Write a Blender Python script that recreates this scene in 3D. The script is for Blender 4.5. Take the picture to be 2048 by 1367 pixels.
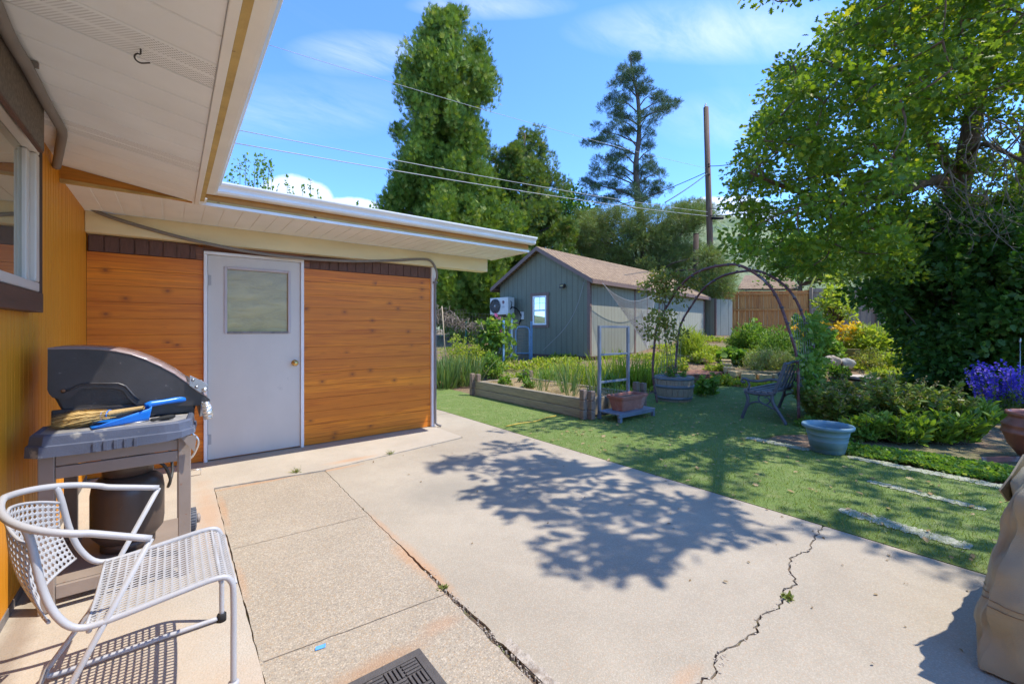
import bpy, math, random
import numpy as np
from mathutils import Vector, Matrix
for o in list(bpy.data.objects): bpy.data.objects.remove(o)
scene = bpy.context.scene
COL = scene.collection
random.seed(7); RNG = np.random.default_rng(7)
R = math.radians

# ------------------------------------------------------------------ camera
# +X runs along the back wall, +Y away from the camera along the left wall, z = 0 is the patio
CAM_H = 1.3; FPX = 860.0; YAW = R(38.3)
cam = bpy.data.cameras.new('camera'); camo = bpy.data.objects.new('camera', cam); COL.objects.link(camo)
camo.location = (0, 0, CAM_H); camo.rotation_euler = (R(90), 0, -YAW)
cam.sensor_width = 36; cam.lens = 36 * FPX / 2048; cam.shift_y = -25.5 / 2048
cam.clip_start = 0.05; cam.clip_end = 5000
scene.camera = camo

# ------------------------------------------------------------------ light
SUN_EXPOSURE = 1.6
SUN_DIR = Vector((1.11, -0.83, 2.42)).normalized()
sun = bpy.data.lights.new('sun', 'SUN'); sun.energy = 2.1; sun.angle = R(0.5); sun.color = (1.0, 0.95, 0.86)
suno = bpy.data.objects.new('sun', sun); COL.objects.link(suno)
suno.rotation_euler = (-SUN_DIR).to_track_quat('-Z', 'Y').to_euler()
SUN_EL = math.asin(SUN_DIR.z); SUN_AZ = math.atan2(SUN_DIR.x, SUN_DIR.y)
scene.view_settings.view_transform = 'Standard'; scene.view_settings.look = 'None'
scene.view_settings.exposure = SUN_EXPOSURE; scene.view_settings.gamma = 1.0
scene.view_settings.use_curve_mapping = False
scene.cycles.max_bounces = 6; scene.cycles.transparent_max_bounces = 4
scene.cycles.use_denoising = True

# pixel helpers: where a sight line through the photograph meets a plane of the place
_fw = (math.sin(YAW), math.cos(YAW)); _rt = (math.cos(YAW), -math.sin(YAW))
def ray(u, v):
    a = (u - 1024) / FPX; b = (658 - v) / FPX
    return _fw[0] + a * _rt[0], _fw[1] + a * _rt[1], b
def T(u, v, t):
    x, y, b = ray(u, v); return Vector((x * t, y * t, CAM_H + b * t))
def G(u, v, z=0.0):
    x, y, b = ray(u, v); t = (z - CAM_H) / b; return Vector((x * t, y * t, z))
def PY(u, v, Y):
    x, y, b = ray(u, v); t = Y / y; return Vector((x * t, Y, CAM_H + b * t))
def PX(u, v, X):
    x, y, b = ray(u, v); t = X / x; return Vector((X, y * t, CAM_H + b * t))
def depth(x, y): return x * _fw[0] + y * _fw[1]
def sstep(a, b, x):
    x = np.clip((x - a) / (b - a), 0, 1); return x * x * (3 - 2 * x)
def terrain(x, y):
    d = x * _fw[0] + y * _fw[1]
    return 0.42 * sstep(9.6, 12.4, d) + 0.6 * sstep(12.5, 19, d)
def TG(u, t):       # ground point on sight-line column u at depth t
    p = T(u, 658, t); p.z = float(terrain(p.x, p.y)); return p

# ------------------------------------------------------------------ node helpers
class NT:
    def __init__(s, tree): s.t = tree; s.n = tree.nodes; s.l = tree.links
    def new(s, typ, **kw):
        n = s.n.new(typ)
        for k, v in kw.items():
            if k.startswith('in_'):
                key = k[3:]; key = int(key) if key.isdigit() else key.replace('_', ' ')
                s.put(n.inputs[key], v)
            else: setattr(n, k, v)
        return n
    def put(s, sock, v):
        if isinstance(v, bpy.types.NodeSocket): s.l.new(v, sock)
        elif isinstance(v, bpy.types.Node): s.l.new(v.outputs[0], sock)
        else:
            if isinstance(v, (tuple, list)) and len(v) == 3 and sock.type == 'RGBA': v = (*v, 1)
            sock.default_value = v
    def math(s, op, a, b=0.0, clamp=False, c=None):
        n = s.new('ShaderNodeMath', operation=op, use_clamp=clamp); s.put(n.inputs[0], a); s.put(n.inputs[1], b)
        if c is not None: s.put(n.inputs[2], c)
        return n.outputs[0]
    def mix(s, f, a, b, blend='MIX'):
        n = s.new('ShaderNodeMix', data_type='RGBA', blend_type=blend)
        s.put(n.inputs[0], f); s.put(n.inputs[6], a); s.put(n.inputs[7], b); return n.outputs[2]
    def ramp(s, f, lo, hi, a=0.0, b=1.0):
        n = s.new('ShaderNodeMapRange', clamp=True); s.put(n.inputs[0], f)
        for i, v in enumerate((lo, hi, a, b)): s.put(n.inputs[i + 1], v)
        return n.outputs[0]
    def noise(s, vec, scale, detail=3, rough=0.55, dist=0.0):
        n = s.new('ShaderNodeTexNoise'); s.put(n.inputs['Vector'], vec); n.inputs['Scale'].default_value = scale
        n.inputs['Detail'].default_value = detail; n.inputs['Roughness'].default_value = rough
        n.inputs['Distortion'].default_value = dist; return n.outputs[0]
    def voro(s, vec, scale, feature='F1', out='Distance', rnd=1.0):
        n = s.new('ShaderNodeTexVoronoi', feature=feature); s.put(n.inputs['Vector'], vec)
        n.inputs['Scale'].default_value = scale; n.inputs['Randomness'].default_value = rnd; return n.outputs[out]
    def coord(s, which='Object'): return s.new('ShaderNodeTexCoord').outputs[which]
    def mapping(s, vec, scale=(1, 1, 1), rot=(0, 0, 0), loc=(0, 0, 0)):
        n = s.new('ShaderNodeMapping'); s.put(n.inputs[0], vec); n.inputs['Scale'].default_value = scale
        n.inputs['Rotation'].default_value = rot; n.inputs['Location'].default_value = loc; return n.outputs[0]
    def xyz(s, vec):
        n = s.new('ShaderNodeSeparateXYZ'); s.put(n.inputs[0], vec); return n.outputs
    def comb(s, x=0.0, y=0.0, z=0.0):
        n = s.new('ShaderNodeCombineXYZ')
        for i, v in enumerate((x, y, z)): s.put(n.inputs[i], v)
        return n.outputs[0]
    def bump(s, h, strength=0.3, dist=0.01):
        n = s.new('ShaderNodeBump'); s.put(n.inputs['Height'], h); n.inputs['Strength'].default_value = strength
        n.inputs['Distance'].default_value = dist; return n.outputs[0]

def newmat(name):
    m = bpy.data.materials.new(name); m.use_nodes = True
    nt = NT(m.node_tree); nt.n.clear()
    out = nt.new('ShaderNodeOutputMaterial'); p = nt.new('ShaderNodeBsdfPrincipled')
    nt.l.new(p.outputs[0], out.inputs[0]); return m, nt, p, out

def mat(name, col, rough=0.6, var=0.18, scale=6.0, bump=0.0, bscale=60.0, metal=0.0, spec=0.5, col2=None, stretch=(1, 1, 1), spots=None, coat=0.0):
    """one surface: a colour mottled by noise, optional second colour in patches, optional specks, bump"""
    m, nt, p, out = newmat(name)
    v = nt.mapping(nt.coord(), scale=stretch)
    n1 = nt.noise(v, scale, 5, 0.6)
    dark = tuple(c * (1 - var) for c in col); light = tuple(min(1, c * (1 + var)) for c in col)
    c = nt.mix(nt.ramp(n1, 0.3, 0.7), dark, light)
    if col2 is not None:
        n2 = nt.noise(v, scale * 0.45, 6, 0.65, 0.6); c = nt.mix(nt.ramp(n2, 0.52, 0.68), c, col2)
    if spots is not None:
        s_col, s_scale, s_lim = spots
        sp = nt.noise(v, s_scale, 4, 0.6); c = nt.mix(nt.ramp(sp, s_lim, s_lim + 0.06), c, s_col)
    nt.put(p.inputs['Base Color'], c)
    nt.put(p.inputs['Roughness'], nt.ramp(n1, 0.2, 0.8, max(0.02, rough - 0.1), min(1, rough + 0.1)))
    p.inputs['Metallic'].default_value = metal; p.inputs['Specular IOR Level'].default_value = spec
    p.inputs['Coat Weight'].default_value = coat
    if bump: nt.put(p.inputs['Normal'], nt.bump(nt.noise(v, bscale, 4, 0.6), bump, 0.01))
    return m

def leafmat(name, c1, c2, c3=None, trans=0.35, tcol=None, rough=0.5, clump=1.2, spec=0.3):
    """foliage: every leaf its own shade, larger clumps drift between two greens, light comes through"""
    m, nt, p, out = newmat(name)
    rnd = nt.new('ShaderNodeNewGeometry').outputs['Random Per Island']
    n = nt.noise(nt.coord(), clump, 3)
    f = nt.math('ADD', nt.math('MULTIPLY', rnd, 0.6), nt.math('MULTIPLY', nt.ramp(n, 0.3, 0.7), 0.4))
    c = nt.mix(f, c1, c2)
    if c3 is not None: c = nt.mix(nt.ramp(nt.math('FRACT', nt.math('MULTIPLY', rnd, 7.31)), 0.86, 0.95), c, c3)
    nt.put(p.inputs['Base Color'], c); p.inputs['Roughness'].default_value = rough
    p.inputs['Specular IOR Level'].default_value = spec
    tr = nt.new('ShaderNodeBsdfTranslucent')
    tint = tcol or (1.5, 1.5, 0.6)
    nt.put(tr.inputs[0], nt.mix(1.0, c, (*[min(t, 4) for t in tint], 1), 'MULTIPLY'))
    mx = nt.new('ShaderNodeMixShader'); mx.inputs[0].default_value = trans
    nt.l.new(p.outputs[0], mx.inputs[1]); nt.l.new(tr.outputs[0], mx.inputs[2]); nt.l.new(mx.outputs[0], out.inputs[0])
    return m

# ------------------------------------------------------------------ sky
world = bpy.data.worlds.new('World'); scene.world = world; world.use_nodes = True
w = NT(world.node_tree); w.n.clear()
wo = w.new('ShaderNodeOutputWorld'); bg = w.new('ShaderNodeBackground'); w.l.new(bg.outputs[0], wo.inputs[0])
sky = w.new('ShaderNodeTexSky', sky_type='NISHITA', sun_disc=False)
sky.sun_elevation = SUN_EL; sky.sun_rotation = SUN_AZ; sky.altitude = 2600; sky.air_density = 1.0
sky.dust_density = 0.1; sky.ozone_density = 3.0
bg.inputs[1].default_value = 0.15
dirv = w.new('ShaderNodeTexCoord').outputs['Generated']
dx, dy, dz = w.xyz(dirv)
zz = w.math('ADD', w.math('MAXIMUM', dz, 0.0), 0.12)
flat = w.comb(w.math('DIVIDE', dx, zz), w.math('DIVIDE', dy, zz), 0.0)
streak = w.noise(w.mapping(flat, scale=(0.55, 1.7, 1), rot=(0, 0, R(-52))), 1.35, 7, 0.58, 0.9)
wisp = w.noise(w.mapping(flat, scale=(1.2, 3.4, 1), rot=(0, 0, R(-60))), 2.6, 6, 0.65, 0.5)
def cloud_patch(u, v, ru, rv, soft=1.0):
    """mask 1 at the middle of a cloud patch of the sky, 0 outside it (by direction)"""
    d = Vector(ray(u, v)).normalized()
    right = Vector((_rt[0], _rt[1], 0)); up = right.cross(d).normalized(); up = up if up.z > 0 else -up
    sub = w.new('ShaderNodeVectorMath', operation='SUBTRACT'); w.put(sub.inputs[0], dirv); sub.inputs[1].default_value = d
    def dot(vec, r):
        n = w.new('ShaderNodeVectorMath', operation='DOT_PRODUCT'); w.put(n.inputs[0], sub.outputs[0]); n.inputs[1].default_value = vec
        return w.math('DIVIDE', n.outputs['Value'], r / FPX)
    a = dot(right, ru); b = dot(up, rv)
    q = w.math('ADD', w.math('MULTIPLY', a, a), w.math('MULTIPLY', b, b))
    return w.ramp(q, 0.0, 1.0, 1.0, 0.0)
cl = w.math('MULTIPLY', w.ramp(streak, 0.58, 0.88), 0.10)
for (u, v, ru, rv, k) in ((1420, 62, 230, 46, 0.85), (720, 108, 110, 34, 0.75), (985, 12, 140, 20, 0.8), (640, 205, 200, 44, 0.25), (1440, 240, 110, 50, 0.4), (560, 240, 200, 36, 0.2)):
    cl = w.math('ADD', cl, w.math('MULTIPLY', w.math('MULTIPLY', cloud_patch(u, v, ru, rv), w.ramp(wisp, 0.25, 0.75)), k), clamp=True)
puffn = w.noise(dirv, 9.0, 7, 0.62)
puff = 0.0
for (u, v, ru, rv) in ((592, 398, 62, 46), (705, 428, 70, 34), (1450, 425, 90, 34), (480, 450, 120, 50)):
    m_ = w.ramp(w.math('ADD', cloud_patch(u, v, ru, rv), w.math('MULTIPLY', puffn, 1.1)), 0.78, 1.0)
    puff = w.math('MAXIMUM', puff, m_)
cl = w.math('MAXIMUM', w.math('MULTIPLY', cl, 0.50), w.math('MULTIPLY', puff, 0.62))
bluer = w.mix(1.0, sky.outputs[0], (0.57, 0.81, 1.08, 1), 'MULTIPLY')
w.put(bg.inputs[0], w.mix(cl, bluer, (3.3, 3.4, 3.55, 1)))

# ------------------------------------------------------------------ mesh helpers
def tag(o, label=None, cat=None, group=None, kind=None):
    if label: o['label'] = label
    if cat: o['category'] = cat
    if group: o['group'] = group
    if kind: o['kind'] = kind
    return o
def thing(name, label, cat, loc=(0, 0, 0), rz=0.0, group=None):
    o = bpy.data.objects.new(name, None); COL.objects.link(o); o.location = loc; o.rotation_euler = (0, 0, rz)
    o.empty_display_size = 0.1
    return tag(o, label, cat, group)
def link(name, me, mats, parent=None, world=False):
    o = bpy.data.objects.new(name, me); COL.objects.link(o)
    for m in (mats if isinstance(mats, (list, tuple)) else [mats]): me.materials.append(m)
    if parent is not None:
        o.parent = parent
        if world and parent.type == 'EMPTY': o.location = -Vector(parent.location)
    return o
class MB:
    """collects shapes; build() links them as one mesh object"""
    def __init__(s): s.v = []; s.f = []; s.m = []; s.sm = []
    def add(s, vs, fs, mi=0, smooth=False):
        k = len(s.v); s.v += [tuple(p) for p in vs]
        for f in fs: s.f.append(tuple(i + k for i in f)); s.m.append(mi); s.sm.append(smooth)
        return s
    def box(s, lo, hi, mi=0, mtx=None):
        x0, y0, z0 = lo; x1, y1, z1 = hi
        vs = [(x0, y0, z0), (x1, y0, z0), (x1, y1, z0), (x0, y1, z0), (x0, y0, z1), (x1, y0, z1), (x1, y1, z1), (x0, y1, z1)]
        if mtx is not None: vs = [tuple(mtx @ Vector(p)) for p in vs]
        return s.add(vs, [(3, 2, 1, 0), (4, 5, 6, 7), (0, 1, 5, 4), (1, 2, 6, 5), (2, 3, 7, 6), (3, 0, 4, 7)], mi)
    def cbox(s, c, size, rz=0.0, mi=0, rx=0.0, ry=0.0):
        m = Matrix.Translation(c) @ Matrix.Rotation(rz, 4, 'Z') @ Matrix.Rotation(ry, 4, 'Y') @ Matrix.Rotation(rx, 4, 'X')
        h = Vector(size) / 2; return s.box(-h, h, mi, m)
    def bar(s, a, b, w, h, mi=0, up=(0, 0, 1)):
        a = Vector(a); b = Vector(b); d = (b - a); L = d.length; d = d / L
        sd = d.cross(Vector(up));
        if sd.length < 1e-4: sd = d.cross(Vector((0, 1, 0)))
        sd.normalize(); u = sd.cross(d)
        m = Matrix(((d.x, sd.x, u.x, a.x), (d.y, sd.y, u.y, a.y), (d.z, sd.z, u.z, a.z), (0, 0, 0, 1)))
        return s.box((0, -w / 2, -h / 2), (L, w / 2, h / 2), mi, m)
    def prism(s, poly, axis, a, b, mi=0, smooth=False):
        """poly of 2-D points in the plane normal to axis ('x': (y,z), 'y': (x,z), 'z': (x,y)), extruded from a to b"""
        def p3(p, k): return {'x': (k, p[0], p[1]), 'y': (p[0], k, p[1]), 'z': (p[0], p[1], k)}[axis]
        n = len(poly); vs = [p3(p, a) for p in poly] + [p3(p, b) for p in poly]
        ar = sum(poly[i][0] * poly[(i + 1) % n][1] - poly[(i + 1) % n][0] * poly[i][1] for i in range(n))
        flip = (ar > 0) != (axis == 'y')
        if b < a: flip = not flip
        A = tuple(range(n)); B = tuple(range(n, 2 * n))
        caps = [A[::-1], B] if flip else [A, B[::-1]]
        s.add(vs, caps, mi, False)
        k = len(s.v) - 2 * n
        for i in range(n):
            j = (i + 1) % n; q = (i, j, n + j, n + i); q = q if flip else q[::-1]
            s.f.append(tuple(x + k for x in q)); s.m.append(mi); s.sm.append(smooth)
        return s
    def tube(s, pts, r, sides=6, mi=0, caps=True, closed=False):
        pts = [Vector(p) for p in pts]; n = len(pts)
        rr = r if isinstance(r, (list, tuple)) else [r] * n
        vs = []; up = None
        for i, p in enumerate(pts):
            if closed: d = pts[(i + 1) % n] - pts[i - 1]
            else: d = pts[min(i + 1, n - 1)] - pts[max(i - 1, 0)]
            d = d.normalized() if d.length > 1e-9 else Vector((0, 0, 1))
            if up is None: up = d.orthogonal().normalized()
            up = (up - d * up.dot(d)); up = up.normalized() if up.length > 1e-6 else d.orthogonal().normalized()
            sd = d.cross(up)
            for k in range(sides):
                a = 2 * math.pi * k / sides; vs.append(p + (up * math.cos(a) + sd * math.sin(a)) * rr[i])
        fs = []
        for i in range(n if closed else n - 1):
            j = (i + 1) % n
            for k in range(sides):
                k2 = (k + 1) % sides; fs.append((i * sides + k, i * sides + k2, j * sides + k2, j * sides + k))
        if caps and not closed: fs += [tuple(range(sides))[::-1], tuple((n - 1) * sides + k for k in range(sides))]
        return s.add(vs, fs, mi, True)
    def lathe(s, prof, n=24, c=(0, 0, 0), mi=0, mtx=None):
        """prof of (radius, height); closed where radius is 0"""
        vs = []; fs = []
        for r, z in prof:
            for k in range(n):
                a = 2 * math.pi * k / n; vs.append(Vector((r * math.cos(a), r * math.sin(a), z)))
        for i in range(len(prof) - 1):
            for k in range(n):
                k2 = (k + 1) % n; fs.append((i * n + k, i * n + k2, (i + 1) * n + k2, (i + 1) * n + k))
        if prof[0][0] > 1e-6: fs.append(tuple(range(n))[::-1])
        if prof[-1][0] > 1e-6: fs.append(tuple((len(prof) - 1) * n + k for k in range(n)))
        m = Matrix.Translation(c) @ (mtx if mtx is not None else Matrix.Identity(4))
        return s.add([m @ p for p in vs], fs, mi, True)
    def grid(s, fn, nu, nv, mi=0, smooth=True):
        vs = [fn(i / nu, j / nv) for j in range(nv + 1) for i in range(nu + 1)]
        fs = [(j * (nu + 1) + i, j * (nu + 1) + i + 1, (j + 1) * (nu + 1) + i + 1, (j + 1) * (nu + 1) + i) for j in range(nv) for i in range(nu)]
        return s.add(vs, fs, mi, smooth)
    def build(s, name, mats, parent=None, world=False, bevel=0.0, solid=0.0, sub=0, angle=35):
        me = bpy.data.meshes.new(name); me.from_pydata(s.v, [], s.f)
        me.polygons.foreach_set('material_index', s.m); me.polygons.foreach_set('use_smooth', s.sm); me.update()
        o = link(name, me, mats, parent, world)
        if solid: md = o.modifiers.new('solid', 'SOLIDIFY'); md.thickness = solid; md.offset = 0
        if bevel:
            md = o.modifiers.new('bevel', 'BEVEL'); md.width = bevel; md.segments = 2; md.limit_method = 'ANGLE'; md.angle_limit = R(angle)
        if sub: md = o.modifiers.new('sub', 'SUBSURF'); md.levels = sub; md.render_levels = sub
        return o
def text_mb(s, height, mi=0):
    """letters as flat mesh in the x-y plane, centred on the origin"""
    cu = bpy.data.curves.new('txt', 'FONT'); cu.body = s; cu.size = height; cu.align_x = 'CENTER'; cu.align_y = 'CENTER'; cu.extrude = 0.002; cu.resolution_u = 3
    to = bpy.data.objects.new('txt', cu); COL.objects.link(to); bpy.context.view_layer.update()
    me = bpy.data.meshes.new_from_object(to.evaluated_get(bpy.context.evaluated_depsgraph_get()))
    b = MB(); b.add([v.co[:] for v in me.vertices], [tuple(p.vertices) for p in me.polygons], mi)
    bpy.data.objects.remove(to); return b

# leaf outlines: (along, across, out) and faces
def mirror(h):
    n = len(h); vs = [(x, y, z) for x, y, z in h] + [(x, -y, z) for x, y, z in h[1:-1]]
    return vs, [tuple(range(n)), tuple([0] + list(range(n, 2 * n - 2)) + [n - 1])[::-1]]
TM = {
    'leaf': mirror([(0, 0, 0), (.3, .42, .07), (.68, .36, .05), (1, 0, -.05)]),
    'long': mirror([(0, 0, 0), (.35, .16, .04), (.7, .13, .02), (1, 0, -.1)]),
    'oak': mirror([(0, 0, 0), (.16, .09, .01), (.24, .30, .04), (.36, .13, .02), (.47, .44, .05), (.6, .17, .02), (.74, .40, .02), (.84, .16, 0), (1, .08, -.05), (1.02, 0, -.06)]),
    'maple': mirror([(0, 0, 0), (.05, .32, .02), (.28, .26, .03), (.4, .52, .03), (.56, .26, .02), (.78, .24, 0), (1, 0, -.08)]),
    'blade': ([(0, .5, 0), (0, -.5, 0), (.5, .4, .1), (.5, -.4, .1), (.85, .22, .06), (.85, -.22, .06), (1, 0, 0)], [(0, 1, 3, 2), (2, 3, 5, 4), (4, 5, 6)]),
    'fan': ([(0, 0, 0), (.62, .52, .03), (.74, .40, .0), (.5, .22, 0), (.9, .24, .05), (.97, .06, .03), (.58, .0, 0), (1.0, -.1, .02), (.9, -.28, .04), (.5, -.22, 0), (.7, -.44, 0), (.56, -.54, .03)],
            [(0, 1, 2, 3), (0, 3, 4, 5, 6), (0, 6, 7, 8, 9), (0, 9, 10, 11)]),
    'frond': ([(0, 0, 0)] + [q for a in (-50, -26, 0, 26, 50) for c, s, L in [(math.cos(R(a)), math.sin(R(a)), 1 - abs(a) * .006)] for q in ((c * L * .55 - s * .075, s * L * .55 + c * .075, .03), (c * L, s * L, .0), (c * L * .55 + s * .075, s * L * .55 - c * .075, .03))], [(0, 3 * k + 1, 3 * k + 2, 3 * k + 3) for k in range(5)]),
    'needle': ([(0, 0, 0), (.95, .34, .1), (.8, .42, .1), (1.0, .0, .0), (.98, .1, .0), (.9, -.36, -.1), (.78, -.3, -.1), (.7, .1, .36), (.66, .02, .4)],
               [(0, 1, 2), (0, 3, 4), (0, 5, 6), (0, 7, 8)]),
    'petal': mirror([(0, 0, 0), (.35, .45, .1), (.8, .38, .2), (1, 0, .15)]),
}
def unit(a): return a / np.maximum(np.linalg.norm(a, axis=-1, keepdims=True), 1e-9)
def scatter(name, P, D, L, W, tm, m, parent=None, N=None, world=False):
    """many leaves as one mesh: roots P, directions D, lengths L, width factor W"""
    P = np.asarray(P, float); D = unit(np.asarray(D, float)); n = len(P)
    L = np.broadcast_to(np.asarray(L, float), (n,))[:, None, None]; W = np.broadcast_to(np.asarray(W, float), (n,))[:, None, None]
    if N is None: N = RNG.normal(size=(n, 3)) + np.array([0, 0, 0.8])
    S = unit(np.cross(N, D)); N = np.cross(D, S)
    tv, tf = TM[tm]; tv = np.array(tv)
    V = P[:, None, :] + L * (tv[None, :, 0:1] * D[:, None, :] + tv[None, :, 1:2] * W * S[:, None, :] + tv[None, :, 2:3] * N[:, None, :])
    V = V.reshape(-1, 3); k = len(tv)
    fl = np.array([i for f in tf for i in f]); sizes = np.array([len(f) for f in tf])
    loops = (fl[None, :] + (np.arange(n) * k)[:, None]).ravel()
    tot = np.tile(sizes, n); start = np.concatenate([[0], np.cumsum(tot)[:-1]])
    me = bpy.data.meshes.new(name); me.vertices.add(len(V)); me.vertices.foreach_set('co', V.ravel().astype(np.float32))
    me.loops.add(len(loops)); me.loops.foreach_set('vertex_index', loops.astype(np.int32))
    me.polygons.add(len(tot)); me.polygons.foreach_set('loop_start', start.astype(np.int32)); me.polygons.foreach_set('loop_total', tot.astype(np.int32))
    me.update(calc_edges=True); me.validate()
    return link(name, me, m, parent, world)
def rdir(n, up=0.0):
    d = RNG.normal(size=(n, 3)); d[:, 2] += up; return unit(d)
# ------------------------------------------------------------------ surface materials
def concrete(name, base, pebble, peb_scale, peb_amt, stains=(), bumpk=0.25):
    m, nt, p, out = newmat(name); v = nt.coord()
    big = nt.noise(v, 0.9, 5, 0.6, 0.4); mid = nt.noise(v, 6, 5, 0.65); fine = nt.noise(v, 190, 3, 0.7)
    c = nt.mix(nt.ramp(big, 0.3, 0.7), tuple(x * 0.84 for x in base), tuple(min(1, x * 1.12) for x in base))
    c = nt.mix(nt.ramp(mid, 0.45, 0.75, 0, 0.35), c, tuple(x * 0.78 for x in base))
    cell = nt.new('ShaderNodeTexVoronoi', feature='F1'); nt.put(cell.inputs['Vector'], v); cell.inputs['Scale'].default_value = peb_scale
    hs = nt.new('ShaderNodeSeparateColor'); nt.put(hs.inputs[0], cell.outputs['Color'])
    pc = nt.mix(hs.outputs[0], pebble[0], pebble[1]); pc = nt.mix(nt.ramp(hs.outputs[1], 0.78, 0.9), pc, pebble[2])
    pm = nt.ramp(cell.outputs['Distance'], 0.45, 0.75, 1.0, 0.0)
    c = nt.mix(nt.math('MULTIPLY', pm, peb_amt), c, pc)
    c = nt.mix(nt.ramp(fine, 0.3, 0.7, 0.0, 0.5), c, tuple(x * 0.6 for x in base), 'MIX') if False else nt.mix(0.5, c, nt.mix(nt.ramp(fine, 0.3, 0.72), tuple(x * 0.5 for x in base), tuple(min(1, x * 1.4) for x in base)), 'SOFT_LIGHT')
    warp = nt.noise(v, 5.5, 5, 0.65); X, Y, Z = nt.xyz(v)
    for (x, y, rx, ry, col, k) in stains:
        a = nt.math('DIVIDE', nt.math('SUBTRACT', X, x), rx); b = nt.math('DIVIDE', nt.math('SUBTRACT', Y, y), ry)
        q = nt.math('SQRT', nt.math('ADD', nt.math('MULTIPLY', a, a), nt.math('MULTIPLY', b, b)))
        q = nt.math('ADD', q, nt.math('MULTIPLY', nt.math('SUBTRACT', warp, 0.5), 1.1))
        c = nt.mix(nt.math('MULTIPLY', nt.ramp(q, 0.25, 1.05, 1.0, 0.0), k), c, col)
    nt.put(p.inputs['Base Color'], c); p.inputs['Roughness'].default_value = 0.88; p.inputs['Specular IOR Level'].default_value = 0.25
    h = nt.math('ADD', nt.math('MULTIPLY', fine, 0.5), nt.math('MULTIPLY', pm, 0.5))
    nt.put(p.inputs['Normal'], nt.bump(h, bumpk, 0.006)); return m
RUST = (0.50, 0.25, 0.11)
joint_rust = [(1.07, 2.3, 0.075, 0.33, RUST, 0.5), (1.08, 2.0, 0.05, 0.25, RUST, 0.45), (1.09, 2.75, 0.03, 0.3, RUST, 0.35)]
M_slab = concrete('smooth concrete', (0.405, 0.362, 0.295), ((0.34, 0.29, 0.24), (0.62, 0.54, 0.45), (0.5, 0.32, 0.2)), 160, 0.3,
    joint_rust + [(1.75, 3.05, 0.55, 0.42, (0.25, 0.225, 0.18), 0.55), (1.5, 0.86, 0.12, 0.04, RUST, 0.3), (1.2, 4.16, 0.3, 0.04, RUST, 0.5), (2.6, 3.4, 0.5, 0.5, (0.36, 0.31, 0.25), 0.4)])
M_aggr = concrete('exposed aggregate concrete', (0.405, 0.355, 0.285), ((0.215, 0.19, 0.165), (0.60, 0.52, 0.42), (0.42, 0.30, 0.19)), 140, 0.62,
    joint_rust + [(0.29, 3.7, 0.03, 0.45, RUST, 0.4), (0.28, 2.6, 0.025, 0.25, RUST, 0.3), (0.6, 4.19, 0.5, 0.04, RUST, 0.5), (0.62, 1.63, 0.26, 0.07, (0.36, 0.22, 0.13), 0.7), (0.93, 1.68, 0.12, 0.06, (0.40, 0.22, 0.12), 0.4)], 0.4)
M_strip = concrete('pale trowelled concrete', (0.455, 0.41, 0.345), ((0.5, 0.42, 0.35), (0.62, 0.54, 0.46), (0.55, 0.4, 0.28)), 110, 0.2,
    [(0.2, 3.6, 0.1, 1.0, RUST, 0.4), (0.12, 1.75, 0.3, 0.3, (0.5, 0.34, 0.22), 0.35), (1.4, 4.33, 0.3, 0.07, RUST, 0.5), (-0.2, 2.2, 0.4, 0.5, (0.5, 0.37, 0.26), 0.3), (-0.52, 2.6, 0.07, 1.6, (0.2, 0.15, 0.11), 0.6)])
M_soil = mat('dry soil', (0.20, 0.125, 0.075), 0.95, 0.35, 9, 0.7, 60, col2=(0.30, 0.21, 0.13))
M_joint = mat('joint dirt', (0.13, 0.085, 0.055), 0.95, 0.4, 30, 0.6, 120, col2=(0.10, 0.13, 0.04))

# ------------------------------------------------------------------ the ground
def terrain_mesh():
    xs = np.concatenate([np.linspace(-400, -30, 8), np.linspace(-20, -6, 6), np.linspace(-4, 34, 96), np.linspace(40, 500, 14)])
    ys = np.concatenate([np.linspace(-300, -30, 6), np.linspace(-20, -6, 5), np.linspace(-4, 34, 96), np.linspace(40, 600, 14)])
    Xg, Yg = np.meshgrid(xs, ys); Z = terrain(Xg, Yg) - 0.02
    low = (Xg > -5) & (Xg < 3.3) & (Yg < 12); Z = np.where(low, -0.05, Z)
    nx = len(xs); vs = np.stack([Xg, Yg, Z], -1).reshape(-1, 3)
    fs = [(j * nx + i, j * nx + i + 1, (j + 1) * nx + i + 1, (j + 1) * nx + i) for j in range(len(ys) - 1) for i in range(nx - 1)]
    b = MB(); b.add(vs.tolist(), fs, 0, True); return b
m, nt, p, out = newmat('garden earth with mulch'); v = nt.coord()
n1 = nt.noise(v, 0.8, 5, 0.6); n2 = nt.voro(v, 38, 'F1', 'Color'); n3 = nt.noise(v, 14, 5, 0.7)
sc_ = nt.new('ShaderNodeSeparateColor'); nt.put(sc_.inputs[0], n2)
c = nt.mix(sc_.outputs[0], (0.10, 0.06, 0.035), (0.30, 0.19, 0.11)); c = nt.mix(nt.ramp(n1, 0.45, 0.6), c, (0.17, 0.15, 0.06))
c = nt.mix(nt.ramp(n3, 0.5, 0.75, 0, 0.6), c, (0.36, 0.27, 0.16))
nt.put(p.inputs['Base Color'], c); p.inputs['Roughness'].default_value = 0.95; nt.put(p.inputs['Normal'], nt.bump(nt.math('ADD', sc_.outputs[1], n3), 0.8, 0.02))
tag(terrain_mesh().build('ground', m), kind='structure')

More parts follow.
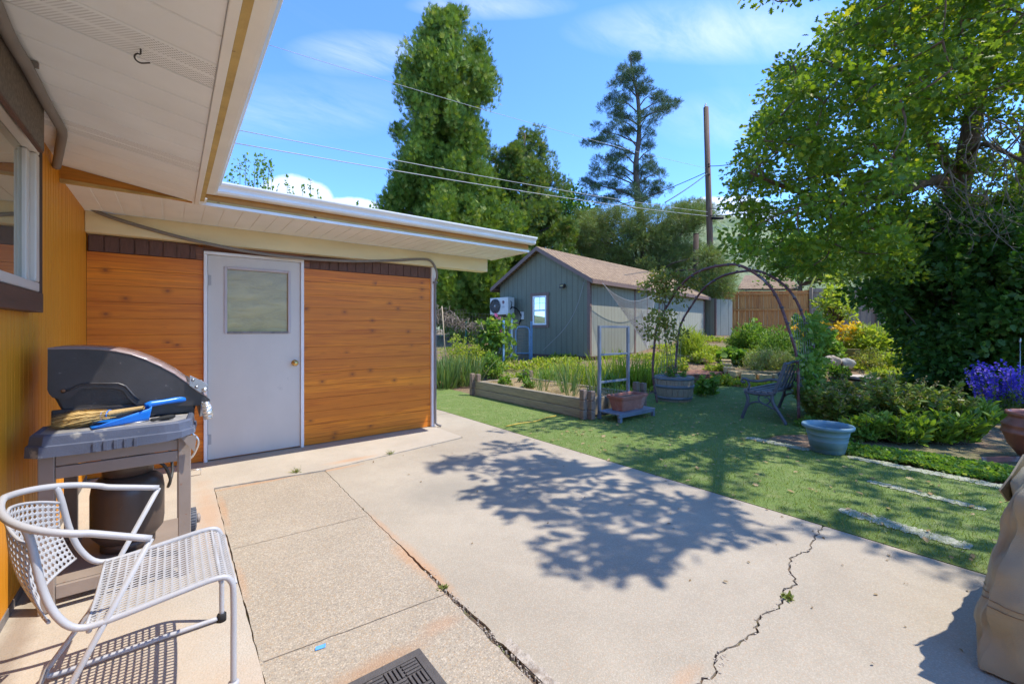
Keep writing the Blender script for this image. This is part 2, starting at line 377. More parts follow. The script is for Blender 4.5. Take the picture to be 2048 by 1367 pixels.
def ragged(a, b, amp=0.004, step=0.03, seed=0):
    """points from a to b (b left out) with small random jogs to the side"""
    a = Vector(a); b = Vector(b); n = max(2, int((b - a).length / step)); d = (b - a).normalized(); s = Vector((-d.y, d.x))
    r = random.Random(seed); return [a + (b - a) * (i / n) + s * (r.uniform(-amp, amp) if i else 0) for i in range(n)]
def slab(name, poly, m, z0=-0.08, z1=0.0):
    b = MB(); b.prism([(q[0], q[1]) for q in poly], 'z', z0, z1); o = b.build(name, m); return tag(o, kind='structure')
V2 = lambda x, y: Vector((x, y))
crack = [V2(3.36, 0.955), V2(3.1, 0.93), V2(2.93, 0.90), V2(2.78, 0.935), V2(2.62, 0.90), V2(2.50, 0.82), V2(2.38, 0.842), V2(2.22, 0.80), V2(2.1, 0.835), V2(1.95, 0.80), V2(1.83, 0.815), V2(1.72, 0.845), V2(1.6, 0.80), V2(1.45, 0.83), V2(1.3, 0.85), V2(1.085, 0.83)]
def rough_line(pts, amp, seed, step=0.025):
    o = []
    for i in range(len(pts) - 1): o += ragged(pts[i], pts[i + 1], amp, step, seed + i)
    return o + [pts[-1]]
ck = rough_line(crack, 0.010, 40)
def offset(pts, k, seed, var=0.6):
    r = random.Random(seed); o = []
    for i, q in enumerate(pts):
        d = pts[min(i + 1, len(pts) - 1)] - pts[max(i - 1, 0)]; d = d.normalized(); s = V2(-d.y, d.x); o.append(q + s * k * (1 + r.uniform(-var, var)))
    return o
# joint between aggregate and smooth slab, wide and broken near the camera
joint = [V2(1.10, 4.14), V2(1.085, 3.3), V2(1.075, 2.6), V2(1.07, 2.05), V2(1.062, 1.6), V2(1.05, 1.15), V2(1.045, 0.2), V2(1.04, -3)]
jr = rough_line(joint, 0.004, 80, 0.035)
def jw(q): return 0.0025 + 0.010 * float(sstep(2.7, 1.7, q.y)) if q.y < 2.7 else 0.0025
jl = [q + V2(-jw(q), 0) for q in jr]
rj = random.Random(5); jR = [q + V2(jw(q) * (0.7 + (1.0 * rj.random() if 0.9 < q.y < 1.7 else 0.2)), 0) for q in jr]
ckA = offset(ck, 0.0045, 3); ckB = offset(ck, -0.0045, 4)       # travelling -X: +offset is towards -Y
yA = [q for q in jR if q.y > 0.845]; yB = [q for q in jR if q.y < 0.815]
slab('patio', [V2(3.38, 5.83), V2(3.38, 0.965)][::1] + ckB[:-1] + yA[::-1] + [V2(1.11, 4.18)] + ragged(V2(1.16, 4.19), V2(2.72, 4.40), .006, .05, 9) + [V2(2.74, 4.42), V2(2.76, 5.83)], M_slab)
slab('patio', [V2(3.38, 0.945)] + ckA[:-1] + yB + [V2(3.38, -3)], M_slab)
slab('patio', [V2(0.270, -3)] + [V2(1.03, -3)] + jl[::-1][1:] + [V2(1.09, 4.15)] + ragged(V2(1.08, 4.16), V2(0.28, 4.245), .006, .05, 12) + ragged(V2(0.270, 4.24), V2(0.270, -2.9), .0035, .05, 13), M_aggr)
slab('walkway', [V2(-0.62, -3), V2(0.262, -3)] + ragged(V2(0.264, -2.9), V2(0.264, 4.24), .0025, .05, 14) + [V2(0.264, 4.262)] + ragged(V2(0.28, 4.262), V2(1.12, 4.178), .004, .05, 15) + ragged(V2(1.13, 4.19), V2(2.72, 4.42), .004, .05, 16) + [V2(2.735, 4.44), V2(2.748, 5.9), V2(-0.62, 5.9)], M_strip, -0.08, 0.006)
slab('patio', [V2(2.76, 5.845), V2(3.38, 5.845), V2(3.36, 6.6), V2(3.1, 7.2), V2(2.76, 7.4)], M_slab)
b = MB(); b.box((-0.7, -3.2, -0.09), (3.37, 5.9, -0.011)); tag(b.build('joint_dirt', M_joint), kind='structure')
# tooled cross joints in the aggregate slab: shallow dirty lines
b = MB()
for (y0, y1) in ((3.02, 2.98), (1.92, 1.86)):
    pl = ragged(V2(0.28, y0), V2(1.06, y1), .003, .04, int(y0 * 10)) + [V2(1.06, y1)]
    for i in range(len(pl) - 1):
        q = [pl[i] + V2(0, -.002), pl[i + 1] + V2(0, -.002), pl[i + 1] + V2(0, .002), pl[i] + V2(0, .002)]
        b.add([(k.x, k.y, 0.0035) for k in q], [(0, 1, 2, 3)])
tag(b.build('joint_dirt', mat('dirt in tooled joint', (0.27, 0.215, 0.16), 0.95, 0.4, 40)), kind='structure')
# broken concrete crumbs along the open joint and the crack
M_crumb = mat('broken concrete', (0.42, 0.36, 0.29), 0.95, 0.3, 30, 0.8, 90, col2=(0.24, 0.18, 0.13))
b = MB(); rr = random.Random(21)
def crumb(b, x, y, s):
    vs = []; 
    for k in range(6):
        a = k * math.pi / 3 + rr.uniform(-.3, .3); vs.append((x + math.cos(a) * s * rr.uniform(.6, 1.2), y + math.sin(a) * s * rr.uniform(.6, 1.2), -0.02))
    top = [(x + (q[0] - x) * .6, y + (q[1] - y) * .6, s * rr.uniform(.1, .5)) for q in vs]
    b.add(vs + top, [(i, (i + 1) % 6, 6 + (i + 1) % 6, 6 + i) for i in range(6)] + [tuple(range(6, 12))])
for k in range(150):
    t_ = rr.random(); y = 0.9 + 1.25 * t_; x = 1.05 + 0.02 * (y - 1.1) + rr.gauss(0.008, 0.010); crumb(b, x, y, rr.uniform(.003, .009))
for q in ck[::2]:
    for k in range(2): crumb(b, q.x + rr.gauss(0, .008), q.y + rr.gauss(0, .008), rr.uniform(.003, .009))
for k in range(14): crumb(b, 1.70 + rr.gauss(0, .03), 0.815 + rr.gauss(0, .012), rr.uniform(.004, .009))
tag(b.build('concrete_crumbs', M_crumb), 'grey crumbs of broken concrete along the patio cracks', 'rubble', kind='stuff')
# spalled ledge beside the joint (rough broken edge repaired with rubble)
b = MB()
for i in range(26):
    y = 1.02 + i * 0.016; wv = 0.045 * math.sin(min(1, i / 8) * 1.57) * (0.75 + 0.4 * rr.random())
    if i: b.add([(1.068 + 0.01 * (y0_ - 1.1), y0_, 0.0045), (1.068 + wo_, y0_, 0.0045 + rr.random() * .002), (1.068 + wv, y, 0.0045 + rr.random() * .002), (1.068, y, 0.0045)], [(0, 1, 2, 3)])
    y0_, wo_ = y, wv
tag(b.build('patio_patch', M_crumb), kind='structure')

# ------------------------------------------------------------------ artificial lawn
m, nt, p, out = newmat('artificial turf'); v = nt.coord()
n1 = nt.noise(v, 1.3, 4, 0.6, 0.5); n2 = nt.noise(v, 160, 3, 0.7); n3 = nt.noise(v, 7, 5, 0.6)
c = nt.mix(nt.ramp(n1, 0.3, 0.7), (0.15, 0.225, 0.05), (0.225, 0.30, 0.085)); c = nt.mix(nt.ramp(n2, 0.3, 0.65), (0.09, 0.13, 0.032), c)
c = nt.mix(nt.ramp(n3, 0.5, 0.75, 0, 0.6), c, (0.30, 0.29, 0.13))
nt.put(p.inputs['Base Color'], c); p.inputs['Roughness'].default_value = 0.85; p.inputs['Specular IOR Level'].default_value = 0.2
nt.put(p.inputs['Normal'], nt.bump(n2, 0.8, 0.012)); M_turf = m
LAWN = [(3.384, -3), (5.40, -3), (5.40, 0.6), (5.43, 1.3), (5.42, 2.2), (5.9, 2.15), (7.1, 1.5), (8.6, 1.9), (9.6, 2.7), (10.25, 3.5), (9.85, 4.75), (8.3, 5.0), (7.0, 5.05), (6.3, 4.75), (6.0, 4.22), (4.66, 4.22), (4.66, 7.16), (4.75, 8.45), (3.0, 9.0), (3.0, 7.3), (3.38, 6.6)]
b = MB(); b.prism(LAWN, 'z', -0.03, 0.004); tag(b.build('lawn', M_turf), kind='structure')
def in_poly(x, y, P):
    c = np.zeros(len(x), bool); j = len(P) - 1
    for i in range(len(P)):
        xi, yi = P[i]; xj, yj = P[j]
        with np.errstate(divide='ignore', invalid='ignore'):
            hit = ((yi > y) != (yj > y)) & (x < (xj - xi) * (y - yi) / (yj - yi) + xi)
        c ^= hit; j = i
    return c
STRIPS = [((5.40, 2.30), (5.36, 1.62), .075), ((5.40, 1.32), (5.34, .05), .075), ((4.66, 1.0), (4.58, 0.30), .05), ((3.77, 0.97), (3.71, 0.30), .07)]
def in_strip(x, y):
    c = np.zeros(len(x), bool)
    for (a, b_, w_) in STRIPS:
        a = np.array(a); b_ = np.array(b_); d = b_ - a; L2 = d @ d
        t_ = np.clip(((x - a[0]) * d[0] + (y - a[1]) * d[1]) / L2, 0, 1)
        c |= np.hypot(x - a[0] - t_ * d[0], y - a[1] - t_ * d[1]) < w_ * 0.9
    return c
n = 150000
d_ = RNG.random(n) ** 0.6; gx = 3.375 + RNG.random(n) * 5.5; gy = -0.6 + RNG.random(n) * 8.5
near = np.exp(-np.maximum(0, depth(gx, gy) - 2.6) / 2.2) > RNG.random(n)
ok = in_poly(gx, gy, LAWN) & near & (~in_strip(gx, gy) | (RNG.random(n) < .4)); gx, gy = gx[ok], gy[ok]; n = len(gx)
M_blade = leafmat('turf blades', (0.17, 0.245, 0.04), (0.295, 0.36, 0.09), (0.40, 0.38, 0.18), trans=0.25, rough=0.6, clump=1.6)
dd = RNG.normal(size=(n, 3)) * 0.55; dd[:, 2] = 1
tag(scatter('lawn_grass', np.stack([gx, gy, np.full(n, 0.002)], 1), dd, RNG.uniform(.016, .038, n), 0.12, 'blade', M_blade), 'short green blades of artificial turf on the lawn', 'grass', kind='stuff')
# worn sandy seams between turf pieces
m, nt, p, out = newmat('worn turf seam'); v = nt.coord(); n1 = nt.noise(v, 45, 5, 0.75)
nt.put(p.inputs['Base Color'], nt.mix(nt.ramp(n1, 0.35, 0.65), (0.19, 0.22, 0.09), (0.50, 0.48, 0.40))); p.inputs['Roughness'].default_value = 0.95
nt.put(p.inputs['Normal'], nt.bump(n1, 0.8, 0.02)); M_seam = m
for i, (a, b_, w_) in enumerate(STRIPS):
    q = ragged(V2(*a), V2(*b_), w_ * .3, .012, 60 + i); d = (V2(*b_) - V2(*a)).normalized(); s = V2(-d.y, d.x); n = len(q)
    L = [x + s * w_ * min(1, .35 + k / 5, .35 + (n - k) / 5) for k, x in enumerate(q)]; q2 = ragged(V2(*a), V2(*b_), w_ * .3, .012, 160 + i)
    Rr = [x - s * w_ * min(1, .35 + k / 5, .35 + (n - k) / 5) for k, x in enumerate(q2)]
    b = MB(); P = L + Rr[::-1]; b.add([(k.x, k.y, .0085) for k in P], [tuple(range(len(P)))]); tag(b.build('sand_seam', M_seam), kind='structure')

# ------------------------------------------------------------------ house materials
def planks(name, cols, width, axis='z', grain=(1.2, 9, 9), knots=True, offs=0.0, dark=(0.20, 0.05, 0.008)):
    m, nt, p, out = newmat(name); v = nt.coord(); X, Y, Z = nt.xyz(v)
    row = nt.math('FLOOR', nt.math('DIVIDE', nt.math('ADD', Z, offs), width))
    wn = nt.new('ShaderNodeTexWhiteNoise', noise_dimensions='1D'); nt.put(wn.inputs['W'], row); rnd = wn.outputs['Value']
    shift = nt.math('MULTIPLY', rnd, 37.0)
    pv = nt.comb(nt.math('ADD', X, shift), Y, nt.math('ADD', Z, shift))
    g = nt.noise(nt.mapping(pv, scale=(1.6, 20, 42)), 1.0, 6, 0.65, 1.2); g2 = nt.noise(nt.mapping(pv, scale=(0.7, 3, 5)), 1.0, 4, 0.6, 0.5)
    c = nt.mix(nt.ramp(g, 0.36, 0.64), cols[0], cols[1]); c = nt.mix(nt.ramp(g2, 0.4, 0.75, 0, 0.75), c, cols[2]); c = nt.mix(nt.math('MULTIPLY', rnd, 0.55), c, cols[3])
    if knots:
        kv = nt.mapping(pv, scale=(4.6, 1, 5.6)); vd = nt.new('ShaderNodeTexVoronoi', feature='F1', voronoi_dimensions='2D'); nt.put(vd.inputs['Vector'], nt.comb(nt.xyz(kv)[0], nt.xyz(kv)[2], 0.0)); vd.inputs['Scale'].default_value = 1.0
        sc = nt.new('ShaderNodeSeparateColor'); nt.put(sc.inputs[0], vd.outputs['Color'])
        on = nt.ramp(sc.outputs[0], 0.76, 0.78); k = nt.math('MULTIPLY', nt.math('ADD', vd.outputs['Distance'], nt.math('MULTIPLY', g, 0.05)) if False else nt.ramp(vd.outputs['Distance'], 0.03, 0.085, 1, 0), on)
        ring = nt.math('MULTIPLY', nt.ramp(vd.outputs['Distance'], 0.07, 0.26, 0.55, 0), on)
        c = nt.mix(ring, c, tuple(x * 0.62 for x in cols[0])); c = nt.mix(nt.math('MULTIPLY', k, 0.7), c, dark)
    nt.put(p.inputs['Base Color'], c); p.inputs['Roughness'].default_value = 0.45; p.inputs['Specular IOR Level'].default_value = 0.4
    nt.put(p.inputs['Normal'], nt.bump(g, 0.12, 0.004)); return m
M_plank = planks('stained pine boards', ((0.52, 0.120, 0.003), (0.93, 0.300, 0.009), (0.79, 0.262, 0.012), (0.46, 0.103, 0.003)), 0.1455, offs=0.0)
m, nt, p, out = newmat('golden grooved siding'); v = nt.coord()
g = nt.noise(nt.mapping(v, scale=(60, 60, 1.6)), 1.0, 6, 0.65, 0.6); g2 = nt.noise(nt.mapping(v, scale=(3, 7, .5)), 1.0, 4)
c = nt.mix(nt.ramp(g, 0.3, 0.75), (0.66, 0.235, 0.008), (0.90, 0.375, 0.024)); c = nt.mix(nt.ramp(g2, 0.4, 0.7, 0, 0.6), c, (0.76, 0.285, 0.012))
nt.put(p.inputs['Base Color'], c); p.inputs['Roughness'].default_value = 0.5; nt.put(p.inputs['Normal'], nt.bump(g, 0.12, 0.004)); M_siding = m
M_soffit = mat('white soffit vinyl', (0.86, 0.865, 0.86), 0.55, 0.05, 3, 0.05, 200)
M_white = mat('white painted aluminium', (0.85, 0.82, 0.77), 0.35, 0.05, 4, spots=((0.45, 0.36, 0.25), 14, 0.74))
M_cream = mat('cream painted timber', (0.78, 0.66, 0.40), 0.6, 0.08, 3, 0.15, 40, stretch=(.4, 1, 2), spots=((0.55, 0.42, 0.22), 5, 0.72))
M_brownsh = mat('dark brown shingle', (0.135, 0.068, 0.052), 0.8, 0.25, 12, 0.5, 80, stretch=(6, 1, 1))
M_orangew = mat('orange stained fascia', (0.50, 0.205, 0.02), 0.5, 0.2, 5, 0.1, 60, stretch=(1, 1, 12))
M_ochre = mat('bare yellowed wood', (0.52, 0.36, 0.13), 0.75, 0.2, 7, 0.2, 60, spots=((0.16, 0.1, 0.05), 12, 0.66))
M_door = mat('lilac grey painted door', (0.62, 0.56, 0.495), 0.5, 0.06, 2.5, 0.05, 90, spots=((0.47, 0.42, 0.39), 5, 0.68), stretch=(1, 1, .6))
M_trimw = mat('white painted trim', (0.80, 0.77, 0.76), 0.5, 0.06, 5, 0.1, 60, spots=((0.5, 0.42, 0.36), 16, 0.7))
M_conduit = mat('grey painted conduit', (0.21, 0.185, 0.165), 0.55, 0.12, 9)
M_darkwood = mat('dark brown stained wood', (0.085, 0.036, 0.02), 0.6, 0.45, 7, 0.4, 50, stretch=(1, .25, 3), spots=((0.24, 0.13, 0.07), 8, 0.62))
M_grit = mat('grey brown stucco header', (0.17, 0.125, 0.09), 0.9, 0.35, 60, 0.6, 220)
M_vinyl = mat('almond vinyl frame', (0.62, 0.545, 0.47), 0.4, 0.05, 3)
M_brass = mat('worn brass', (0.62, 0.42, 0.16), 0.25, 0.15, 12, metal=1.0)
M_steel = mat('grey steel', (0.42, 0.41, 0.40), 0.4, 0.15, 12, metal=1.0)
M_iron = mat('dark iron', (0.05, 0.045, 0.04), 0.5, 0.2, 12)
M_roof = mat('tan asphalt shingle', (0.36, 0.245, 0.165), 0.95, 0.25, 20, 0.6, 180)
M_black = mat('black void', (0.012, 0.011, 0.01), 0.8, 0.1, 5)
m, nt, p, out = newmat('window glass reflecting'); p.inputs['Base Color'].default_value = (0.05, 0.06, 0.05, 1); p.inputs['Roughness'].default_value = 0.6
gl = nt.new('ShaderNodeBsdfGlossy'); gl.inputs['Roughness'].default_value = 0.015; gl.inputs['Color'].default_value = (0.95, 0.97, 0.9, 1)
mx = nt.new('ShaderNodeMixShader'); mx.inputs[0].default_value = 0.55; nt.l.new(p.outputs[0], mx.inputs[1]); nt.l.new(gl.outputs[0], mx.inputs[2]); nt.l.new(mx.outputs[0], out.inputs[0]); M_glass = m
# curtain seen through the door light
m, nt, p, out = newmat('olive curtain behind glass'); v = nt.coord(); X, Y, Z = nt.xyz(v)
n1 = nt.noise(nt.mapping(v, scale=(3, 1, 9)), 1.0, 5, 0.6, 1.0); n2 = nt.noise(nt.mapping(v, scale=(40, 40, 160)), 1.0, 3, 0.6)
c = nt.mix(nt.ramp(n1, 0.3, 0.7), (0.27, 0.205, 0.07), (0.46, 0.355, 0.12)); c = nt.mix(nt.ramp(n2, 0.58, 0.66, 0, 0.5), c, (0.5, 0.38, 0.07))
nt.put(p.inputs['Base Color'], c); p.inputs['Roughness'].default_value = 0.22; p.inputs['Coat Weight'].default_value = 0.25; p.inputs['Coat Roughness'].default_value = 0.08
nt.put(p.inputs['Normal'], nt.bump(n1, 0.25, 0.02)); M_curtain = m

# ------------------------------------------------------------------ the house
LX, BY = -0.58, 5.16            # left wall plane, back wall plane
house = thing('house', 'single storey house with orange plank walls, white soffits and a grey door', 'house', (LX, BY, 0))
def hb(b, name, m, parent=None, **k): return b.build(name, m, parent or house, world=True, **k)
# left wall: grooved siding as boards with narrow grooves
b = MB(); y = -2.0; r = random.Random(3)
WY0, WY1, WZ0, WZ1 = 0.2, 3.53, 1.36, 2.13          # window opening in the left wall
b.box((LX - 0.12, -2.0, 0.05), (LX - 0.006, BY + .3, 2.42), 1)
k = 0
while y < BY:
    wv = (0.088, 0.046, 0.088, 0.066, 0.088)[k % 5]; k += 1; y1 = min(y + wv, BY)
    if y1 < 3.3 and y > 0.1:
        b.box((LX - .006, y + .006, 0.05), (LX, y1, 1.40))
    else: b.box((LX - .006, y + .006, 0.05), (LX, y1, 2.40))
    y = y1
hb(b, 'siding_wall', [M_siding, mat('dark groove', (0.17, 0.07, 0.01), .8, .2, 9)])
b = MB(); b.box((LX - .1, -2, -0.05), (LX + .004, BY, 0.049)); hb(b, 'foundation', mat('grey foundation paint', (0.20, 0.17, 0.15), 0.9, 0.3, 8, 0.4, 70, spots=((0.06, .05, .04), 6, 0.6)))
# window in the left wall
win = MB()
fy1 = 3.205
for (lo, hi) in (((LX + .008, 0.0, 1.488), (LX + .05, fy1, 1.535)), ((LX + .008, 0.0, 2.178), (LX + .05, fy1, 2.228)), ((LX + .008, fy1 - .065, 1.537), (LX + .05, fy1, 2.176))): win.box(lo, hi)
win.box((LX + .004, fy1 - .125, 1.537), (LX + .028, fy1 - .067, 2.176))
wf = hb(win, 'window', M_vinyl, bevel=.006)
g = MB(); g.box((LX - .004, 0.0, 1.536), (LX + .012, fy1 - .126, 2.177)); g.build('pane', M_glass, wf)
s_ = MB(); s_.box((LX + .001, 0.0, 1.385), (LX + .056, 3.25, 1.485)); s_.build('sill', M_darkwood, wf, bevel=.004)
s_ = MB(); s_.box((LX + .001, 3.207, 1.488), (LX + .022, 3.44, 2.27)); s_.build('side_trim', mat('dark brown side trim', (0.06, 0.035, 0.028), 0.8, 0.3, 30, .3, 90), wf)
s_ = MB(); s_.box((LX + .002, -1, 2.232), (LX + .11, 2.93, 2.352)); s_.box((LX + .092, -1, 2.128), (LX + .11, 2.93, 2.231)); s_.build('header', M_grit, wf)
s_ = MB(); s_.box((LX + .093, -1, 2.118), (LX + .109, 2.92, 2.1275)); s_.build('head_trim', M_darkwood, wf)
# back wall: stained pine boards, each a separate course in one wall
def course(b, x0, x1, z0, z1, i, seed):
    rr_ = random.Random(seed); b.box((x0, BY + rr_.uniform(0, .003), z0 + .0014), (x1, BY + .03, z1 - .0014))
b = MB(); W = 0.1455
for i in range(14):
    z0 = i * W - .06; z1 = z0 + W
    course(b, LX + .002, 0.236, max(z0, 0.012), min(z1, 1.972), i, i)
    course(b, 1.138, 2.695, max(z0, 0.012), min(z1, 1.972), i, i + 50)
b.box((LX, BY + .031, 0.0), (2.695, BY + .2, 2.3))
hb(b, 'plank_wall', M_plank)
for (x0, x1, xe) in ((LX + .01, 0.175, .2), (1.205, 2.69, 1.14)):
    x = x0; k = 0; b = MB()
    while x < x1 - .02:
        b.box((x + .006, BY - .008 - .003 * (k % 2), 1.975), (min(x + .098, x1), BY + .03, 2.115)); x += .1; k += 1
    b.box((min(x0, xe), BY + .0005, 1.975), (max(x1, xe) - .001, BY + .03, 2.11)); hb(b, 'shingle_strip', M_brownsh)
b = MB(); b.box((0.178, BY - .008, 1.975), (0.234, BY + .03, 2.10)); b.box((1.14, BY - .006, 1.975), (1.20, BY + .03, 2.10)); b.box((0.235, BY + .0, 2.062), (1.139, BY + .03, 2.12))
hb(b, 'rough_board', planks('rough dark board', ((0.10, 0.03, 0.01), (0.40, 0.14, 0.03), (0.07, 0.03, 0.02), (0.2, 0.07, 0.02)), 0.03, knots=False))
b = MB(); b.box((LX + .001, BY - .10, 2.122), (3.55, BY + .05, 2.299)); hb(b, 'header_beam', M_cream, bevel=.006)
# door
FR = MB()
for lo, hi in (((0.238, BY - .035, 0.006), (0.268, BY + .02, 2.03)), ((1.104, BY - .035, 0.006), (1.136, BY + .02, 2.03)), ((0.238, BY - .035, 2.031), (1.136, BY + .02, 2.06))): FR.box(lo, hi)
hb(FR, 'door_frame', M_trimw, bevel=.003)
dw0, dw1 = 0.272, 1.100; gx0, gx1, gz0, gz1 = 0.425, 0.985, 1.275, 1.905
b = MB(); F = BY - .012
for lo, hi in (((dw0, F, .022), (gx0, F + .04, 2.027)), ((gx1, F, .022), (dw1, F + .04, 2.027)), ((gx0, F, .022), (gx1, F + .04, gz0)), ((gx0, F, gz1), (gx1, F + .04, 2.027))): b.box(lo, hi)
door = hb(b, 'door', M_door)
b = MB(); b.box((gx0, F + .018, gz0), (gx1, F + .03, gz1)); b.build('door_light', M_curtain, door)
b = MB()
for lo, hi in (((gx0 - .022, F - .010, gz0 - .02), (gx0 + .006, F + .012, gz1 + .024)), ((gx1 - .006, F - .010, gz0 - .02), (gx1 + .022, F + .012, gz1 + .024)), ((gx0 + .006, F - .010, gz1 - .004), (gx1 - .006, F + .012, gz1 + .024))): b.box(lo, hi)
b.build('light_moulding', mat('mauve grey moulding', (0.5, 0.43, 0.42), 0.5, 0.08, 6), door, bevel=.006)
b = MB(); b.box((gx0 + .006, F - .012, gz0 - .022), (gx1 - .006, F + .012, gz0 + .002)); b.build('light_sill', mat('weathered light sill', (0.25, 0.22, 0.2), 0.7, 0.4, 20), door, bevel=.003)
b = MB(); kz = PY(590, 725, BY).z; kx = 1.045
b.lathe([(0.0, -.062), (.022, -.060), (.031, -.048), (.028, -.034), (.014, -.026), (.013, -.012), (.030, -.008), (.033, 0.0)], 20, (kx, F, kz), 0, Matrix.Rotation(R(-90), 4, 'X')); b.build('door_knob', M_brass, door)
for z in (0.22, 1.78):
    b = MB(); b.tube([(0.270, F - .006, z - .05), (0.270, F - .006, z + .05)], .007, 8); b.box((.274, F - .002, z - .05), (.300, F - .0005, z + .05)); b.build('hinge', mat('dull hinge', (.4, .37, .35), .6, .1, 9), door)
# corner trim, conduits
b = MB(); b.box((2.697, BY - .028, 0.008), (2.765, BY + .1, 2.12)); b.box((2.700, BY + .1, 0.0), (2.76, 9, 2.3)); hb(b, 'corner_trim', M_trimw, bevel=.004)
def smooth_path(pts, n=6):
    P = [Vector(p) for p in pts]; P = [P[0] * 2 - P[1]] + P + [P[-1] * 2 - P[-2]]; o = []
    for i in range(1, len(P) - 2):
        for k in range(n):
            t_ = k / n; a, b_, c_, d = P[i - 1], P[i], P[i + 1], P[i + 2]
            o.append(0.5 * ((2 * b_) + (c_ - a) * t_ + (2 * a - 5 * b_ + 4 * c_ - d) * t_ ** 2 + (3 * b_ - a - 3 * c_ + d) * t_ ** 3))
    return o + [P[-2]]
CY = BY - .118
cpts = [PY(u, v, CY) for u, v in ((160, 402), (205, 428), (300, 458), (400, 484), (510, 505), (600, 516), (700, 522), (780, 521), (840, 518))]
cpts += [PY(862, 522, CY), Vector((2.715, CY, 2.07)), Vector((2.735, CY + .02, 1.98)), Vector((2.74, BY - .048, 1.85)), Vector((2.742, BY - .048, 1.0)), Vector((2.743, BY - .048, 0.15)), Vector((2.75, BY - .06, 0.05)), Vector((2.80, BY - .10, 0.018))]
b = MB(); b.tube(smooth_path(cpts), .0155, 8)
for q in (cpts[1], cpts[8]): pass
b.cbox((2.742, BY - .04, 1.92), (.06, .03, .025)); hb(b, 'conduit', M_conduit)
lp = [T(u, v, (2.318 - CAM_H) / ((658 - v) / FPX)) for u, v in ((-60, -110), (12, 60), (55, 135), (92, 205), (116, 246))]
lp += [T(124, 266, 2.27), PX(119, 300, LX + .07), PX(113, 333, LX + .02)]
b = MB(); b.tube(smooth_path(lp), .021, 8); b.cbox(lp[2] + Vector((0, 0, .018)), (.06, .014, .022)); hb(b, 'conduit', M_conduit)
# wing soffit: narrow vinyl strips running out from the wall, with J-trim
b = MB(); x = LX; SZ = 2.302; SY0 = 4.225
while x < 3.60:
    x1 = min(x + .132, 3.61); y_0 = SY0 + .02 if x > .13 else 4.075; b.box((x, y_0, SZ), (x1 - .016, BY - .11, SZ + .006)); b.box((x1 - .016, y_0, SZ + .005), (x1, BY - .11, SZ + .011)); x = x1
b.box((LX, BY - .112, SZ - .004), (3.61, BY - .10, SZ + .012)); hb(b, 'soffit', M_soffit)
b = MB(); b.box((0.14, SY0 - .004, SZ - .012), (3.62, SY0 + .022, SZ + .014)); b.box((3.60, SY0 + .023, SZ - .012), (3.62, BY - .1, SZ + .014)); hb(b, 'soffit_trim', M_white, bevel=.002)
b = MB(); b.box((0.0, SY0 - .002, SZ + .0145), (3.61, SY0 + .03, SZ + .032)); hb(b, 'fascia_batten', M_ochre)
b = MB(); b.box((-0.2, SY0 + .012, SZ + .033), (3.615, SY0 + .04, SZ + .17)); hb(b, 'fascia', M_orangew)
# gutters: ogee profile swept along the eaves
def gutter(name, axis, a, c_, out, z, w_=.115, h=.115):
    prof = [(0, .02), (0, 0), (.45, 0), (.62, .06), (.72, .22), (.70, .42), (.78, .60), (.95, .74), (1.0, .86), (1.0, 1.0), (.95, 1.02), (.92, 1.0), (.92, .88), (.72, .66), (.64, .42), (.55, .1), (.06, .05), (.05, .95), (0, .95)]
    P = [(c_ + out * q[0] * w_, z + q[1] * h) for q in prof]; b = MB(); b.prism(P, axis, a[0], a[1], 0)
    cap = [(c_ + out * q[0] * w_, z + q[1] * h) for q in prof[:10]] + [(c_, z + h * .95)]
    for e in a: b.prism(cap, axis, e, e + (.003 if e == a[1] else -.003))
    return hb(b, name, M_white)
gutter('gutter', 'x', (0.21, 3.66), SY0 - .001, -1, SZ + .082, .115, .088)
b = MB(); b.box((3.40, SY0 - .1180, SZ + .15), (3.412, SY0 - .1165, SZ + .172)); hb(b, 'gutter_seam', M_white)
# left roof: sloped soffit over the walkway with vented strips
def sz(x): return 2.262 - 0.165 * (x - .12)
EX = 0.128
m, nt, p, out = newmat('vented white soffit'); v = nt.coord(); X, Y, Z = nt.xyz(v)
hx = nt.math('FRACT', nt.math('DIVIDE', X, 0.0125)); row = nt.math('FLOOR', nt.math('DIVIDE', Y, 0.0085)); hx = nt.math('FRACT', nt.math('ADD', nt.math('DIVIDE', X, 0.0125), nt.math('MULTIPLY', row, 0.5)))
hy = nt.math('FRACT', nt.math('DIVIDE', Y, 0.0085))
hole = nt.math('MULTIPLY', nt.math('MULTIPLY', nt.math('GREATER_THAN', hx, 0.3), nt.math('LESS_THAN', hx, 0.7)), nt.math('MULTIPLY', nt.math('GREATER_THAN', hy, 0.3), nt.math('LESS_THAN', hy, 0.72)))
nt.put(p.inputs['Base Color'], nt.mix(hole, (0.86, 0.865, 0.86), (0.32, 0.30, 0.285))); p.inputs['Roughness'].default_value = 0.55; M_vent = m
b = MB(); y = 4.05; k = 0
vents = []
while y > -1.5:
    wv = .098; y0 = y - wv
    vent = (k % 12) in (8, 9)
    def pv(x, yy, dz=0.0): return (x, yy, sz(x) + dz)
    e = .018 if vent else .010
    mi = 1 if vent else 0
    b.add([pv(LX, y0 + e), pv(EX, y0 + e), pv(EX, y - e * .2), pv(LX, y - e * .2)], [(3, 2, 1, 0)], mi)
    b.add([pv(LX, y0), pv(EX, y0), pv(EX, y0 + e), pv(LX, y0 + e), pv(LX, y0, .010), pv(EX, y0, .010)], [(0, 1, 5, 4), (4, 5, 2, 3)], 0) if k % 2 else b.add([pv(LX, y0 - e * .2), pv(EX, y0 - e * .2), pv(EX, y0 + e), pv(LX, y0 + e)], [(3, 2, 1, 0)], 0)
    y = y0; k += 1
hb(b, 'vented_soffit', [M_soffit, M_vent])
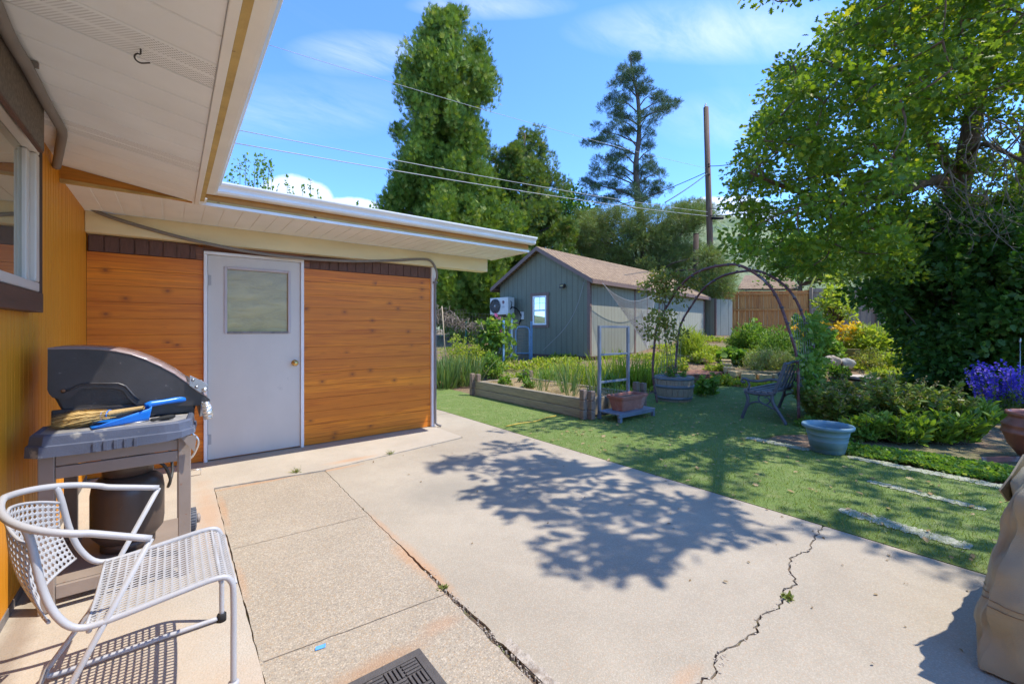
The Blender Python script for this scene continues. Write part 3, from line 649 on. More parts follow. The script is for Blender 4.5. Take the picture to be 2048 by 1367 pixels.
b = MB(); b.box((EX + .001, -1.5, sz(EX) - .012), (EX + .032, 4.06, sz(EX) + .03)); hb(b, 'eave_trim', M_white, bevel=.003)
b = MB(); b.box((EX + .033, -1.5, sz(EX) + .008), (EX + .062, 4.02, sz(EX) + .2)); hb(b, 'eave_fascia', M_ochre)
gutter('gutter', 'y', (-1.5, 3.86), EX + .066, 1, sz(EX) + .03, .094, .11)
b = MB(); b.add([(LX, 4.052, 2.287), (EX - .01, 4.052, sz(EX) - .004), (EX - .01, 4.052, sz(EX) + .02), (LX, 4.052, sz(LX) + .02), (LX, 4.073, 2.287), (EX - .01, 4.073, sz(EX) - .004), (EX - .01, 4.073, sz(EX) + .02), (LX, 4.073, sz(LX) + .02)], [(0, 1, 2, 3), (7, 6, 5, 4), (0, 4, 5, 1), (1, 5, 6, 2), (2, 6, 7, 3), (3, 7, 4, 0)]); hb(b, 'gable_board', M_orangew)
b = MB(); b.prism([(LX + .001, 2.262), (EX - .04, 2.262), (EX - .04, 2.268), (LX + .001, 2.2865)], 'y', 4.04, 4.072); hb(b, 'gable_trim', M_ochre)
b = MB(); b.box((LX + .001, 4.074, 2.29), (EX, 4.088, 2.301)); hb(b, 'soffit_trim', M_white)
# roofs above
b = MB(); b.add([(-.7, SY0 + .0, 2.466), (3.64, SY0 + .0, 2.466), (3.66, 9.2, 3.3), (-.7, 9.2, 3.3), (-.7, SY0 + .0, 2.45), (3.64, SY0 + .0, 2.45), (3.66, 9.2, 3.26), (-.7, 9.2, 3.26)], [(0, 1, 2, 3), (7, 6, 5, 4), (0, 4, 5, 1), (1, 5, 6, 2), (2, 6, 7, 3), (3, 7, 4, 0)]); hb(b, 'roof', M_roof)
b = MB(); xa, xb = EX + .08, -4.5
b.add([(xa, -1.5, 2.44), (xa, 4.15, 2.44), (xb, 4.15, 3.22), (xb, -1.5, 3.22), (xa, -1.5, 2.415), (xa, 4.15, 2.415), (xb, 4.15, 3.19), (xb, -1.5, 3.19)], [(0, 1, 2, 3), (7, 6, 5, 4), (0, 4, 5, 1), (1, 5, 6, 2), (2, 6, 7, 3), (3, 7, 4, 0)]); hb(b, 'roof', M_roof)
# rear face of the wing so that the house is closed
b = MB(); b.box((LX, 8.9, 0), (2.695, 9.0, 3.2)); b.box((-4.4, -1.9, 0), (-4.3, 9, 3.0)); b.box((-4.3, -2.0, 0), (LX - .12, -1.9, 2.4)); hb(b, 'rear_wall', M_cream)
# the hook in the soffit
hk = PY(281, 100, 2.02); hz = sz(hk.x)
ang = [i * math.pi / 7 for i in range(0, 11)]
b = MB(); pts = [(hk.x, hk.y, hz + .01), (hk.x, hk.y, hz - .018)] + [(hk.x + .0 + .016 * math.sin(-a) , hk.y, hz - .034 + .016 * math.cos(a)) for a in ang[1:9]] + [(hk.x + .026, hk.y, hz - .040)]
b.tube(smooth_path(pts, 3), .0028, 6); tag(b.build('ceiling_hook', M_iron), 'small dark screw hook hanging from the white soffit', 'hook')
# ------------------------------------------------------------------ gas grill beside the left wall
M_hood = mat('faded black enamel', (0.040, 0.037, 0.038), 0.34, 0.3, 5, 0.05, 120, spots=((0.12, 0.11, 0.105), 20, 0.68), spec=0.5)
M_hoodtop = mat('dusty maroon enamel', (0.27, 0.195, 0.18), 0.3, 0.12, 5, 0.03, 120, spec=0.6)
M_shelf = mat('grey blue moulded plastic', (0.085, 0.098, 0.14), 0.55, 0.15, 7, 0.15, 150, spots=((0.30, 0.29, 0.27), 9, 0.62))
M_shelftop = mat('dusty grey plastic', (0.27, 0.26, 0.25), 0.75, 0.2, 9, 0.15, 150, col2=(0.42, 0.38, 0.32))
M_cart = mat('taupe painted steel', (0.27, 0.215, 0.175), 0.5, 0.1, 6, 0.05, 90, spots=((0.25, 0.10, 0.04), 22, 0.72))
M_chrome = mat('brushed aluminium knob', (0.78, 0.75, 0.70), 0.28, 0.06, 20, metal=0.85)
M_rubber = mat('grey rubber', (0.12, 0.125, 0.14), 0.8, 0.2, 30, 0.3, 90)
M_tank = mat('dark brown tank paint', (0.075, 0.052, 0.042), 0.38, 0.2, 5, spots=((0.14, 0.08, 0.05), 16, 0.7))
GX0, GX1, GY0, GY1 = -0.45, 0.05, 2.86, 3.46
grill = thing('gas_grill', 'black hooded gas grill with a plastic side shelf standing against the orange wall', 'grill', (-.2, 3.15, 0.006))
def gb(b, name, m, parent=None, **k): return b.build(name, m, parent or grill, world=True, **k)
for (x, y) in ((GX0, GY0), (GX1, GY0), (GX0, GY1), (GX1, GY1)):
    b = MB(); b.box((x - .027, y - .02, 0.01 if y < 3 else .05), (x + .027, y + .02, 0.80)); gb(b, 'leg', M_cart, bevel=.004)
b = MB()
for y in (GY0 - .013, GY1): b.box((GX0 + .028, y, .672), (GX1 - .028, y + .018, .725)); b.box((GX0 + .028, y - .003, .612), (GX1 - .028, y + .016, .668))
for x in (GX0, GX1 - .01): b.box((x, GY0 + .021, .60), (x + .018, GY1 - .021, .70))
gb(b, 'cart_rail', M_cart, bevel=.003)
b = MB(); b.box((GX0 + .0, GY0 + .03, .10), (GX1, GY1 - .03, .115)); b.box((GX0 + .028, GY0 - .012, .06), (GX1 - .028, GY0 + .008, .12)); gb(b, 'bottom_shelf', M_cart, bevel=.003)
for x in (-.43, 0.105):
    b = MB(); m_ = Matrix.Rotation(R(90), 4, 'Y'); b.lathe([(.02, -.016), (.058, -.018), (.066, -.012), (.068, 0), (.066, .012), (.058, .018), (.02, .016)], 26, (x, 3.47, .072), 0, m_)
    for k in range(26):
        a = k * 2 * math.pi / 26; b.cbox((x, 3.47 + .0685 * math.cos(a), .072 + .0685 * math.sin(a)), (.03, .006, .008), 0, 0, a)
    wh = gb(b, 'wheel', M_rubber); h = MB(); h.lathe([(0, .018), (.028, .018), (.03, .034), (.012, .040), (0, .040)], 16, (x, 3.47, .072), 0, m_); h.build('hub', M_cart, wh)
# cook box
b = MB(); bx = [(-.47, .98), (-.47, 1.05), (.08, 1.0), (.12, .90), (.09, .80), (-.40, .80)]
b.prism(bx, 'y', 3.085, 3.50); gb(b, 'cook_box', M_hood, bevel=.012)
b = MB(); b.box((-.47, 3.07, .80), (.10, 3.084, .90)); gb(b, 'end_casting', M_hood, bevel=.012)
# hood: two curved side panels and a curved top
HY0, HY1 = 3.055, 3.52
def hp(u, v): q = PY(20 + u / 4.02, 660 + v / 4.02, HY0); return (q.x, q.z)
top = [hp(*q) for q in ((303, 155), (420, 152), (560, 152), (740, 160), (860, 176), (980, 202), (1100, 245), (1220, 300), (1330, 360), (1420, 425), (1500, 490), (1580, 535))]
low = [hp(*q) for q in ((1607, 555), (1608, 585), (1585, 604), (1420, 608), (1180, 606), (1020, 600), (985, 580), (950, 540), (915, 490), (880, 470), (820, 463), (660, 462), (590, 472), (545, 500), (505, 535), (460, 556), (400, 556), (340, 540), (312, 510), (300, 480))]
b = MB(); b.prism(top + low, 'y', HY0, HY0 + .012, 0); b.prism(top + low, 'y', HY1 - .012, HY1, 0)
# embossed rib following the lower edge of the near panel
rib = [hp(*q) for q in ((420, 500), (500, 470), (560, 440), (640, 428), (870, 428), (930, 450), (990, 520), (1040, 560))]
b.tube([(q[0], HY0 - .001, q[1]) for q in rib], .006, 6)
n = len(top)
for i in range(n - 1):
    (x0, z0), (x1, z1) = top[i], top[i + 1]
    b.add([(x0, HY0 - .003, z0), (x1, HY0 - .003, z1), (x1, HY1 + .003, z1), (x0, HY1 + .003, z0), (x0, HY0 - .003, z0 + .008), (x1, HY0 - .003, z1 + .008), (x1, HY1 + .003, z1 + .008), (x0, HY1 + .003, z0 + .008)], [(0, 3, 2, 1), (4, 5, 6, 7), (0, 1, 5, 4), (2, 3, 7, 6)], 1, True)
b.add([(top[0][0], HY0, top[0][1]), (top[0][0], HY1, top[0][1]), (top[0][0], HY1, low[-1][1]), (top[0][0], HY0, low[-1][1])], [(0, 1, 2, 3)], 0)
hood = gb(b, 'hood', [M_hood, M_hoodtop], angle=60)
for (u, v) in ((1470, 398), (1498, 455), (430, 485)):
    q = hp(u, v); s_ = MB(); s_.lathe([(.0085, 0), (.0085, .004), (.004, .006), (0, .006)], 10, (q[0], HY0 - .006 if u < 1000 else HY0 - .02, q[1]), 0, Matrix.Rotation(R(90), 4, 'X')); s_.build('bolt', mat('rusty bolt', (0.20, .085, .035), .7, .3, 40) if u == 430 else M_steel, hood)
br = [hp(*q) for q in ((1445, 360), (1500, 385), (1560, 415), (1590, 440), (1580, 470), (1530, 500), (1440, 440))]
b = MB(); b.prism(br, 'y', HY0 - .018, HY0 - .014); gb(b, 'handle_bracket', M_steel, bevel=.001)
q = hp(1562, 475); b = MB(); b.tube([(q[0], HY0 - .03, q[1]), (q[0], HY1 + .02, q[1])], .013, 12); gb(b, 'handle', M_chrome)
# control panel and knobs
b = MB(); b.prism([(.121, .80), (.137, .80), (.147, .875), (.131, .885)], 'y', 3.045, 3.50); gb(b, 'control_panel', M_steel, bevel=.003)
for y in (2.93, 3.12, 3.31):
    b = MB(); m_ = Matrix.Rotation(R(82), 4, 'Y')
    b.lathe([(.040, 0), (.0445, .004), (.043, .040), (.037, .047), (0, .048)], 28, (.128, y, .845), 0, m_)
    for k in range(14):
        a = k * 2 * math.pi / 14; d = m_ @ Vector((.0440 * math.cos(a), .0440 * math.sin(a), .022)); b.tube([Vector((.128, y, .845)) + d - m_ @ Vector((0, 0, .018)), Vector((.128, y, .845)) + d + m_ @ Vector((0, 0, .019))], .005, 5)
    gb(b, 'control_knob', M_chrome)
# side shelf
SX0, SX1, SYn, SYf = -.515, .11, 2.765, 3.05; SZ1 = .828
b = MB()
outl = [(SX0, SYn + .06), (SX0 + .05, SYn + .01), (SX0 + .22, SYn), (-.02, SYn), (.04, SYn + .006), (.095, SYn + .07), (SX1, SYf), (SX0, SYf)]
def inset(P, k):
    cx = sum(q[0] for q in P) / len(P); cy = sum(q[1] for q in P) / len(P); return [(q[0] + (k if q[0] < cx else -k), q[1] + (k if q[1] < cy else 0)) for q in P]
rings = [(inset(outl, .0), SZ1 - .098), (inset(outl, .002), SZ1 - .05), (inset(outl, .010), SZ1 - .047), (inset(outl, .014), SZ1 - .008), (inset(outl, .022), SZ1), (inset(outl, .034), SZ1 - .001), (inset(outl, .040), SZ1 - .006)]
n = len(outl); vs = []
for P, z in rings:
    for i, q in enumerate(P):
        dz = 0
        if z < SZ1 - .09: dz = .024 * sstep(-.1, SX1, q[0])
        vs.append((q[0], q[1], z + float(dz)))
fs = [(i * n + k, i * n + (k + 1) % n, (i + 1) * n + (k + 1) % n, (i + 1) * n + k) for i in range(len(rings) - 1) for k in range(n)]
b.add(vs, fs, 0, False); b.add([(q[0], q[1], SZ1 - .006) for q in rings[-1][0]], [tuple(range(n))], 1)
for k in range(5):
    x = -.29 + k * .036; b.box((x, SYn - .006, SZ1 - .094), (x + .014, SYn + .001, SZ1 - .052), 0)
gb(b, 'side_shelf', [M_shelf, M_shelftop], bevel=.003, angle=25)
b = MB(); b.prism([(.03, .745), (.10, .745), (.092, .655)], 'y', 2.80, 2.805); gb(b, 'shelf_bracket', M_cart)
b = MB(); b.tube(smooth_path([(.08, 2.86, .75), (.11, 2.86, .70), (.09, 2.865, .63), (.06, 2.87, .60)]), .006, 6); b.tube([(.077, 2.85, .55), (.12, 2.85, .55), (.12, 2.85, .52), (.077, 2.85, .52)], .0025, 5); gb(b, 'tool_hook', M_chrome)
# propane cylinder on the bottom shelf
TKX, TKY = -.19, 3.17
tank = thing('gas_cylinder', 'dark brown propane cylinder on the bottom shelf of the grill', 'gas cylinder', (TKX, TKY, .118))
b = MB(); b.lathe([(.0, .03), (.07, .03), (.12, .045), (.15, .085), (.155, .13), (.155, .30), (.148, .35), (.12, .385), (.06, .402), (0, .404)], 32); b.build('body', M_tank, tank)
b = MB(); b.lathe([(.11, 0), (.115, 0), (.115, .05), (.11, .05)], 28); b.build('foot_ring', M_tank, tank)
b = MB()
b.lathe([(.105, .395), (.108, .395), (.11, .49), (.104, .494), (.100, .49), (.102, .395)], 28); b.build('collar', M_tank, tank)
b = MB(); b.lathe([(.018, .40), (.018, .46), (.012, .465), (.012, .475), (.026, .477), (.026, .489), (0, .49)], 14); b.build('valve', M_brass, tank)
b = MB(); b.tube(smooth_path([(.03, 0, .45), (.14, -.05, .43), (.18, -.02, .33), (.17, .10, .25), (.19, .2, .33), (.16, .22, .55)]), .008, 7); b.build('gas_hose', M_iron, tank)
# dustpan with a whisk broom on it, and a screwdriver
M_blue = mat('glossy blue plastic', (0.012, 0.17, 0.62), 0.28, 0.08, 5, spec=0.5)
ZS = SZ1 - .004
pan = thing('dustpan', 'bright blue plastic dustpan lying on the grill shelf under the whisk broom', 'dustpan', (-.12, 2.88, ZS))
def panfn(u, v):      # open scoop: wide mouth to the left, sides and back rise towards the handle
    c0 = Vector((-.325, 2.965, ZS)).lerp(Vector((-.112, 3.005, ZS)), min(1, u / .86)); hw = .128 - .050 * u; h = .006 + .066 * u
    if u > .86: hb_ = (u - .86) / .14; c0 = c0 + Vector((.012, .002, 0)) * hb_
    if v < .2: y, z = -hw - .010 * (1 - v / .2), h * (1 - v / .2)
    elif v > .8: y, z = hw + .010 * (v - .8) / .2, h * (v - .8) / .2
    else: y, z = -hw + 2 * hw * (v - .2) / .6, 0.0
    if u > .86: z = max(z, (.006 + .066) * (u - .86) / .14)
    return c0 + Vector((-.19 * y, y, z + .003))
b = MB(); b.grid(panfn, 21, 20); b.build('scoop', M_blue, pan, world=True, solid=.003)
b = MB(); b.tube([Vector(q) for q in ((-.115, 3.0, .896), (-.09, 3.01, .90), (-.04, 3.03, .902), (.01, 3.05, .905), (.05, 3.066, .904), (.068, 3.072, .893))], [.012, .016, .014, .016, .017, .009], 10); b.build('handle', M_blue, pan, world=True)
brm = thing('whisk_broom', 'straw whisk broom lying in the blue dustpan', 'broom', (-.25, 2.95, ZS + .01))
M_straw = leafmat('broom straw', (0.50, 0.32, 0.11), (0.68, 0.48, 0.20), (0.36, 0.21, 0.08), trans=0.1, rough=.7)
o0 = Vector((-.248, 2.935, .876)); dv = Vector((-.2, .055, -.030)).normalized(); n = 1500
P0 = np.array(o0) + RNG.normal(size=(n, 3)) * np.array([.010, .013, .007]); spread = RNG.normal(size=(n, 3)) * np.array([.05, .17, .05])
scatter('bristles', P0, np.array(dv)[None, :] + spread, RNG.uniform(.13, .215, n), .018, 'blade', M_straw, brm, world=True)
b = MB()
def wfn(u, v):
    a = 2 * math.pi * v; q = o0 + dv * (.01 - .15 * u) + Vector((0, 0, .004 * u)); rad = (.026 - .014 * u)
    return q + Vector((.26, .96, 0)) * math.cos(a) * rad * 1.2 + Vector((0, 0, 1)) * math.sin(a) * rad * .7
b.grid(wfn, 10, 14); b.build('grip', mat('bound straw grip', (0.56, 0.38, 0.16), .7, .2, 12, .5, 90, stretch=(1, 12, 12)), brm, world=True)
for k in (.0, .022):
    b = MB(); q = o0 + dv * (.0 + k); b.tube([q + Vector((.26 * math.cos(a) * .034, math.cos(a) * .034, math.sin(a) * .020)) for a in [i * math.pi / 8 for i in range(16)]], .003, 5, closed=True); b.build('binding', M_blue, brm, world=True)
sd = thing('screwdriver', 'screwdriver with a black handle on the front of the grill shelf', 'screwdriver', (-.09, 2.88, ZS))
a = Vector((-.187, 2.835, ZS + .008)); c_ = Vector((.012, 2.905, ZS + .015)); d_ = (c_ - a)
b = MB(); b.tube([a, a + d_ * .52], .003, 8); b.build('shaft', M_steel, sd, world=True)
b = MB(); b.tube([a + d_ * k for k in (.5, .54, .58, .62, .7, .85, .95, 1.0)], [.006, .009, .009, .007, .011, .0125, .011, .005], 10); b.build('handle', M_black, sd, world=True)

# ------------------------------------------------------------------ perforated metal armchair
M_chair = mat('light grey enamel', (0.405, 0.395, 0.395), 0.42, 0.07, 8, 0.04, 120, spots=((0.33, 0.15, 0.06), 26, 0.735))
chair = thing('metal_armchair', 'light grey perforated metal armchair with a curved back facing the patio', 'chair', (0, 2.06, 0.006))
def cb(b, name, parent=None, **k): return b.build(name, M_chair, parent or chair, world=True, **k)
CY0, CY1, SH = 1.83, 2.30, .425; FZ = .022
# hoop: from the near arm tip round the back to the far arm tip
def hoop(t_):      # t -1..1
    a = t_ * R(102); yy = (CY0 + CY1) / 2 - math.sin(a) * .250; xx = -.235 - math.cos(a) * .185
    k = abs(t_); z = .765 - .055 * k - .03 * k * k
    return Vector((xx, yy, z))
hpts = [hoop(i / 16 - 1) for i in range(33)]
tipn = Vector((-.055, CY0 - .0, .618)); tipf = Vector((-.045, CY1 + .02, .640))
hp_all = [tipf] + [hpts[0] + (tipf - hpts[0]) * .5] + hpts + [hpts[-1] + (tipn - hpts[-1]) * .5] + [tipn]
b = MB(); b.tube(smooth_path(hp_all, 3), .0108, 10); cb(b, 'arm_rail')
for (y, tip, s_) in ((CY0, tipn, -1), (CY1, tipf, 1)):
    # side tube: front foot up, seat rail, curve up to the hoop
    tt = .56 * (1 if s_ < 0 else -1); hq = hoop(tt)
    path = [Vector((.172, y, FZ)), Vector((.172, y, .15)), Vector((.172, y, .33)), Vector((.165, y, .40)), Vector((.125, y, SH)), Vector((.0, y, SH - .012)), Vector((-.15, y, SH - .03)), Vector((-.225, y, SH - .025)), Vector((-.27, y - s_ * .004, SH + .03)), Vector((-.30, y - s_ * .012, SH + .12)), hq * .5 + Vector((-.31, y - s_ * .02, SH + .2)) * .5, hq]
    b = MB(); b.tube(smooth_path(path, 4), .0100, 10); cb(b, 'side_frame')
    path = [tip, Vector((-.30, y, .11)) * .8 + tip * .2, Vector((-.345, y, .075)), Vector((-.365, y, .04)), Vector((-.345, y, FZ)), Vector((-.2, y, FZ)), Vector((.0, y, FZ)), Vector((.172, y, FZ))]
    b = MB(); b.tube([tip] + smooth_path(path[1:], 4), .0092, 10); cb(b, 'rear_leg')
    b = MB(); b.lathe([(.018, 0), (.018, .03), (.014, .034)], 12, (.172, y, .006)); b.build('foot_cap', M_black if s_ > 0 else M_chair, chair, world=True)
for (x, z) in ((.135, SH - .018), (-.2, SH - .045), (-.365, .05)):
    b = MB(); b.tube([(x, CY0, z), (x, CY1, z)], .0075, 8); cb(b, 'cross_bar')
def perforated(fn, nu, nv, hole, diamond=False):
    """sheet fn(u, v) with one hole per cell"""
    b = MB(); vid = {}
    def V(u, v):
        key = (round(u, 5), round(v, 5))
        if key not in vid: vid[key] = len(b.v); b.v.append(tuple(fn(u / nu, v / nv)))
        return vid[key]
    def F(*q): b.f.append(q); b.m.append(0); b.sm.append(True)
    for i in range(nu):
        for j in range(nv):
            c4 = [V(i, j), V(i + 1, j), V(i + 1, j + 1), V(i, j + 1)]; h = hole
            if diamond: d4 = [V(i + .5, j + .5 - h), V(i + .5 + h, j + .5), V(i + .5, j + .5 + h), V(i + .5 - h, j + .5)]
            else: d4 = [V(i + .5 - h[0], j + .5 - h[1]), V(i + .5 + h[0], j + .5 - h[1]), V(i + .5 + h[0], j + .5 + h[1]), V(i + .5 - h[0], j + .5 + h[1])]
            for k in range(4):
                k2 = (k + 1) % 4
                if diamond: F(c4[k], c4[k2], d4[k]); F(d4[k], c4[k2], d4[k2])
                else: F(c4[k], c4[k2], d4[k2], d4[k])
    return b
def seatfn(u, v):
    x = -.205 + .385 * u; y = CY0 + .006 + (CY1 - CY0 - .012) * v
    z = SH + .004 - .035 * (1 - u) * .9 - (.055 * sstep(.86, 1.06, u)) - .010 * math.sin(math.pi * v) - .006 * math.sin(math.pi * u)
    return (x, y, float(z))
b = perforated(seatfn, 17, 24, (.35, .32)); cb(b, 'seat', solid=.0025)
for e in (0, 1):
    b = MB(); b.tube([seatfn(e, k / 8) for k in range(9)], .005, 6); cb(b, 'seat_edge')
def backfn(u, v):      # u round the back, v upwards
    t_ = (u * 2 - 1) * .56; top_ = hoop(t_) + Vector((.012, 0, -.035)); a = t_ / .56
    low_ = Vector((-.275 - .065 * math.cos(a * 1.4), (CY0 + CY1) / 2 - a * .225, SH + .012 - .0 * abs(a)))
    top_.z -= .03 * abs(a) ** 2
    return low_ + (top_ - low_) * v + Vector((-.018, 0, 0)) * math.sin(math.pi * v)
b = perforated(backfn, 22, 13, .40, True); cb(b, 'backrest', solid=.0025)
for e in (0, 1):
    b = MB(); b.tube([backfn(k / 20, e) for k in range(21)], .005, 6); cb(b, 'back_edge')

# ------------------------------------------------------------------ doormat
M_mat = mat('dark ribbed rubber mat', (0.085, 0.075, 0.07), 0.75, 0.2, 20, 0.4, 150, spots=((0.2, 0.16, 0.13), 30, 0.66))
doormat = thing('doormat', 'dark rubber doormat with a raised woven pattern at the front of the patio', 'doormat', (.5, 1.3, 0))
mx0, mx1, my0, my1 = .035, .785, 1.125, 1.60
b = MB(); b.box((mx0, my0, .001), (mx1, my1, .007)); b.build('backing', M_mat, doormat, world=True, bevel=.002)
b = MB(); e = .034
for lo, hi in (((mx0, my1 - e, .0075), (mx1, my1, .012)), ((mx0, my0, .0075), (mx1, my0 + e, .012)), ((mx0, my0 + e, .0075), (mx0 + e, my1 - e, .012)), ((mx1 - e, my0 + e, .0075), (mx1, my1 - e, .012))): b.box(lo, hi)
b.build('border', M_mat, doormat, world=True, bevel=.002)
b = MB(); cs = .0667; i = 0; x = mx1 - e - .002 - 10 * cs
while x + cs <= mx1 - e:
    y = my1 - e - .003 - 6 * cs; j = 0
    while j < 6:
        for k in range(4):
            if (i + j) % 2: b.box((x + k * cs / 4 + .003, y + .003, .0075), (x + (k + 1) * cs / 4 - .003, y + cs - .003, .014))
            else: b.box((x + .003, y + k * cs / 4 + .003, .0075), (x + cs - .003, y + (k + 1) * cs / 4 - .003, .014))
        y += cs; j += 1
    x += cs; i += 1
b.build('tread', M_mat, doormat, world=True, bevel=.0015)
b = MB(); q = G(640, 1295); b.add([(q.x - .02, q.y - .008, .004), (q.x + .018, q.y - .012, .003), (q.x + .024, q.y + .006, .006), (q.x + .004, q.y + .012, .003), (q.x - .014, q.y + .010, .007)], [(0, 1, 2, 3, 4)]); tag(b.build('paint_chip', mat('pale blue scrap', (.10, .33, .72), .5, .1, 9), solid=.001), 'small torn scrap of light blue lying on the aggregate concrete', 'scrap')
# ------------------------------------------------------------------ canvas cover on the right
M_canvas = mat('tan canvas', (0.305, 0.268, 0.18), 0.85, 0.12, 5, 0.25, 260, stretch=(1, 1, 1), spots=((0.26, 0.21, 0.14), 4, 0.66))
cov = thing('furniture_cover', 'tan canvas cover draped over patio furniture at the right edge', 'cover', (3.1, -.4, 0))
foot = [(2.425, .165), (2.52, .185), (2.75, .17), (3.05, .13), (3.4, .10), (3.66, .03), (3.72, -.3), (3.6, -.85), (3.0, -1.0), (2.45, -.9), (2.36, -.5), (2.39, -.1)]
fp = smooth_path([(q[0], q[1], 0) for q in foot + foot[:1]], 9); cx, cy = 3.08, -.38
lev = [(0.012, 1.0), (.03, 1.0), (.10, .995), (.20, .99), (.30, .975), (.38, .94), (.45, .90), (.52, .88), (.60, .875), (.67, .855), (.73, .80), (.78, .70), (.83, .58), (.87, .44), (.90, .25), (.91, .0)]
def covfn(u, v):
    i = v * (len(lev) - 1); k = min(int(i), len(lev) - 2); f = i - k; z = lev[k][0] * (1 - f) + lev[k + 1][0] * f; s_ = lev[k][1] * (1 - f) + lev[k + 1][1] * f
    q = fp[int(u * (len(fp) - 1)) % (len(fp) - 1)]
    w_ = u * 2 * math.pi; rg = lambda x: (1 - abs(math.sin(x))) ** 2; fold = .022 * rg(w_ * 5 + z * 1.2 + .6) * (1 - v) ** .6 + .012 * rg(w_ * 8 - z * 4 + 2) - .02 * rg(w_ * 3 + z * 7) * v + .006 * math.sin(w_ * 11 + z * 5) * (1 - v) + .010 * math.sin(w_ * 6 - z * 17 + 1.3) + .004 * math.sin(w_ * 23 + z * 40) + .007 * math.sin(z * 33 + w_ * 4) + .005 * math.sin(w_ * 17 - z * 29 + 2)
    dx_, dy_ = q.x - cx, q.y - cy; L = math.hypot(dx_, dy_)
    return (cx + dx_ * s_ + dx_ / L * fold * min(1, s_ * 1.5), cy + dy_ * s_ + dy_ / L * fold * min(1, s_ * 1.5), z)
b = MB(); b.grid(covfn, 108, 60); b.build('canvas', M_canvas, cov, world=True)
b = MB(); fl_ = [T(1999, 980, 1.78), T(2022, 950, 1.78), T(2048, 908, 1.80), T(2072, 930, 1.86), T(2040, 985, 1.84), T(2014, 1002, 1.80)]; b.add(fl_, [tuple(range(6))]); b.build('flap', M_canvas, cov, world=True, solid=.006)
b = MB(); 
for vv in (.235, .25):
    b.tube([Vector(covfn(i / 108, vv)) + Vector((covfn(i / 108, vv)[0] - cx, covfn(i / 108, vv)[1] - cy, 0)).normalized() * .001 for i in range(108)], .0018, 4, closed=True)
b.build('seam', mat('brown stitching', (.25, .17, .09), .8, .1, 9), cov, world=True)
# blue sheet leaning behind the corner of the wing
q0 = G(886, 842); tri = [PY(872, 846, q0.y + .12), PY(889, 842, q0.y + .06), PY(872, 812, q0.y + .14)]
b = MB(); b.add([(2.78, 5.62, .008), (2.96, 5.60, .008), (2.795, 5.66, .28), (2.78, 5.66, .29)], [(0, 1, 2, 3)]); tag(b.build('blue_board', M_blue, solid=.012), 'blue pointed board leaning on the ground behind the wall corner', 'board')
n = 110; xx = 3.36 - np.abs(RNG.normal(size=n)) * .8; yy = RNG.uniform(.2, 5.4, n); k = (xx > .35) & (yy < 4.4); xx, yy = xx[k], yy[k]; n = len(xx); dd = RNG.normal(size=(n, 3)); dd[:, 2] *= .12
tag(scatter('leaf_crumbs', np.stack([xx, yy, np.full(n, .006)], 1), dd, RNG.uniform(.008, .028, n), .6, 'leaf', leafmat('dry leaf crumbs', (.16, .10, .05), (.30, .21, .10), trans=.1), N=np.tile([0, 0, 1.0], (n, 1)) + RNG.normal(size=(n, 3)) * .3), 'tiny dry leaf crumbs scattered on the patio concrete', 'leaf litter', kind='stuff')
# weeds in the joints
M_weed = leafmat('weed blades', (0.14, 0.20, 0.04), (0.26, 0.27, 0.09), (0.40, 0.32, 0.14), trans=.3)
for (u, v, s_, n, lab) in ((593, 945, .075, 60, 'small tuft of grass in the joint below the grey door'), (781, 908, .07, 40, 'sparse dry grass tuft in the joint below the plank wall right of the door'), (1575, 1195, .035, 50, 'tiny green weed growing in the right hand patio crack'), (887, 1176, .03, 30, 'tiny weed growing in the open patio joint')):
    q = G(u, v); d = RNG.normal(size=(n, 3)); d[:, 2] = np.abs(d[:, 2]) + .3
    tag(scatter('weed', np.array(q)[None, :] + RNG.normal(size=(n, 3)) * np.array([.012, .008, 0]), d, RNG.uniform(.4, 1, n) * s_, .08 if s_ > .05 else .4, 'blade', M_weed), lab, 'weed', 'weeds in the patio joints')
# ------------------------------------------------------------------ hills far behind
def hill(u, v): pass
b = MB(); n = 60
m, nt, p, out = newmat('green hillside'); v = nt.coord(); n1 = nt.noise(v, 0.02, 6, 0.65); n2 = nt.noise(v, 0.09, 5, 0.7)
c = nt.mix(nt.ramp(n1, 0.4, 0.6), (0.12, 0.17, 0.06), (0.24, 0.25, 0.12)); c = nt.mix(nt.ramp(n2, 0.5, 0.62), c, (0.07, 0.10, 0.06))
nt.put(p.inputs['Base Color'], c); p.inputs['Roughness'].default_value = 1.0
def hillfn(u, v):
    ang = R(-75 + 190 * u); d = 330 + 700 * v
    h = (1 - (2 * v - 1) ** 2) * (95 + 50 * math.sin(ang * 3.1 - 2.0) + 26 * math.sin(ang * 7.3 + .4) + 9 * math.sin(ang * 19) + 5 * math.sin(ang * 41 + v * 9)) * (1.0 + .12 * math.sin(v * 20 + ang * 9))
    h *= .25 + .95 * float(sstep(.58, .70, u)); h *= .72
    return (math.sin(ang) * d, math.cos(ang) * d, max(h, -2) - 1.5)
b.grid(hillfn, 160, 26); tag(b.build('hills', m), kind='structure')

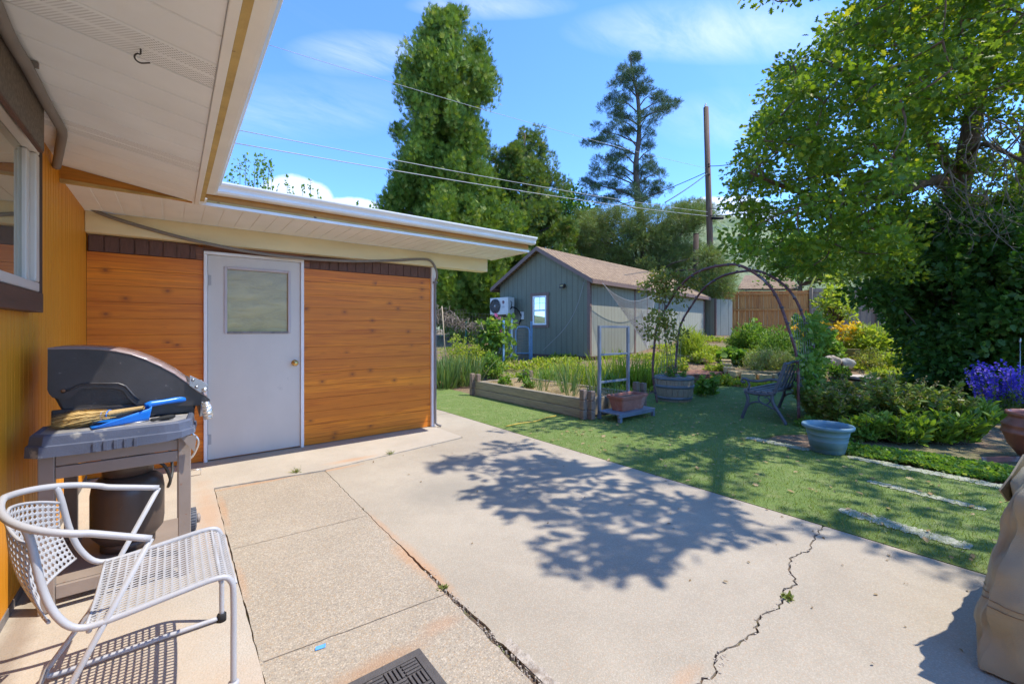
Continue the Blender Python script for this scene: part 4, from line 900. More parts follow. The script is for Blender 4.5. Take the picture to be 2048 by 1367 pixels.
# ------------------------------------------------------------------ raised bed
M_tim = mat('weathered grey timber', (0.27, 0.225, 0.155), 0.85, 0.3, 9, 0.4, 60, stretch=(5, .5, 6), spots=((0.07, .05, .035), 7, 0.70), col2=(0.36, 0.29, 0.18))
M_post = mat('brown block post', (0.225, 0.155, 0.115), 0.85, 0.25, 8, 0.5, 70, col2=(0.32, 0.23, 0.16))
M_straw2 = mat('straw covered soil', (0.33, 0.24, 0.13), 0.95, 0.45, 45, 0.9, 90, col2=(0.20, 0.14, 0.08))
bed = thing('raised_bed', 'raised vegetable bed of weathered timbers with brown corner posts', 'raised bed', (5.3, 5.7, 0))
BX0, BX1, BYn, BYf = 4.66, 5.98, 4.30, 7.10
for lo, hi in (((BX0, BYn, .004), (BX0 + .09, BYf, .135)), ((BX0 + .008, BYn, .139), (BX0 + .098, BYf, .285)), ((BX0 + .1, BYf - .06, .004), (BX1, BYf, .27)), ((BX1 - .06, BYn, .004), (BX1, BYf - .06, .27)), ((BX0 + .1, BYn, .004), (BX1 - .06, BYn + .06, .27))):
    b = MB(); b.box(lo, hi); b.build('timber', M_tim, bed, world=True, bevel=.01)
for (x, y) in ((BX0, BYn - .09), (BX0, BYf + .02), (BX1, BYf - .02), (BX1 + .06, BYn)):
    for k, (dx_, dy_) in enumerate(((-.03, 0), (.055, -.075), (.06, .07))):
        if k == 2 and (x, y) == (BX0, BYf + .02): continue
        b = MB(); h = .43 - .015 * k
        for q in range(3): b.cbox((x + dx_ + .003 * (q % 2), y + dy_, .004 + h * (q + .5) / 3), (.085, .085, h / 3 - .003))
        b.build('corner_post', M_post, bed, world=True, bevel=.012)
b = MB(); b.grid(lambda u, v: (BX0 + .09 + u * (BX1 - BX0 - .15), BYn + .06 + v * (BYf - BYn - .12), .235 + .02 * math.sin(u * 9 + v * 4) * math.sin(v * 17)), 14, 26); b.build('soil', M_straw2, bed, world=True)
b = MB(); b.tube(smooth_path([G(1012, 852, .02), G(1040, 846, .02), G(1070, 842, .021), G(1095, 834, .02), G(1112, 831, .02)], 4), .008, 6); tag(b.build('strap', mat('yellow strap', (.50, .34, .04), .6, .15, 20)), 'yellow strap lying on the lawn near the raised bed', 'strap')
M_bord = mat('reddish edging board', (0.36, 0.19, 0.10), 0.85, 0.3, 9, .4, 60, stretch=(1, 1, 5))
b = MB(); b.bar((3.35, 8.72, .075), (4.70, 8.42, .07), .05, .15); b.cbox((4.05, 8.55, .07), (.05, .05, .17)); tag(b.build('edging_board', M_bord, bevel=.006), 'low reddish wooden edging board in front of the fenced garden plants', 'edging')

# ------------------------------------------------------------------ blue steel stand with a terracotta trough
M_bsteel = mat('blue grey painted steel', (0.17, 0.195, 0.24), 0.5, 0.15, 9, 0.08, 90, spots=((0.25, 0.16, 0.11), 22, 0.72))
st = thing('steel_stand', 'blue grey steel frame stand with a low platform holding a planter', 'stand', (5.2, 4.0, 0))
def pb(bx, name, m, par, **k): return bx.build(name, m, par, world=True, **k)
for x in (4.85, 5.52):
    b = MB(); b.bar((x, 4.10, .05), (x, 4.10, 1.35), .04, .04, 0, (1, 0, 0)); pb(b, 'upright', M_bsteel, st, bevel=.003)
for z in (1.335, .93, .53):
    b = MB(); b.bar((4.872, 4.10, z), (5.498, 4.10, z), .025, .03); pb(b, 'crossbar', M_bsteel, st, bevel=.002)
b = MB()
for k in range(5): b.bar((4.83, 3.76 + k * .08, .115), (5.68, 3.76 + k * .08, .115), .07, .02)
for y in (3.75, 4.08): b.bar((4.83, y, .085), (5.68, y, .085), .03, .035)
pb(b, 'platform', M_bsteel, st, bevel=.003)
for (x, y) in ((4.87, 3.75), (5.65, 3.75), (4.87, 4.12), (5.65, 4.08)):
    b = MB(); b.bar((x, y, .004), (x, y, .066), .045, .045, 0, (1, 0, 0)); pb(b, 'foot', M_bsteel, st)
M_terra = mat('weathered terracotta', (0.36, 0.14, 0.095), 0.8, 0.18, 9, 0.25, 70, col2=(0.46, 0.30, 0.25), spots=((0.55, 0.45, 0.42), 6, 0.68))
tr = thing('planter_trough', 'rectangular terracotta trough planter standing on the blue steel platform', 'planter', (5.27, 3.92, .127))
def rrect(hx, hy, r=.03, n=4):
    P = []
    for (sx, sy, a0) in ((1, 1, 0), (-1, 1, 90), (-1, -1, 180), (1, -1, 270)):
        for k in range(n + 1): a = R(a0 + 90 * k / n); P.append((sx * (hx - r) + r * math.cos(a), sy * (hy - r) + r * math.sin(a)))
    return P
def loft(b, rings, mi=0, capb=True, capt=False):
    n = len(rings[0][0]); vs = [(q[0], q[1], z) for P, z in rings for q in P]
    fs = [(i * n + k, i * n + (k + 1) % n, (i + 1) * n + (k + 1) % n, (i + 1) * n + k) for i in range(len(rings) - 1) for k in range(n)]
    if capb: fs.append(tuple(range(n))[::-1])
    if capt: fs.append(tuple((len(rings) - 1) * n + k for k in range(n)))
    b.add(vs, fs, mi)
b = MB(); loft(b, [(rrect(.245, .10), 0), (rrect(.265, .115), .07), (rrect(.285, .128), .155), (rrect(.292, .135), .16), (rrect(.294, .137), .175), (rrect(.31, .15), .18), (rrect(.315, .155), .215), (rrect(.305, .145), .22), (rrect(.285, .125), .215), (rrect(.27, .115), .15)]); b.build('trough', M_terra, tr, bevel=.003)
b = MB(); b.box((-.275, -.12, .14), (.275, .12, .18)); b.build('soil', M_soil, tr)

# ------------------------------------------------------------------ half barrels
M_stave = mat('weathered oak stave', (0.33, 0.255, 0.175), 0.8, 0.25, 14, .4, 60, stretch=(6, 6, .7), spots=((0.17, .09, .055), 5, 0.62))
M_hoop = mat('blue grey barrel hoop', (0.15, 0.17, 0.19), 0.6, 0.2, 12)
def barrel(x, y, lab, z=0.004):
    t_ = thing('half_barrel', lab, 'barrel planter', (x, y, z), RNG.random() * 6, 'half barrel planters')
    b = MB(); n = 22
    for k in range(n):
        a0, a1 = 2 * math.pi * (k + .03) / n, 2 * math.pi * (k + .97) / n
        prof = [(.295, 0), (.325, .12), (.343, .26), (.345, .36), (.335, .44)]
        vs = []
        for r_, z_ in prof:
            for a in (a0, a1): vs.append((r_ * math.cos(a), r_ * math.sin(a), z_))
        for r_, z_ in prof[::-1]:
            for a in (a0, a1): vs.append(((r_ - .028) * math.cos(a), (r_ - .028) * math.sin(a), z_))
        fs = [(2 * i, 2 * i + 1, 2 * i + 3, 2 * i + 2) for i in range(9)] + [(18, 19, 1, 0), tuple([0] + list(range(2, 20, 2)))[::1], tuple(range(1, 20, 2))[::-1]]
        b.add(vs, fs)
    b.build('staves', M_stave, t_)
    for (z0, z1, r0, r1) in ((.035, .085, .303, .316), (.24, .295, .342, .346), (.385, .43, .344, .338)):
        h = MB(); h.lathe([(r0 - .002, z0), (r0 + .004, z0), (r1 + .004, z1), (r1 - .002, z1)], 40); h.build('hoop', M_hoop, t_)
    b = MB(); b.lathe([(0, .365), (.2, .375), (.315, .36)], 22); b.build('soil', M_soil, t_)
    return t_
barrel(7.24, 4.36, 'half barrel planter at the left foot of the garden arch')
barrel(7.22, 1.86, 'half barrel planter under vines behind the garden bench')

# ------------------------------------------------------------------ garden arch of two hoops
M_rust = mat('dark red rusty pipe', (0.13, 0.045, 0.04), 0.55, 0.3, 14, 0.2, 90, col2=(0.22, 0.20, 0.20))
M_tie = mat('dark wire tie', (.07, .06, .065), .6, .3, 20)
arch = thing('garden_arch', 'rusty red garden arch of two tall pipe hoops', 'garden arch', (7.1, 3.3, 0))
def archpts(X, y0, y1, top_, z0=0.0, lean=0.0):
    P = []
    for k in range(25):
        f = k / 24; a0 = R(-24); a = a0 + (math.pi - 2 * a0) * f; c_ = math.cos(a) / math.cos(a0); s_ = (math.sin(a) - math.sin(a0)) / (1 - math.sin(a0))
        if f > .5: a = math.pi * f; c_ = -abs(math.cos(a)) ** .85; s_ = max(0, math.sin(a)) ** .82
        P.append(Vector((X + lean * s_, (y0 + y1) / 2 + (y0 - y1) / 2 * c_, z0 + (top_ - z0) * s_)))
    return P
A1 = archpts(6.72, 4.36, 2.17, 2.30); A2 = archpts(7.62, 4.45, 2.22, 2.29)
for A in (A1, A2):
    b = MB(); pp = smooth_path(A, 3); b.tube([q + Vector((.012 * math.sin(i * .7), .010 * math.sin(i * .45 + 1), .010 * math.sin(i * .5))) for i, q in enumerate(pp)], .020, 8)
    for i in range(2, len(pp) - 2, 3):
        d = (pp[i + 1] - pp[i]).normalized(); b.tube([pp[i] - d * .012, pp[i] + d * .012], .025, 7, 1)
    b.build('hoop', [M_rust, M_tie], arch, world=True)
b = MB(); M_wire = mat('galvanised wire', (0.30, 0.30, 0.29), 0.5, 0.1, 9, metal=.6)
def wire_panel(b, P00, P10, P11, P01, nu, nv, r=.0022):
    P00, P10, P11, P01 = map(Vector, (P00, P10, P11, P01))
    for i in range(nu + 1): f = i / nu; b.tube([P00.lerp(P10, f), P01.lerp(P11, f)], r, 4, 0, False)
    for j in range(nv + 1): f = j / nv; b.tube([P00.lerp(P01, f), P10.lerp(P11, f)], r, 4, 0, False)
wire_panel(b, (6.75, 4.37, .4), (7.60, 4.46, .4), (7.60, 4.40, 1.7), (6.75, 4.32, 1.7), 8, 12)
b.build('wire_panel', M_wire, arch, world=True)
b = MB(); wire_panel(b, (6.75, 2.18, .4), (7.60, 2.22, .4), (7.60, 2.30, 1.5), (6.75, 2.26, 1.5), 8, 10); b.build('wire_panel', M_wire, arch, world=True)

# ------------------------------------------------------------------ cast iron bench, seen from its end
M_cast = mat('grey blue cast iron', (0.095, 0.097, 0.108), 0.55, 0.25, 12, 0.2, 70)
M_slat = mat('silvered bench slat', (0.21, 0.19, 0.185), 0.8, 0.25, 9, .3, 70, stretch=(.5, 6, 6))
bench = thing('garden_bench', 'weathered garden bench with scrolled cast iron ends on the lawn', 'bench', (7.2, 2.6, 0))
for X in (6.52, 7.86):
    b = MB()
    def bt(pts, r): b.tube(smooth_path([(X, y, z) for y, z in pts], 4), r, 8)
    bt([(2.84, .006), (2.83, .05), (2.79, .16), (2.76, .28), (2.775, .36), (2.80, .40)], .024)                    # front leg
    bt([(2.27, .006), (2.29, .05), (2.36, .16), (2.43, .28), (2.44, .38), (2.40, .44)], .024)                     # back leg
    bt([(2.80, .40), (2.68, .385), (2.55, .385), (2.42, .40)], .024)                                              # seat rail
    bt([(2.42, .40), (2.385, .50), (2.345, .62), (2.305, .74), (2.28, .82), (2.26, .84)], .022)                   # back post
    bt([(2.355, .60), (2.46, .60), (2.60, .565), (2.72, .56), (2.81, .585), (2.845, .56), (2.835, .53), (2.80, .535)], .018)   # arm with scroll
    bt([(2.79, .40), (2.76, .44), (2.74, .50), (2.765, .56)], .015)
    bt([(2.79, .16), (2.72, .24), (2.62, .27), (2.52, .24), (2.38, .18)], .013); bt([(2.60, .27), (2.62, .32), (2.60, .37)], .012); bt([(2.52, .24), (2.47, .30), (2.50, .35), (2.54, .34)], .010)
    b.build('end_frame', M_cast, bench, world=True)
for k in range(5):
    y = 2.79 - k * .085; z = .425 - .012 * math.sin(k / 4 * math.pi); b = MB(); b.box((6.50, y - .033, z - .011), (7.88, y + .033, z + .011)); b.build('seat_slat', M_slat, bench, world=True, bevel=.004)
for k in range(10):
    f = (k + .5) / 10; b = MB(); x = 6.56 + f * 1.26; b.bar((x, 2.405, .47), (x, 2.29, .80), .05, .012, 0, (1, 0, 0)) if False else b.bar((x, 2.418, .46), (x, 2.298, .80), .012, .06, 0, (1, 0, 0)); b.build('back_slat', M_cast, bench, world=True)
for (z, y) in ((.825, 2.285), (.455, 2.418)):
    b = MB(); b.tube([(6.52, y, z), (7.0, y, z + (.02 if z > .8 else 0)), (7.4, y, z + (.02 if z > .8 else 0)), (7.86, y, z)], .02, 8); b.build('back_rail', M_cast, bench, world=True)

# ------------------------------------------------------------------ pots
M_teal = mat('faded teal plastic', (0.155, 0.265, 0.31), 0.5, 0.1, 6, 0.05, 90, spots=((0.25, 0.33, 0.36), 8, 0.66))
pot = thing('plastic_pot', 'faded teal round plastic pot at the lawn edge', 'pot', (5.44, 1.50, .006))
b = MB(); prof = [(.135, 0), (.148, .004), (.155, .056), (.160, .060), (.160, .070), (.159, .074), (.169, .120), (.174, .124), (.174, .134), (.173, .138), (.183, .184), (.188, .188), (.188, .198), (.187, .202), (.198, .245), (.222, .25), (.232, .262), (.232, .282), (.226, .290), (.205, .288), (.192, .255), (.175, .15), (.16, .05)]
b.lathe(prof, 40); b.build('body', M_teal, pot); b = MB(); b.lathe([(0, .13), (.168, .12)], 20); b.build('soil', M_soil, pot)
scatter('seedling', np.array([(-.06, .06, .13)]) + RNG.normal(size=(10, 3)) * .01, rdir(10, 1.5), .14, .5, 'leaf', leafmat('seedling leaf', (.13, .24, .04), (.18, .3, .06)), pot)
M_urn = mat('brick red glazed urn', (0.30, 0.105, 0.06), 0.45, 0.22, 8, 0.15, 60, col2=(0.38, 0.17, 0.10))
urn = thing('terracotta_urn', 'large brick red urn with a white tag beside the purple flowers', 'urn', (6.86, .09, 0.0)); urn.scale = (.78, .78, .78)
b = MB(); b.lathe([(.17, 0), (.21, .02), (.30, .16), (.345, .30), (.36, .31), (.36, .335), (.35, .345), (.348, .40), (.358, .41), (.355, .43), (.342, .44), (.30, .50), (.285, .53), (.31, .54), (.325, .565), (.315, .59), (.285, .585), (.275, .55), (.28, .48)], 40); b.build('body', M_urn, urn)
b = MB(); fdir = Vector((-.985, .17, 0)).normalized(); q = fdir * .305; side = Vector((-fdir.y, fdir.x, 0))
c0 = Vector((0, 0, .165)) + fdir * .308 + side * -.02; b.add([c0 + side * .028 + Vector((0, 0, -.03)), c0 - side * .028 + Vector((0, 0, -.03)), c0 - side * .028 + Vector((0, 0, .03)) + fdir * .024, c0 + side * .028 + Vector((0, 0, .03)) + fdir * .024], [(0, 1, 2, 3)]); b.build('tag', mat('white paper tag', (.75, .74, .72), .7, .03, 9), urn, solid=.002)
b = MB()
for k in range(7): q = c0 + side * (.018 - k * .006) + fdir * .014; b.bar(q + Vector((0, 0, -.006)), q + Vector((0, 0, .012)) + fdir * .013, .002 + .001 * (k % 2), .001)
b.build('printed_bars', M_black, urn)
b = MB(); b.lathe([(0, -.02), (.085, -.01), (.10, .03), (.075, .075), (.03, .095), (0, .098)], 18); tag(b.build('garden_light', mat('dark slate with pale top', (.09, .09, .10), .6, .5, 14, .3, 60, col2=(.5, .45, .38))), 'low rounded dark stone with a pale face beside the urn', 'stone'); bpy.data.objects['garden_light'].name = 'stone'; bpy.data.objects['stone'].location = TG(1975, 6.05) + Vector((0, 0, .02))
b = MB(); b.bar((6.2, .45, .03), (7.2, -.25, .03), .012, .05); tag(b.build('metal_edging', M_rust), 'dark rusty metal edging strip in front of the urn', 'edging')
b = MB(); q = TG(2040, 6.5); b.tube([q, q + Vector((0, 0, 1.1))], .006, 6); b.tube([q + Vector((0, 0, 1.1)), q + Vector((.03, 0, 1.16))], .012, 6); tag(b.build('plant_stake', M_steel), 'thin grey metal stake among the purple flowers', 'stake')

# ------------------------------------------------------------------ block edging of the garden bed (each block a thing)
M_block = mat('sandy concrete block', (0.52, 0.375, 0.18), 0.9, 0.2, 9, .6, 80, col2=(0.42, 0.30, 0.16))
def block_mesh():
    b = MB(); b.prism([(-.155, -.10), (-.10, -.125), (.0, -.132), (.10, -.125), (.155, -.10), (.115, .10), (-.115, .10)], 'z', 0, .118); return b
proto_block = block_mesh().build('edging_block', M_block, bevel=.012)
def curve_pts(P, step):
    S = smooth_path([(q[0], q[1], 0) for q in P], 24); o = [S[0]]; acc = 0
    for i in range(1, len(S)):
        acc += (S[i] - S[i - 1]).length
        if acc >= step: o.append(S[i]); acc = 0
    return o
first = True
def lay(P, courses, zb, g):
    global first
    for c in range(courses):
        pts = curve_pts(P, .325); 
        for i in range(len(pts) - 1):
            a, b2 = pts[i], pts[i + 1]; mid = (a + b2) / 2; d = b2 - a
            o = proto_block if first else proto_block.copy()
            if not first: COL.objects.link(o)
            first = False
            o.location = (mid.x + (.05 if c % 2 else 0) * d.x / d.length, mid.y + (.05 if c % 2 else 0) * d.y / d.length, zb(mid.x, mid.y) + c * .121 + .004); o.rotation_euler = (0, 0, math.atan2(d.y, d.x) + RNG.normal() * .03)
            tag(o, g, 'edging block', 'edging blocks of the curved bed' if courses > 1 else 'edging blocks of the low row')
w2 = [TG(1452, 11.4), TG(1458, 10.6), TG(1475, 10.15), TG(1505, 9.95), TG(1545, 9.95), TG(1600, 10.1), TG(1660, 10.6)]
lay(w2, 2, lambda x, y: float(terrain(x, y)), 'sandy block in the two course curved wall behind the bench')
w1 = [TG(1352, 12.6), TG(1395, 12.0), TG(1440, 11.5)]
lay(w1, 1, lambda x, y: float(terrain(x, y)) + .02, 'sandy block in the low row beside the red mulch behind the arch')
# soil fill of the curved bed
P = [(q.x + _fw[0] * .22, q.y + _fw[1] * .22) for q in smooth_path(w2, 4)]; back = [TG(1700, 12.6), TG(1600, 14.5), TG(1480, 13.6)]
b = MB(); b.prism(P + [(q.x, q.y) for q in back], 'z', -.1, .27); tag(b.build('bed_soil', bpy.data.materials['garden earth with mulch']), kind='structure')
q = TG(1380, 11.0); b = MB(); b.prism([(q.x + 1.5 * math.cos(a) * (1 + .2 * math.sin(3 * a)), q.y + .75 * math.sin(a)) for a in [k * math.pi / 12 for k in range(24)]], 'z', 0.0, float(terrain(q.x, q.y)) + .03)
tag(b.build('mulch', mat('red bark mulch', (0.20, 0.085, 0.05), .95, .5, 40, 1.0, 70, col2=(.32, .16, .10))), kind='structure')
# timber edging behind
for (u0, u1, t_, z, lab) in ((1675, 1720, 12.6, .50, 'short mossy timber edging below the yellow flowers'), (1770, 1830, 12.0, .40, 'short mossy timber edging beside the dark tree foliage')):
    a, c_ = TG(u0, t_), TG(u1, t_ - .3); b = MB(); b.bar(a + Vector((0, 0, z * .4)), c_ + Vector((0, 0, z * .4)), .12, .22); tag(b.build('timber_edging', mat('mossy timber', (.25, .2, .07), .9, .3, 9, .4, 60), bevel=.01), lab, 'edging')
M_rock = mat('pale garden rock', (0.42, 0.35, 0.28), 0.9, 0.2, 4, .6, 30, col2=(0.33, 0.27, 0.21))
M_rock2 = mat('grey garden rock', (0.40, 0.39, 0.35), 0.9, 0.2, 4, .6, 30)
def rock(u, t_, s, lab, m, sq=.7, z=0.0):
    b = MB(); sd_ = RNG.random(6) * 6
    def fn(a, c_):
        th, ph = a * 2 * math.pi, (c_ - .5) * math.pi; d = Vector((math.cos(th) * math.cos(ph), math.sin(th) * math.cos(ph), math.sin(ph)))
        r_ = 1 + .13 * math.sin(2 * th + sd_[0]) * math.cos(ph) + .09 * math.sin(3 * th + 4 * ph + sd_[1]) + .05 * math.sin(7 * th + sd_[2]) * math.cos(3 * ph) * math.cos(ph); return d * r_ * s * Vector((1, 1, sq)).length / 1.55 * 1.0 if False else Vector((d.x * r_ * s, d.y * r_ * s * .85, d.z * r_ * s * sq))
    b.grid(fn, 22, 12); o = b.build('rock', m); o.location = TG(u, t_) + Vector((0, 0, s * sq * .55 + z)); o.rotation_euler[2] = RNG.random() * 6; return tag(o, lab, 'rock')
rock(1664, 11.3, .19, 'upright tan rock left of the rounded pale rock in the garden', M_rock, .9, .06); rock(1694, 11.2, .19, 'rounded pale grey rock right of the tan rock in the garden', M_rock2, .7, .08)
rock(1275, 8.2, .12, 'small tan rock beside the left half barrel', M_rock, .5); rock(1595, 8.9, .13, 'small pale rock on the grass behind the bench', M_rock2, .5)
M_flag = mat('pale flagstone', (0.47, 0.41, 0.35), 0.9, 0.15, 4, .3, 50, col2=(.36, .30, .25))
for (u, t_, sx, sy, lab) in ((1722, 10.6, .55, .5, 'pale flagstone farthest up the garden path'), (1775, 9.7, .5, .5, 'pale flagstone in the middle of the garden path'), (1745, 9.0, .5, .42, 'pale flagstone of the path nearest the bench barrel'), (1800, 8.6, .45, .45, 'pale flagstone of the path nearest the dark foliage'), (1706, 8.2, .42, .35, 'pale flagstone just behind the sage bushes')):
    q = TG(u, t_); b = MB(); P = [(sx * math.cos(a) * RNG.uniform(.8, 1.1), sy * math.sin(a) * RNG.uniform(.8, 1.1)) for a in [k * math.pi / 4 + .2 for k in range(8)]]; b.prism(P, 'z', -.02, .035); o = b.build('flagstone', M_flag, bevel=.008); o.location = q; tag(o, lab, 'flagstone')

# ------------------------------------------------------------------ garden shed
def paneled(name, base, var=.1, period=.2, groove=.011):
    m, nt, p, out = newmat(name); v = nt.coord(); X, Y, Z = nt.xyz(v)
    fx = nt.math('FRACT', nt.math('DIVIDE', nt.math('ADD', X, Y), period)); gr = nt.math('LESS_THAN', fx, groove / period)
    n1 = nt.noise(nt.mapping(v, scale=(6, 6, 1.2)), 1.5, 5, .65)
    c = nt.mix(nt.ramp(n1, .3, .7), tuple(x * (1 - var) for x in base), tuple(x * (1 + var) for x in base)); c = nt.mix(gr, c, tuple(x * .35 for x in base))
    nt.put(p.inputs['Base Color'], c); p.inputs['Roughness'].default_value = .75; nt.put(p.inputs['Normal'], nt.bump(nt.math('SUBTRACT', nt.noise(nt.mapping(v, scale=(40, 40, 6)), 1.0, 4), nt.math('MULTIPLY', gr, 3.0)), .35, .006)); return m
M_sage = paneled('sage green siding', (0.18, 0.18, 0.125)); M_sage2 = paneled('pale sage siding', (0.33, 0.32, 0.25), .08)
M_trimb = mat('mauve brown trim', (0.20, 0.125, 0.10), .7, .12, 8, .2, 60)
m, nt, p, out = newmat('tan shingle courses'); v = nt.coord(); X, Y, Z = nt.xyz(v)
br = nt.new('ShaderNodeTexBrick'); nt.put(br.inputs['Vector'], nt.comb(X, nt.math('MULTIPLY', Z, 2.0), 0)); br.inputs['Scale'].default_value = 1.0; br.inputs['Brick Width'].default_value = .17; br.inputs['Row Height'].default_value = .13; br.inputs['Mortar Size'].default_value = .018
br.inputs['Color1'].default_value = (.30, .22, .135, 1); br.inputs['Color2'].default_value = (.41, .31, .195, 1); br.inputs['Mortar'].default_value = (.14, .085, .06, 1)
n1 = nt.noise(v, 60, 3, .7); nt.put(p.inputs['Base Color'], nt.mix(.35, br.outputs[0], nt.mix(n1, (.2, .13, .08), (.55, .45, .33)), 'OVERLAY')); p.inputs['Roughness'].default_value = .95; nt.put(p.inputs['Normal'], nt.bump(nt.math('ADD', n1, br.outputs[1]), .5, .02)); M_shing = m
SL, SW, EH, RH = 9.2, 3.62, 2.38, 3.42
shed = thing('garden_shed', 'sage green garden shed with a tan shingle roof and brown corner trim', 'shed', (9.38, 8.28, .40), math.atan2(.151, .9885))
def sb(b, name, m, par=None, **k): return b.build(name, m, par or shed, **k)
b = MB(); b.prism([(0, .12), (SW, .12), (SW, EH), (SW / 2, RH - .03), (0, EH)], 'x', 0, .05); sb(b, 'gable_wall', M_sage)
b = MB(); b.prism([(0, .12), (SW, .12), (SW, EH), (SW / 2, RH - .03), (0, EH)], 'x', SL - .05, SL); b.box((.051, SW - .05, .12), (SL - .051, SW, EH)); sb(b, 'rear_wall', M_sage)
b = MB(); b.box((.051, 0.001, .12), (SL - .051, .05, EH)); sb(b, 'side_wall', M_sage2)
b = MB(); b.box((.0, .0, -.3), (SL, SW, .08)); b.box((-.03, -.03, .07), (SL + .02, SW, .119)); sb(b, 'base', M_darkwood)
pit = (RH - EH) / (SW / 2); oh = .22; ey = -oh; ez = EH - oh * pit
for sgn in (0, 1):
    def Y(y): return y if not sgn else SW - y
    b = MB(); th = .045
    vs = [(-.22, Y(ey), ez + .06), (SL + .2, Y(ey), ez + .06), (SL + .2, SW / 2, RH + .06), (-.22, SW / 2, RH + .06)]; vs += [(x, y, z - th) for x, y, z in vs]
    b.add(vs, [(0, 1, 2, 3), (7, 6, 5, 4), (0, 4, 5, 1), (1, 5, 6, 2), (2, 6, 7, 3), (3, 7, 4, 0)] if not sgn else [(3, 2, 1, 0), (4, 5, 6, 7), (1, 5, 4, 0), (2, 6, 5, 1), (3, 7, 6, 2), (0, 4, 7, 3)]); sb(b, 'roof', M_shing)
    b = MB(); vs = [(-.235, Y(ey - .01), ez - .075), (-.235, SW / 2, RH - .075), (-.235, SW / 2, RH + .055), (-.235, Y(ey - .01), ez + .055)]; vs += [(x + .02, y, z) for x, y, z in vs]
    b.add(vs, [(0, 1, 2, 3), (7, 6, 5, 4), (0, 4, 5, 1), (1, 5, 6, 2), (2, 6, 7, 3), (3, 7, 4, 0)]); sb(b, 'barge_board', M_trimb)
    b = MB(); b.box((-.21, min(Y(ey), Y(ey - .02)), ez - .07), (SL + .19, max(Y(ey), Y(ey - .02)), ez + .05)); b.box((-.2, min(Y(ey + .005), Y(-.003)), ez - .01), (SL + .1, max(Y(ey + .005), Y(-.003)), ez + .0)); sb(b, 'eave_board', M_trimb)
for lo, hi in (((-.012, -.012, .125), (.085, 0.0, EH - .1)), ((-.012, 0.0005, .125), (-.0005, .085, EH - .02)), ((SL - .09, -.012, .125), (SL + .01, 0, EH - .1)), ((2.68, -.012, .125), (2.78, -.0005, EH - .1)), ((4.55, -.012, .125), (4.65, -.0005, EH - .1)), ((3.62, -.010, .125), (3.66, -.0005, EH - .12))):
    b = MB(); b.box(lo, hi); sb(b, 'trim', M_trimb)
b = MB(); b.box((2.785, -.014, .92), (4.545, -.0006, 1.02)); sb(b, 'door_rail', mat('pale mauve door rail', (.40, .32, .29), .7, .1, 8))
b = MB(); b.tube([(3.55, -.03, 1.15), (3.55, -.03, 1.3)], .012, 6); b.tube([(3.4, -.03, 1.0), (3.1, -.03, 1.55)], .008, 6); sb(b, 'door_latch', M_iron)
wy, wz0, wz1, hw = 1.84, .95, 2.05, .36
b = MB()
for lo, hi in (((-.03, wy - hw, wz0), (-.001, wy - hw + .085, wz1)), ((-.03, wy + hw - .085, wz0), (-.001, wy + hw, wz1)), ((-.03, wy - hw + .0855, wz0), (-.001, wy + hw - .0855, wz0 + .085)), ((-.034, wy - hw - .02, wz1 - .10), (-.0305, wy + hw + .02, wz1)), ((-.03, wy - hw + .0855, wz1 - .10), (-.001, wy + hw - .0855, wz1))): b.box(lo, hi)
sw_ = sb(b, 'window', M_trimb)
b = MB(); i0, i1, j0, j1 = wy - hw + .0865, wy + hw - .0865, wz0 + .0865, wz1 - .102; jm = (j0 + j1) / 2
for lo, hi in (((-.038, i0, j0), (-.004, i0 + .05, j1)), ((-.038, i1 - .05, j0), (-.004, i1, j1)), ((-.038, i0 + .0505, j0), (-.004, i1 - .0505, j0 + .05)), ((-.038, i0 + .0505, j1 - .05), (-.004, i1 - .0505, j1)), ((-.042, i0 + .0505, jm - .025), (-.004, i1 - .0505, jm + .025)), ((-.024, wy - .006, jm + .026), (-.020, wy + .006, j1 - .051)), ((-.024, i0 + .0505, (jm + j1) / 2 - .006), (-.0205, i1 - .0505, (jm + j1) / 2 + .006))): b.box(lo, hi)
b.build('frame', mat('white vinyl', (.82, .82, .82), .4, .03, 4), sw_)
b = MB(); b.box((-.018, i0 + .05, j0 + .05), (-.008, i1 - .05, j1 - .05)); b.build('pane', M_glass, sw_)
b = MB(); b.cbox((-.06, .92, 2.20), (.10, .15, .10)); b.cbox((-.11, .92, 2.155), (.06, .13, .045)); fl = sb(b, 'flood_light', mat('dark bronze lamp', (.05, .04, .035), .5, .2, 9)); b = MB(); b.cbox((-.112, .92, 2.20), (.006, .10, .03)); b.build('lens', mat('amber lens', (.55, .42, .12), .3, .1, 9), fl)
# outdoor unit of the air conditioner, hung on the gable wall
acw = shed.matrix_basis @ Vector((-.30, 3.22, 1.66))
ac = thing('air_conditioner', 'white outdoor air conditioner unit with a round fan hung on the shed gable', 'air conditioner', acw, shed.rotation_euler[2])
M_acw = mat('off white sheet metal', (.66, .64, .60), .45, .06, 5)
b = MB(); b.box((-.15, -.42, -.28), (.15, .42, .28)); b.build('casing', M_acw, ac, bevel=.012)
fm = Matrix.Translation((-.151, .17, 0)) @ Matrix.Rotation(R(-90), 4, 'Y')
b = MB(); b.lathe([(0, .002), (.225, .002), (.235, .006), (.245, .006)], 36, (0, 0, 0), 0, fm)
b.build('fan_opening', mat('dark fan recess', (.10, .09, .085), .6, .1, 9), ac)
b = MB()
for r_ in (.05, .09, .13, .17, .21, .24): b.tube([fm @ Vector((r_ * math.cos(a), r_ * math.sin(a), .018)) for a in [k * math.pi / 14 for k in range(28)]], .0035, 4, closed=True)
for k in range(16): a = k * math.pi / 8; b.tube([fm @ Vector((.04 * math.cos(a), .04 * math.sin(a), .02)), fm @ Vector((.24 * math.cos(a), .24 * math.sin(a), .016))], .003, 4)
